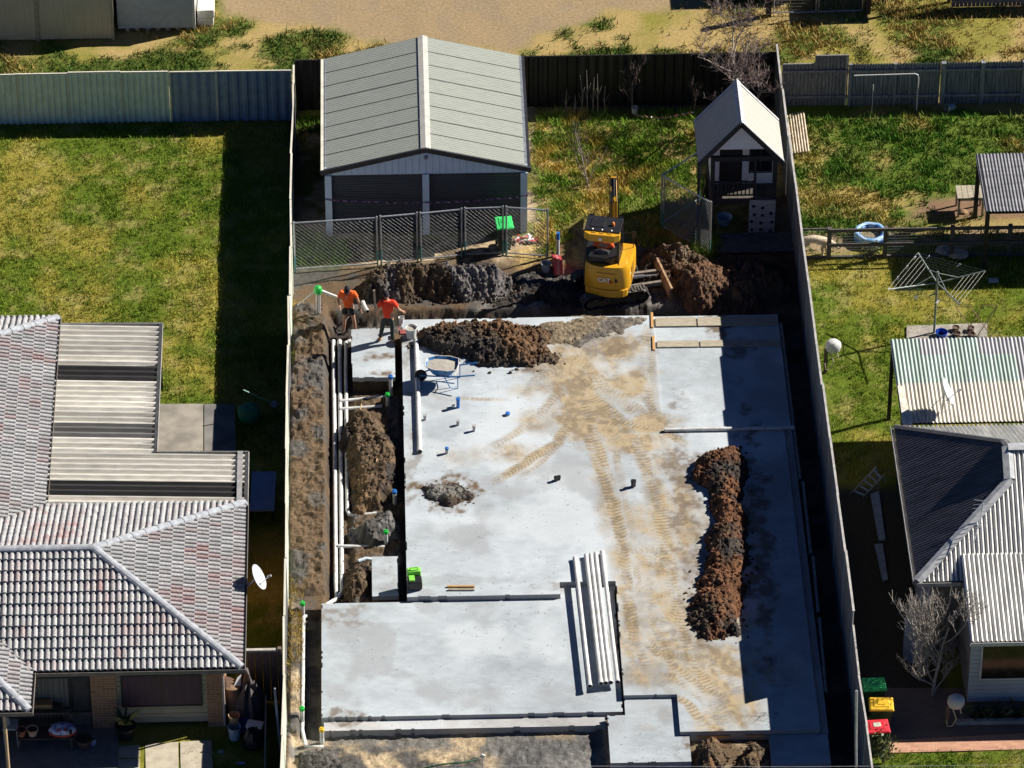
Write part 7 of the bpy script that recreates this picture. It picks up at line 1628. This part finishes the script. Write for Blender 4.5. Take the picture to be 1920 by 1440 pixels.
# ---- right house surroundings
ld = thing('stepladder', 'open aluminium stepladder leaning in the shade against the iron roofed house', 'stepladder', tuple(W(1620, 925, 0)))
al = mat('aluminium', (.42, .45, .5), (.34, .37, .42), rough=.4, metal=.3)
a0, a1, b0, b1 = W(1596, 925, .1), W(1617, 933, .1), W(1643, 876, 1.15), W(1656, 892, 1.1)
for p, q in ((a0, b0), (a1, b1)): MB(True).bar(p, q, .05, .03).build('stile', al, ld)
for i in range(5): t = .1+i*.2; MB(True).bar(a0.lerp(b0, t), a1.lerp(b1, t), .05, .025).build('rung', al, ld)
a2, a3 = W(1646, 915, .1), W(1660, 905, .2)
for p, q in ((b0, a2), (b1, a3)): MB(True).bar(p, q, .04, .03).build('rear_stile', al, ld)
for i, (pts, lab) in enumerate((([(1632, 925), (1648, 920), (1660, 1010), (1648, 1012)], 'grey plank lying in the dark side passage, upper'), ([(1640, 1020), (1655, 1018), (1665, 1085), (1655, 1088)], 'pale blue plank lying in the dark side passage, lower'))):
    tag(MB().prism(XY(pts, .1), .02, .09).build('plank', mat('blue_grey_plank', (.25, .29, .36), (.18, .2, .26), rough=.8)), lab, 'plank')
tkp = W(1712, 1180, 0); rt = thing('water_tank', 'pale blue slimline tank beside the recessed wall corner behind the bare bush', 'tank', (xh+.05, yrc-.35, 0)); MB().lathe([(.0, 0), (.28, 0), (.3, .1), (.3, 1.3), (.22, 1.42), (0, 1.44)], 16, close=False).build('body', mat('tank_blue', (.22, .27, .40), (.17, .21, .32), rough=.5), rt, True); MB().lathe([(.1, 1.43), (.1, 1.48), (0, 1.49)], 12, close=False).build('lid', blkp, rt)
an = thing('tv_antenna', 'old TV antenna on a leaning mast on the silver hip roof', 'antenna', tuple(W(1822, 1020, 3.0))); a, e = W(1830, 1026, 2.95), W(1843, 945, 4.05); MB(True).tube([a, e], .018, 6).build('mast', galv, an)
ax = (W(1852, 940, 4.1)-W(1822, 1010, 3.75)); q0_ = W(1826, 1018, 3.6); q1_ = W(1846, 938, 4.1); MB(True).tube([q0_, q1_], .012, 6).build('boom', galv, an); MB(True).tube([W(1826, 937, 4.1), W(1852, 941, 4.1)], .012, 6).build('element', galv, an)
for i in range(11): p = q0_.lerp(q1_, i/11); MB(True).tube([p+V(-.16-.012*i, -.02, .0), p+V(.16+.012*i, .02, 0)], .008, 4).build('element', galv, an)
MB(True).obox(a, (.2, .2, .06)).build('base_plate', galv, an); MB(True).tube([e.lerp(a, .3), W(1925, 1062, 3.2)], .005, 4).build('guy_wire', galv, an); MB(True).tube([e.lerp(a, .4), W(1776, 1032, 2.98)], .005, 4).build('guy_wire', galv, an)
bp = brickmat('brick_paving', (.48, .25, .16), (.36, .17, .11), (.30, .22, .15), bw=.22, bh=.11, plane='xy')
o = MB().prism(XY([(1668, 1388), (1960, 1373), (1960, 1404), (1668, 1412)], .02), -.03, .03).build('path', bp); tag(o, kind='structure')
o = MB().prism(XY([(1640, 1290), (1960, 1290), (1960, 1372), (1668, 1387), (1640, 1388)], .02), -.03, .024).build('path', brickmat('brick_paving_shade_tone', (.17, .12, .10), (.13, .095, .08), (.12, .1, .085), bw=.22, bh=.11, plane='xy')); tag(o, kind='structure')  # same brick where the path lies in shade, the shade put into its colours
gk = thing('garden_edge', 'low grey concrete garden edging in front of the weatherboard wall', 'edging', (13, yv-.8, 0)); MB(True).box(wx0-.4, yv-.85, 0, XE, yv-.72, .14).build('kerb', mat('worn_concrete', (.36, .33, .29)), gk)
def strappy(label, loc, n_, l, seed, m):
    rr = random.Random(seed); g = MB()
    for i in range(n_):
        a = rr.uniform(0, 6.28); ll = l*rr.uniform(.5, 1.1); d = V(math.cos(a), math.sin(a), 0); s_ = V(-d.y, d.x, 0)*.022; p1_, p2_ = d*ll*.35+V(0, 0, ll*.6), d*ll*.85+V(0, 0, ll*rr.uniform(.1, .5)); g.add([-s_, s_, p1_+s_, p2_, p1_-s_], [(0, 1, 2, 3, 4)])
    o = g.build('strappy_plant', m); o.location = loc; return tag(o, label, 'plant')
lfm = mat('dark_strap_leaf', (.06, .09, .035), (.12, .12, .06), rough=.7, sc=5)
for i, px in enumerate((1836, 1868, 1906)): strappy(['strappy garden plant under the wall, leftmost of three', 'strappy garden plant under the wall, middle of three', 'strappy garden plant under the wall, rightmost of three'][i], (WY(px, 1345, yv-.45).x, yv-.45, 0), 34, .5, 30+i, lfm)

# ================================================================ TREES AND SHRUBS
bark = mat('pale_bark', (.34, .29, .25), (.22, .18, .155), rough=.9, sc=9); barkd = mat('dark_bark', (.17, .125, .11), (.10, .07, .065), rough=.9, sc=9)
def bare_tree(label, loc, H_, r0, seed, depth=4, trunk=.35, spread=.5, kids=4, up=.25, m=bark, mt=barkd, lean=(0, 0), name='bare_tree', cat='tree', r_end=.006, wide=1., jit=.12):
    rr = random.Random(seed); rt = thing(name, label, cat, tuple(loc)); tk, lm, tw = MB(), MB(), MB()
    def grow(p, d, L, r, lev):
        pts = [p]; rs = [r]; n_ = 4 if lev < 2 else 3; q = p; dd = d
        for i in range(n_):
            dd = (dd+V(rr.gauss(0, jit), rr.gauss(0, jit), rr.gauss(up*.3, .06))).normalized(); q = q+dd*(L/n_); pts.append(q); rs.append(max(r_end*.7, r*(1-.55*(i+1)/n_)))
        (tk if lev == 0 else lm if lev < 3 else tw).tube(pts, rs, 6 if lev < 2 else 4 if lev < 3 else 3, lev < 2)
        if lev >= depth: return
        for k in range(kids+(lev == 0)*2):
            t = rr.uniform(.3, 1) if lev else rr.uniform(trunk, 1); f_ = t*n_; i = min(int(f_), n_-1); s_ = pts[i].lerp(pts[i+1], f_-i); a = rr.uniform(0, 6.28)
            nd = (dd*(1-spread)+V(math.cos(a)*wide, math.sin(a)*wide, rr.uniform(-.1, .5)+up)*spread).normalized(); grow(s_, nd, L*rr.uniform(.42, .66), max(r_end, rs[i]*.55), lev+1)
    grow(V(0, 0, -.05), V(lean[0], lean[1], 1).normalized(), H_*.62, r0, 0)
    tk.build('trunk', m, rt, True); lm.build('limb', m, rt)
    if tw.v: tw.build('twigs', mt, rt)
    return rt
bare_tree('tall bare tree with twiggy branches in the back corner behind the cubby house', W(1412, 228, 0), 4.6, .085, 5, 4, .12, .62, 6, .12, r_end=.008, wide=1.2)
bare_tree('bare sapling with low forked branches on the rough grass behind the digger', W(1103, 352, 0), 2.3, .035, 12, 3, .12, .6, 4, .35, r_end=.006)
bare_tree('bare vase shaped sapling at the black fence beside the white pail', W(1187, 212, 0), 1.9, .03, 16, 3, .05, .6, 4, .45, m=barkd, r_end=.007)
bare_tree('thin bare sapling at the black fence nearest the cubby house', W(1298, 210, 0), 1.5, .026, 23, 3, .05, .5, 4, .45, m=barkd, r_end=.006)
bare_tree('bushy bare shrub with pale tangled branches by the recessed wall', W(1748, 1305, 0), 3.7, .05, 31, 4, .02, .6, 6, .38, m=mat('pale_twig', (.40, .36, .32), (.26, .23, .2), rough=.9), mt=mat('pale_twig', (.4, .36, .32)), r_end=.007, wide=1.1, name='bare_shrub', cat='shrub')
for i, (px, hh) in enumerate(((1062, .9), (1078, .7), (1090, 1.45), (1101, 1.6), (1112, 1.35), (1121, 1.5), (1135, 1.0))):
    p = W(px, 213+(i % 3), 0); rr = random.Random(60+i); b = MB(); b.tube([V(0, 0, -.05), V(rr.uniform(-.05, .05), 0, hh*.5), V(rr.uniform(-.08, .08), .03, hh)], [.016, .013, .006], 6); b.tube([V(0, 0, hh*.45), V(.1, .02, hh*.7)], .006, 4); b.tube([V(0, 0, hh*.3), V(-.09, .02, hh*.55)], .006, 4)
    o = b.build('bare_cane', bark); o.location = p; tag(o, 'bare upright cane against the black back fence', 'cane', 'row of bare canes along the back fence')
bucket('white pail hanging low at the vase shaped sapling', W(1190, 212, .05), .1, .22, whb)
def leafy(label, loc, r, h, n_, seed, m1, m2, name='leafy_shrub', leaf=.09):
    rr = np.random.default_rng(seed); rt = thing(name, label, 'shrub', tuple(loc)); st_ = MB(); a_, b_ = MB(), MB()
    for i in range(16):
        a = rr.uniform(0, 6.28); t = V(math.cos(a)*r*rr.uniform(.2, .9), math.sin(a)*r*rr.uniform(.2, .9), h*rr.uniform(.5, 1)); st_.tube([V(0, 0, -.02), t*.5+V(0, 0, .08), t], .008, 4)
        for k in range(n_//16):
            c = V(*(t*(rr.uniform(.35, 1.05)))+V(*rr.normal(0, .07, 3))); d = V(*rr.normal(0, 1, 3)).normalized(); s_ = d.cross(V(*rr.normal(0, 1, 3))).normalized(); l = leaf*rr.uniform(.6, 1.3)
            (a_ if k % 3 else b_).add([c, c+d*l*.5+s_*l*.3, c+d*l, c+d*l*.5-s_*l*.3], [(0, 1, 2, 3)])
    st_.build('stems', barkd, rt); a_.build('leaves', m1, rt); b_.build('pale_leaves', m2, rt); return rt
leafy('glossy green leafy shrub at the foot of the dark fence below the red lidded bin', W(1655, 1432, 0), .42, .95, 480, 3, mat('gloss_leaf', (.05, .075, .02), (.03, .05, .015), rough=.35, sc=8), mat('pale_leaf', (.20, .20, .08), (.12, .14, .05), rough=.35, sc=8))
leafy('low green weed clump behind the lower rail by the paddling pool', W(1633, 478, 0), .32, .4, 260, 4, mat('weed_leaf', (.07, .11, .025), (.05, .08, .02), rough=.7, sc=8), mat('weed_pale', (.2, .19, .09), rough=.7), leaf=.08)
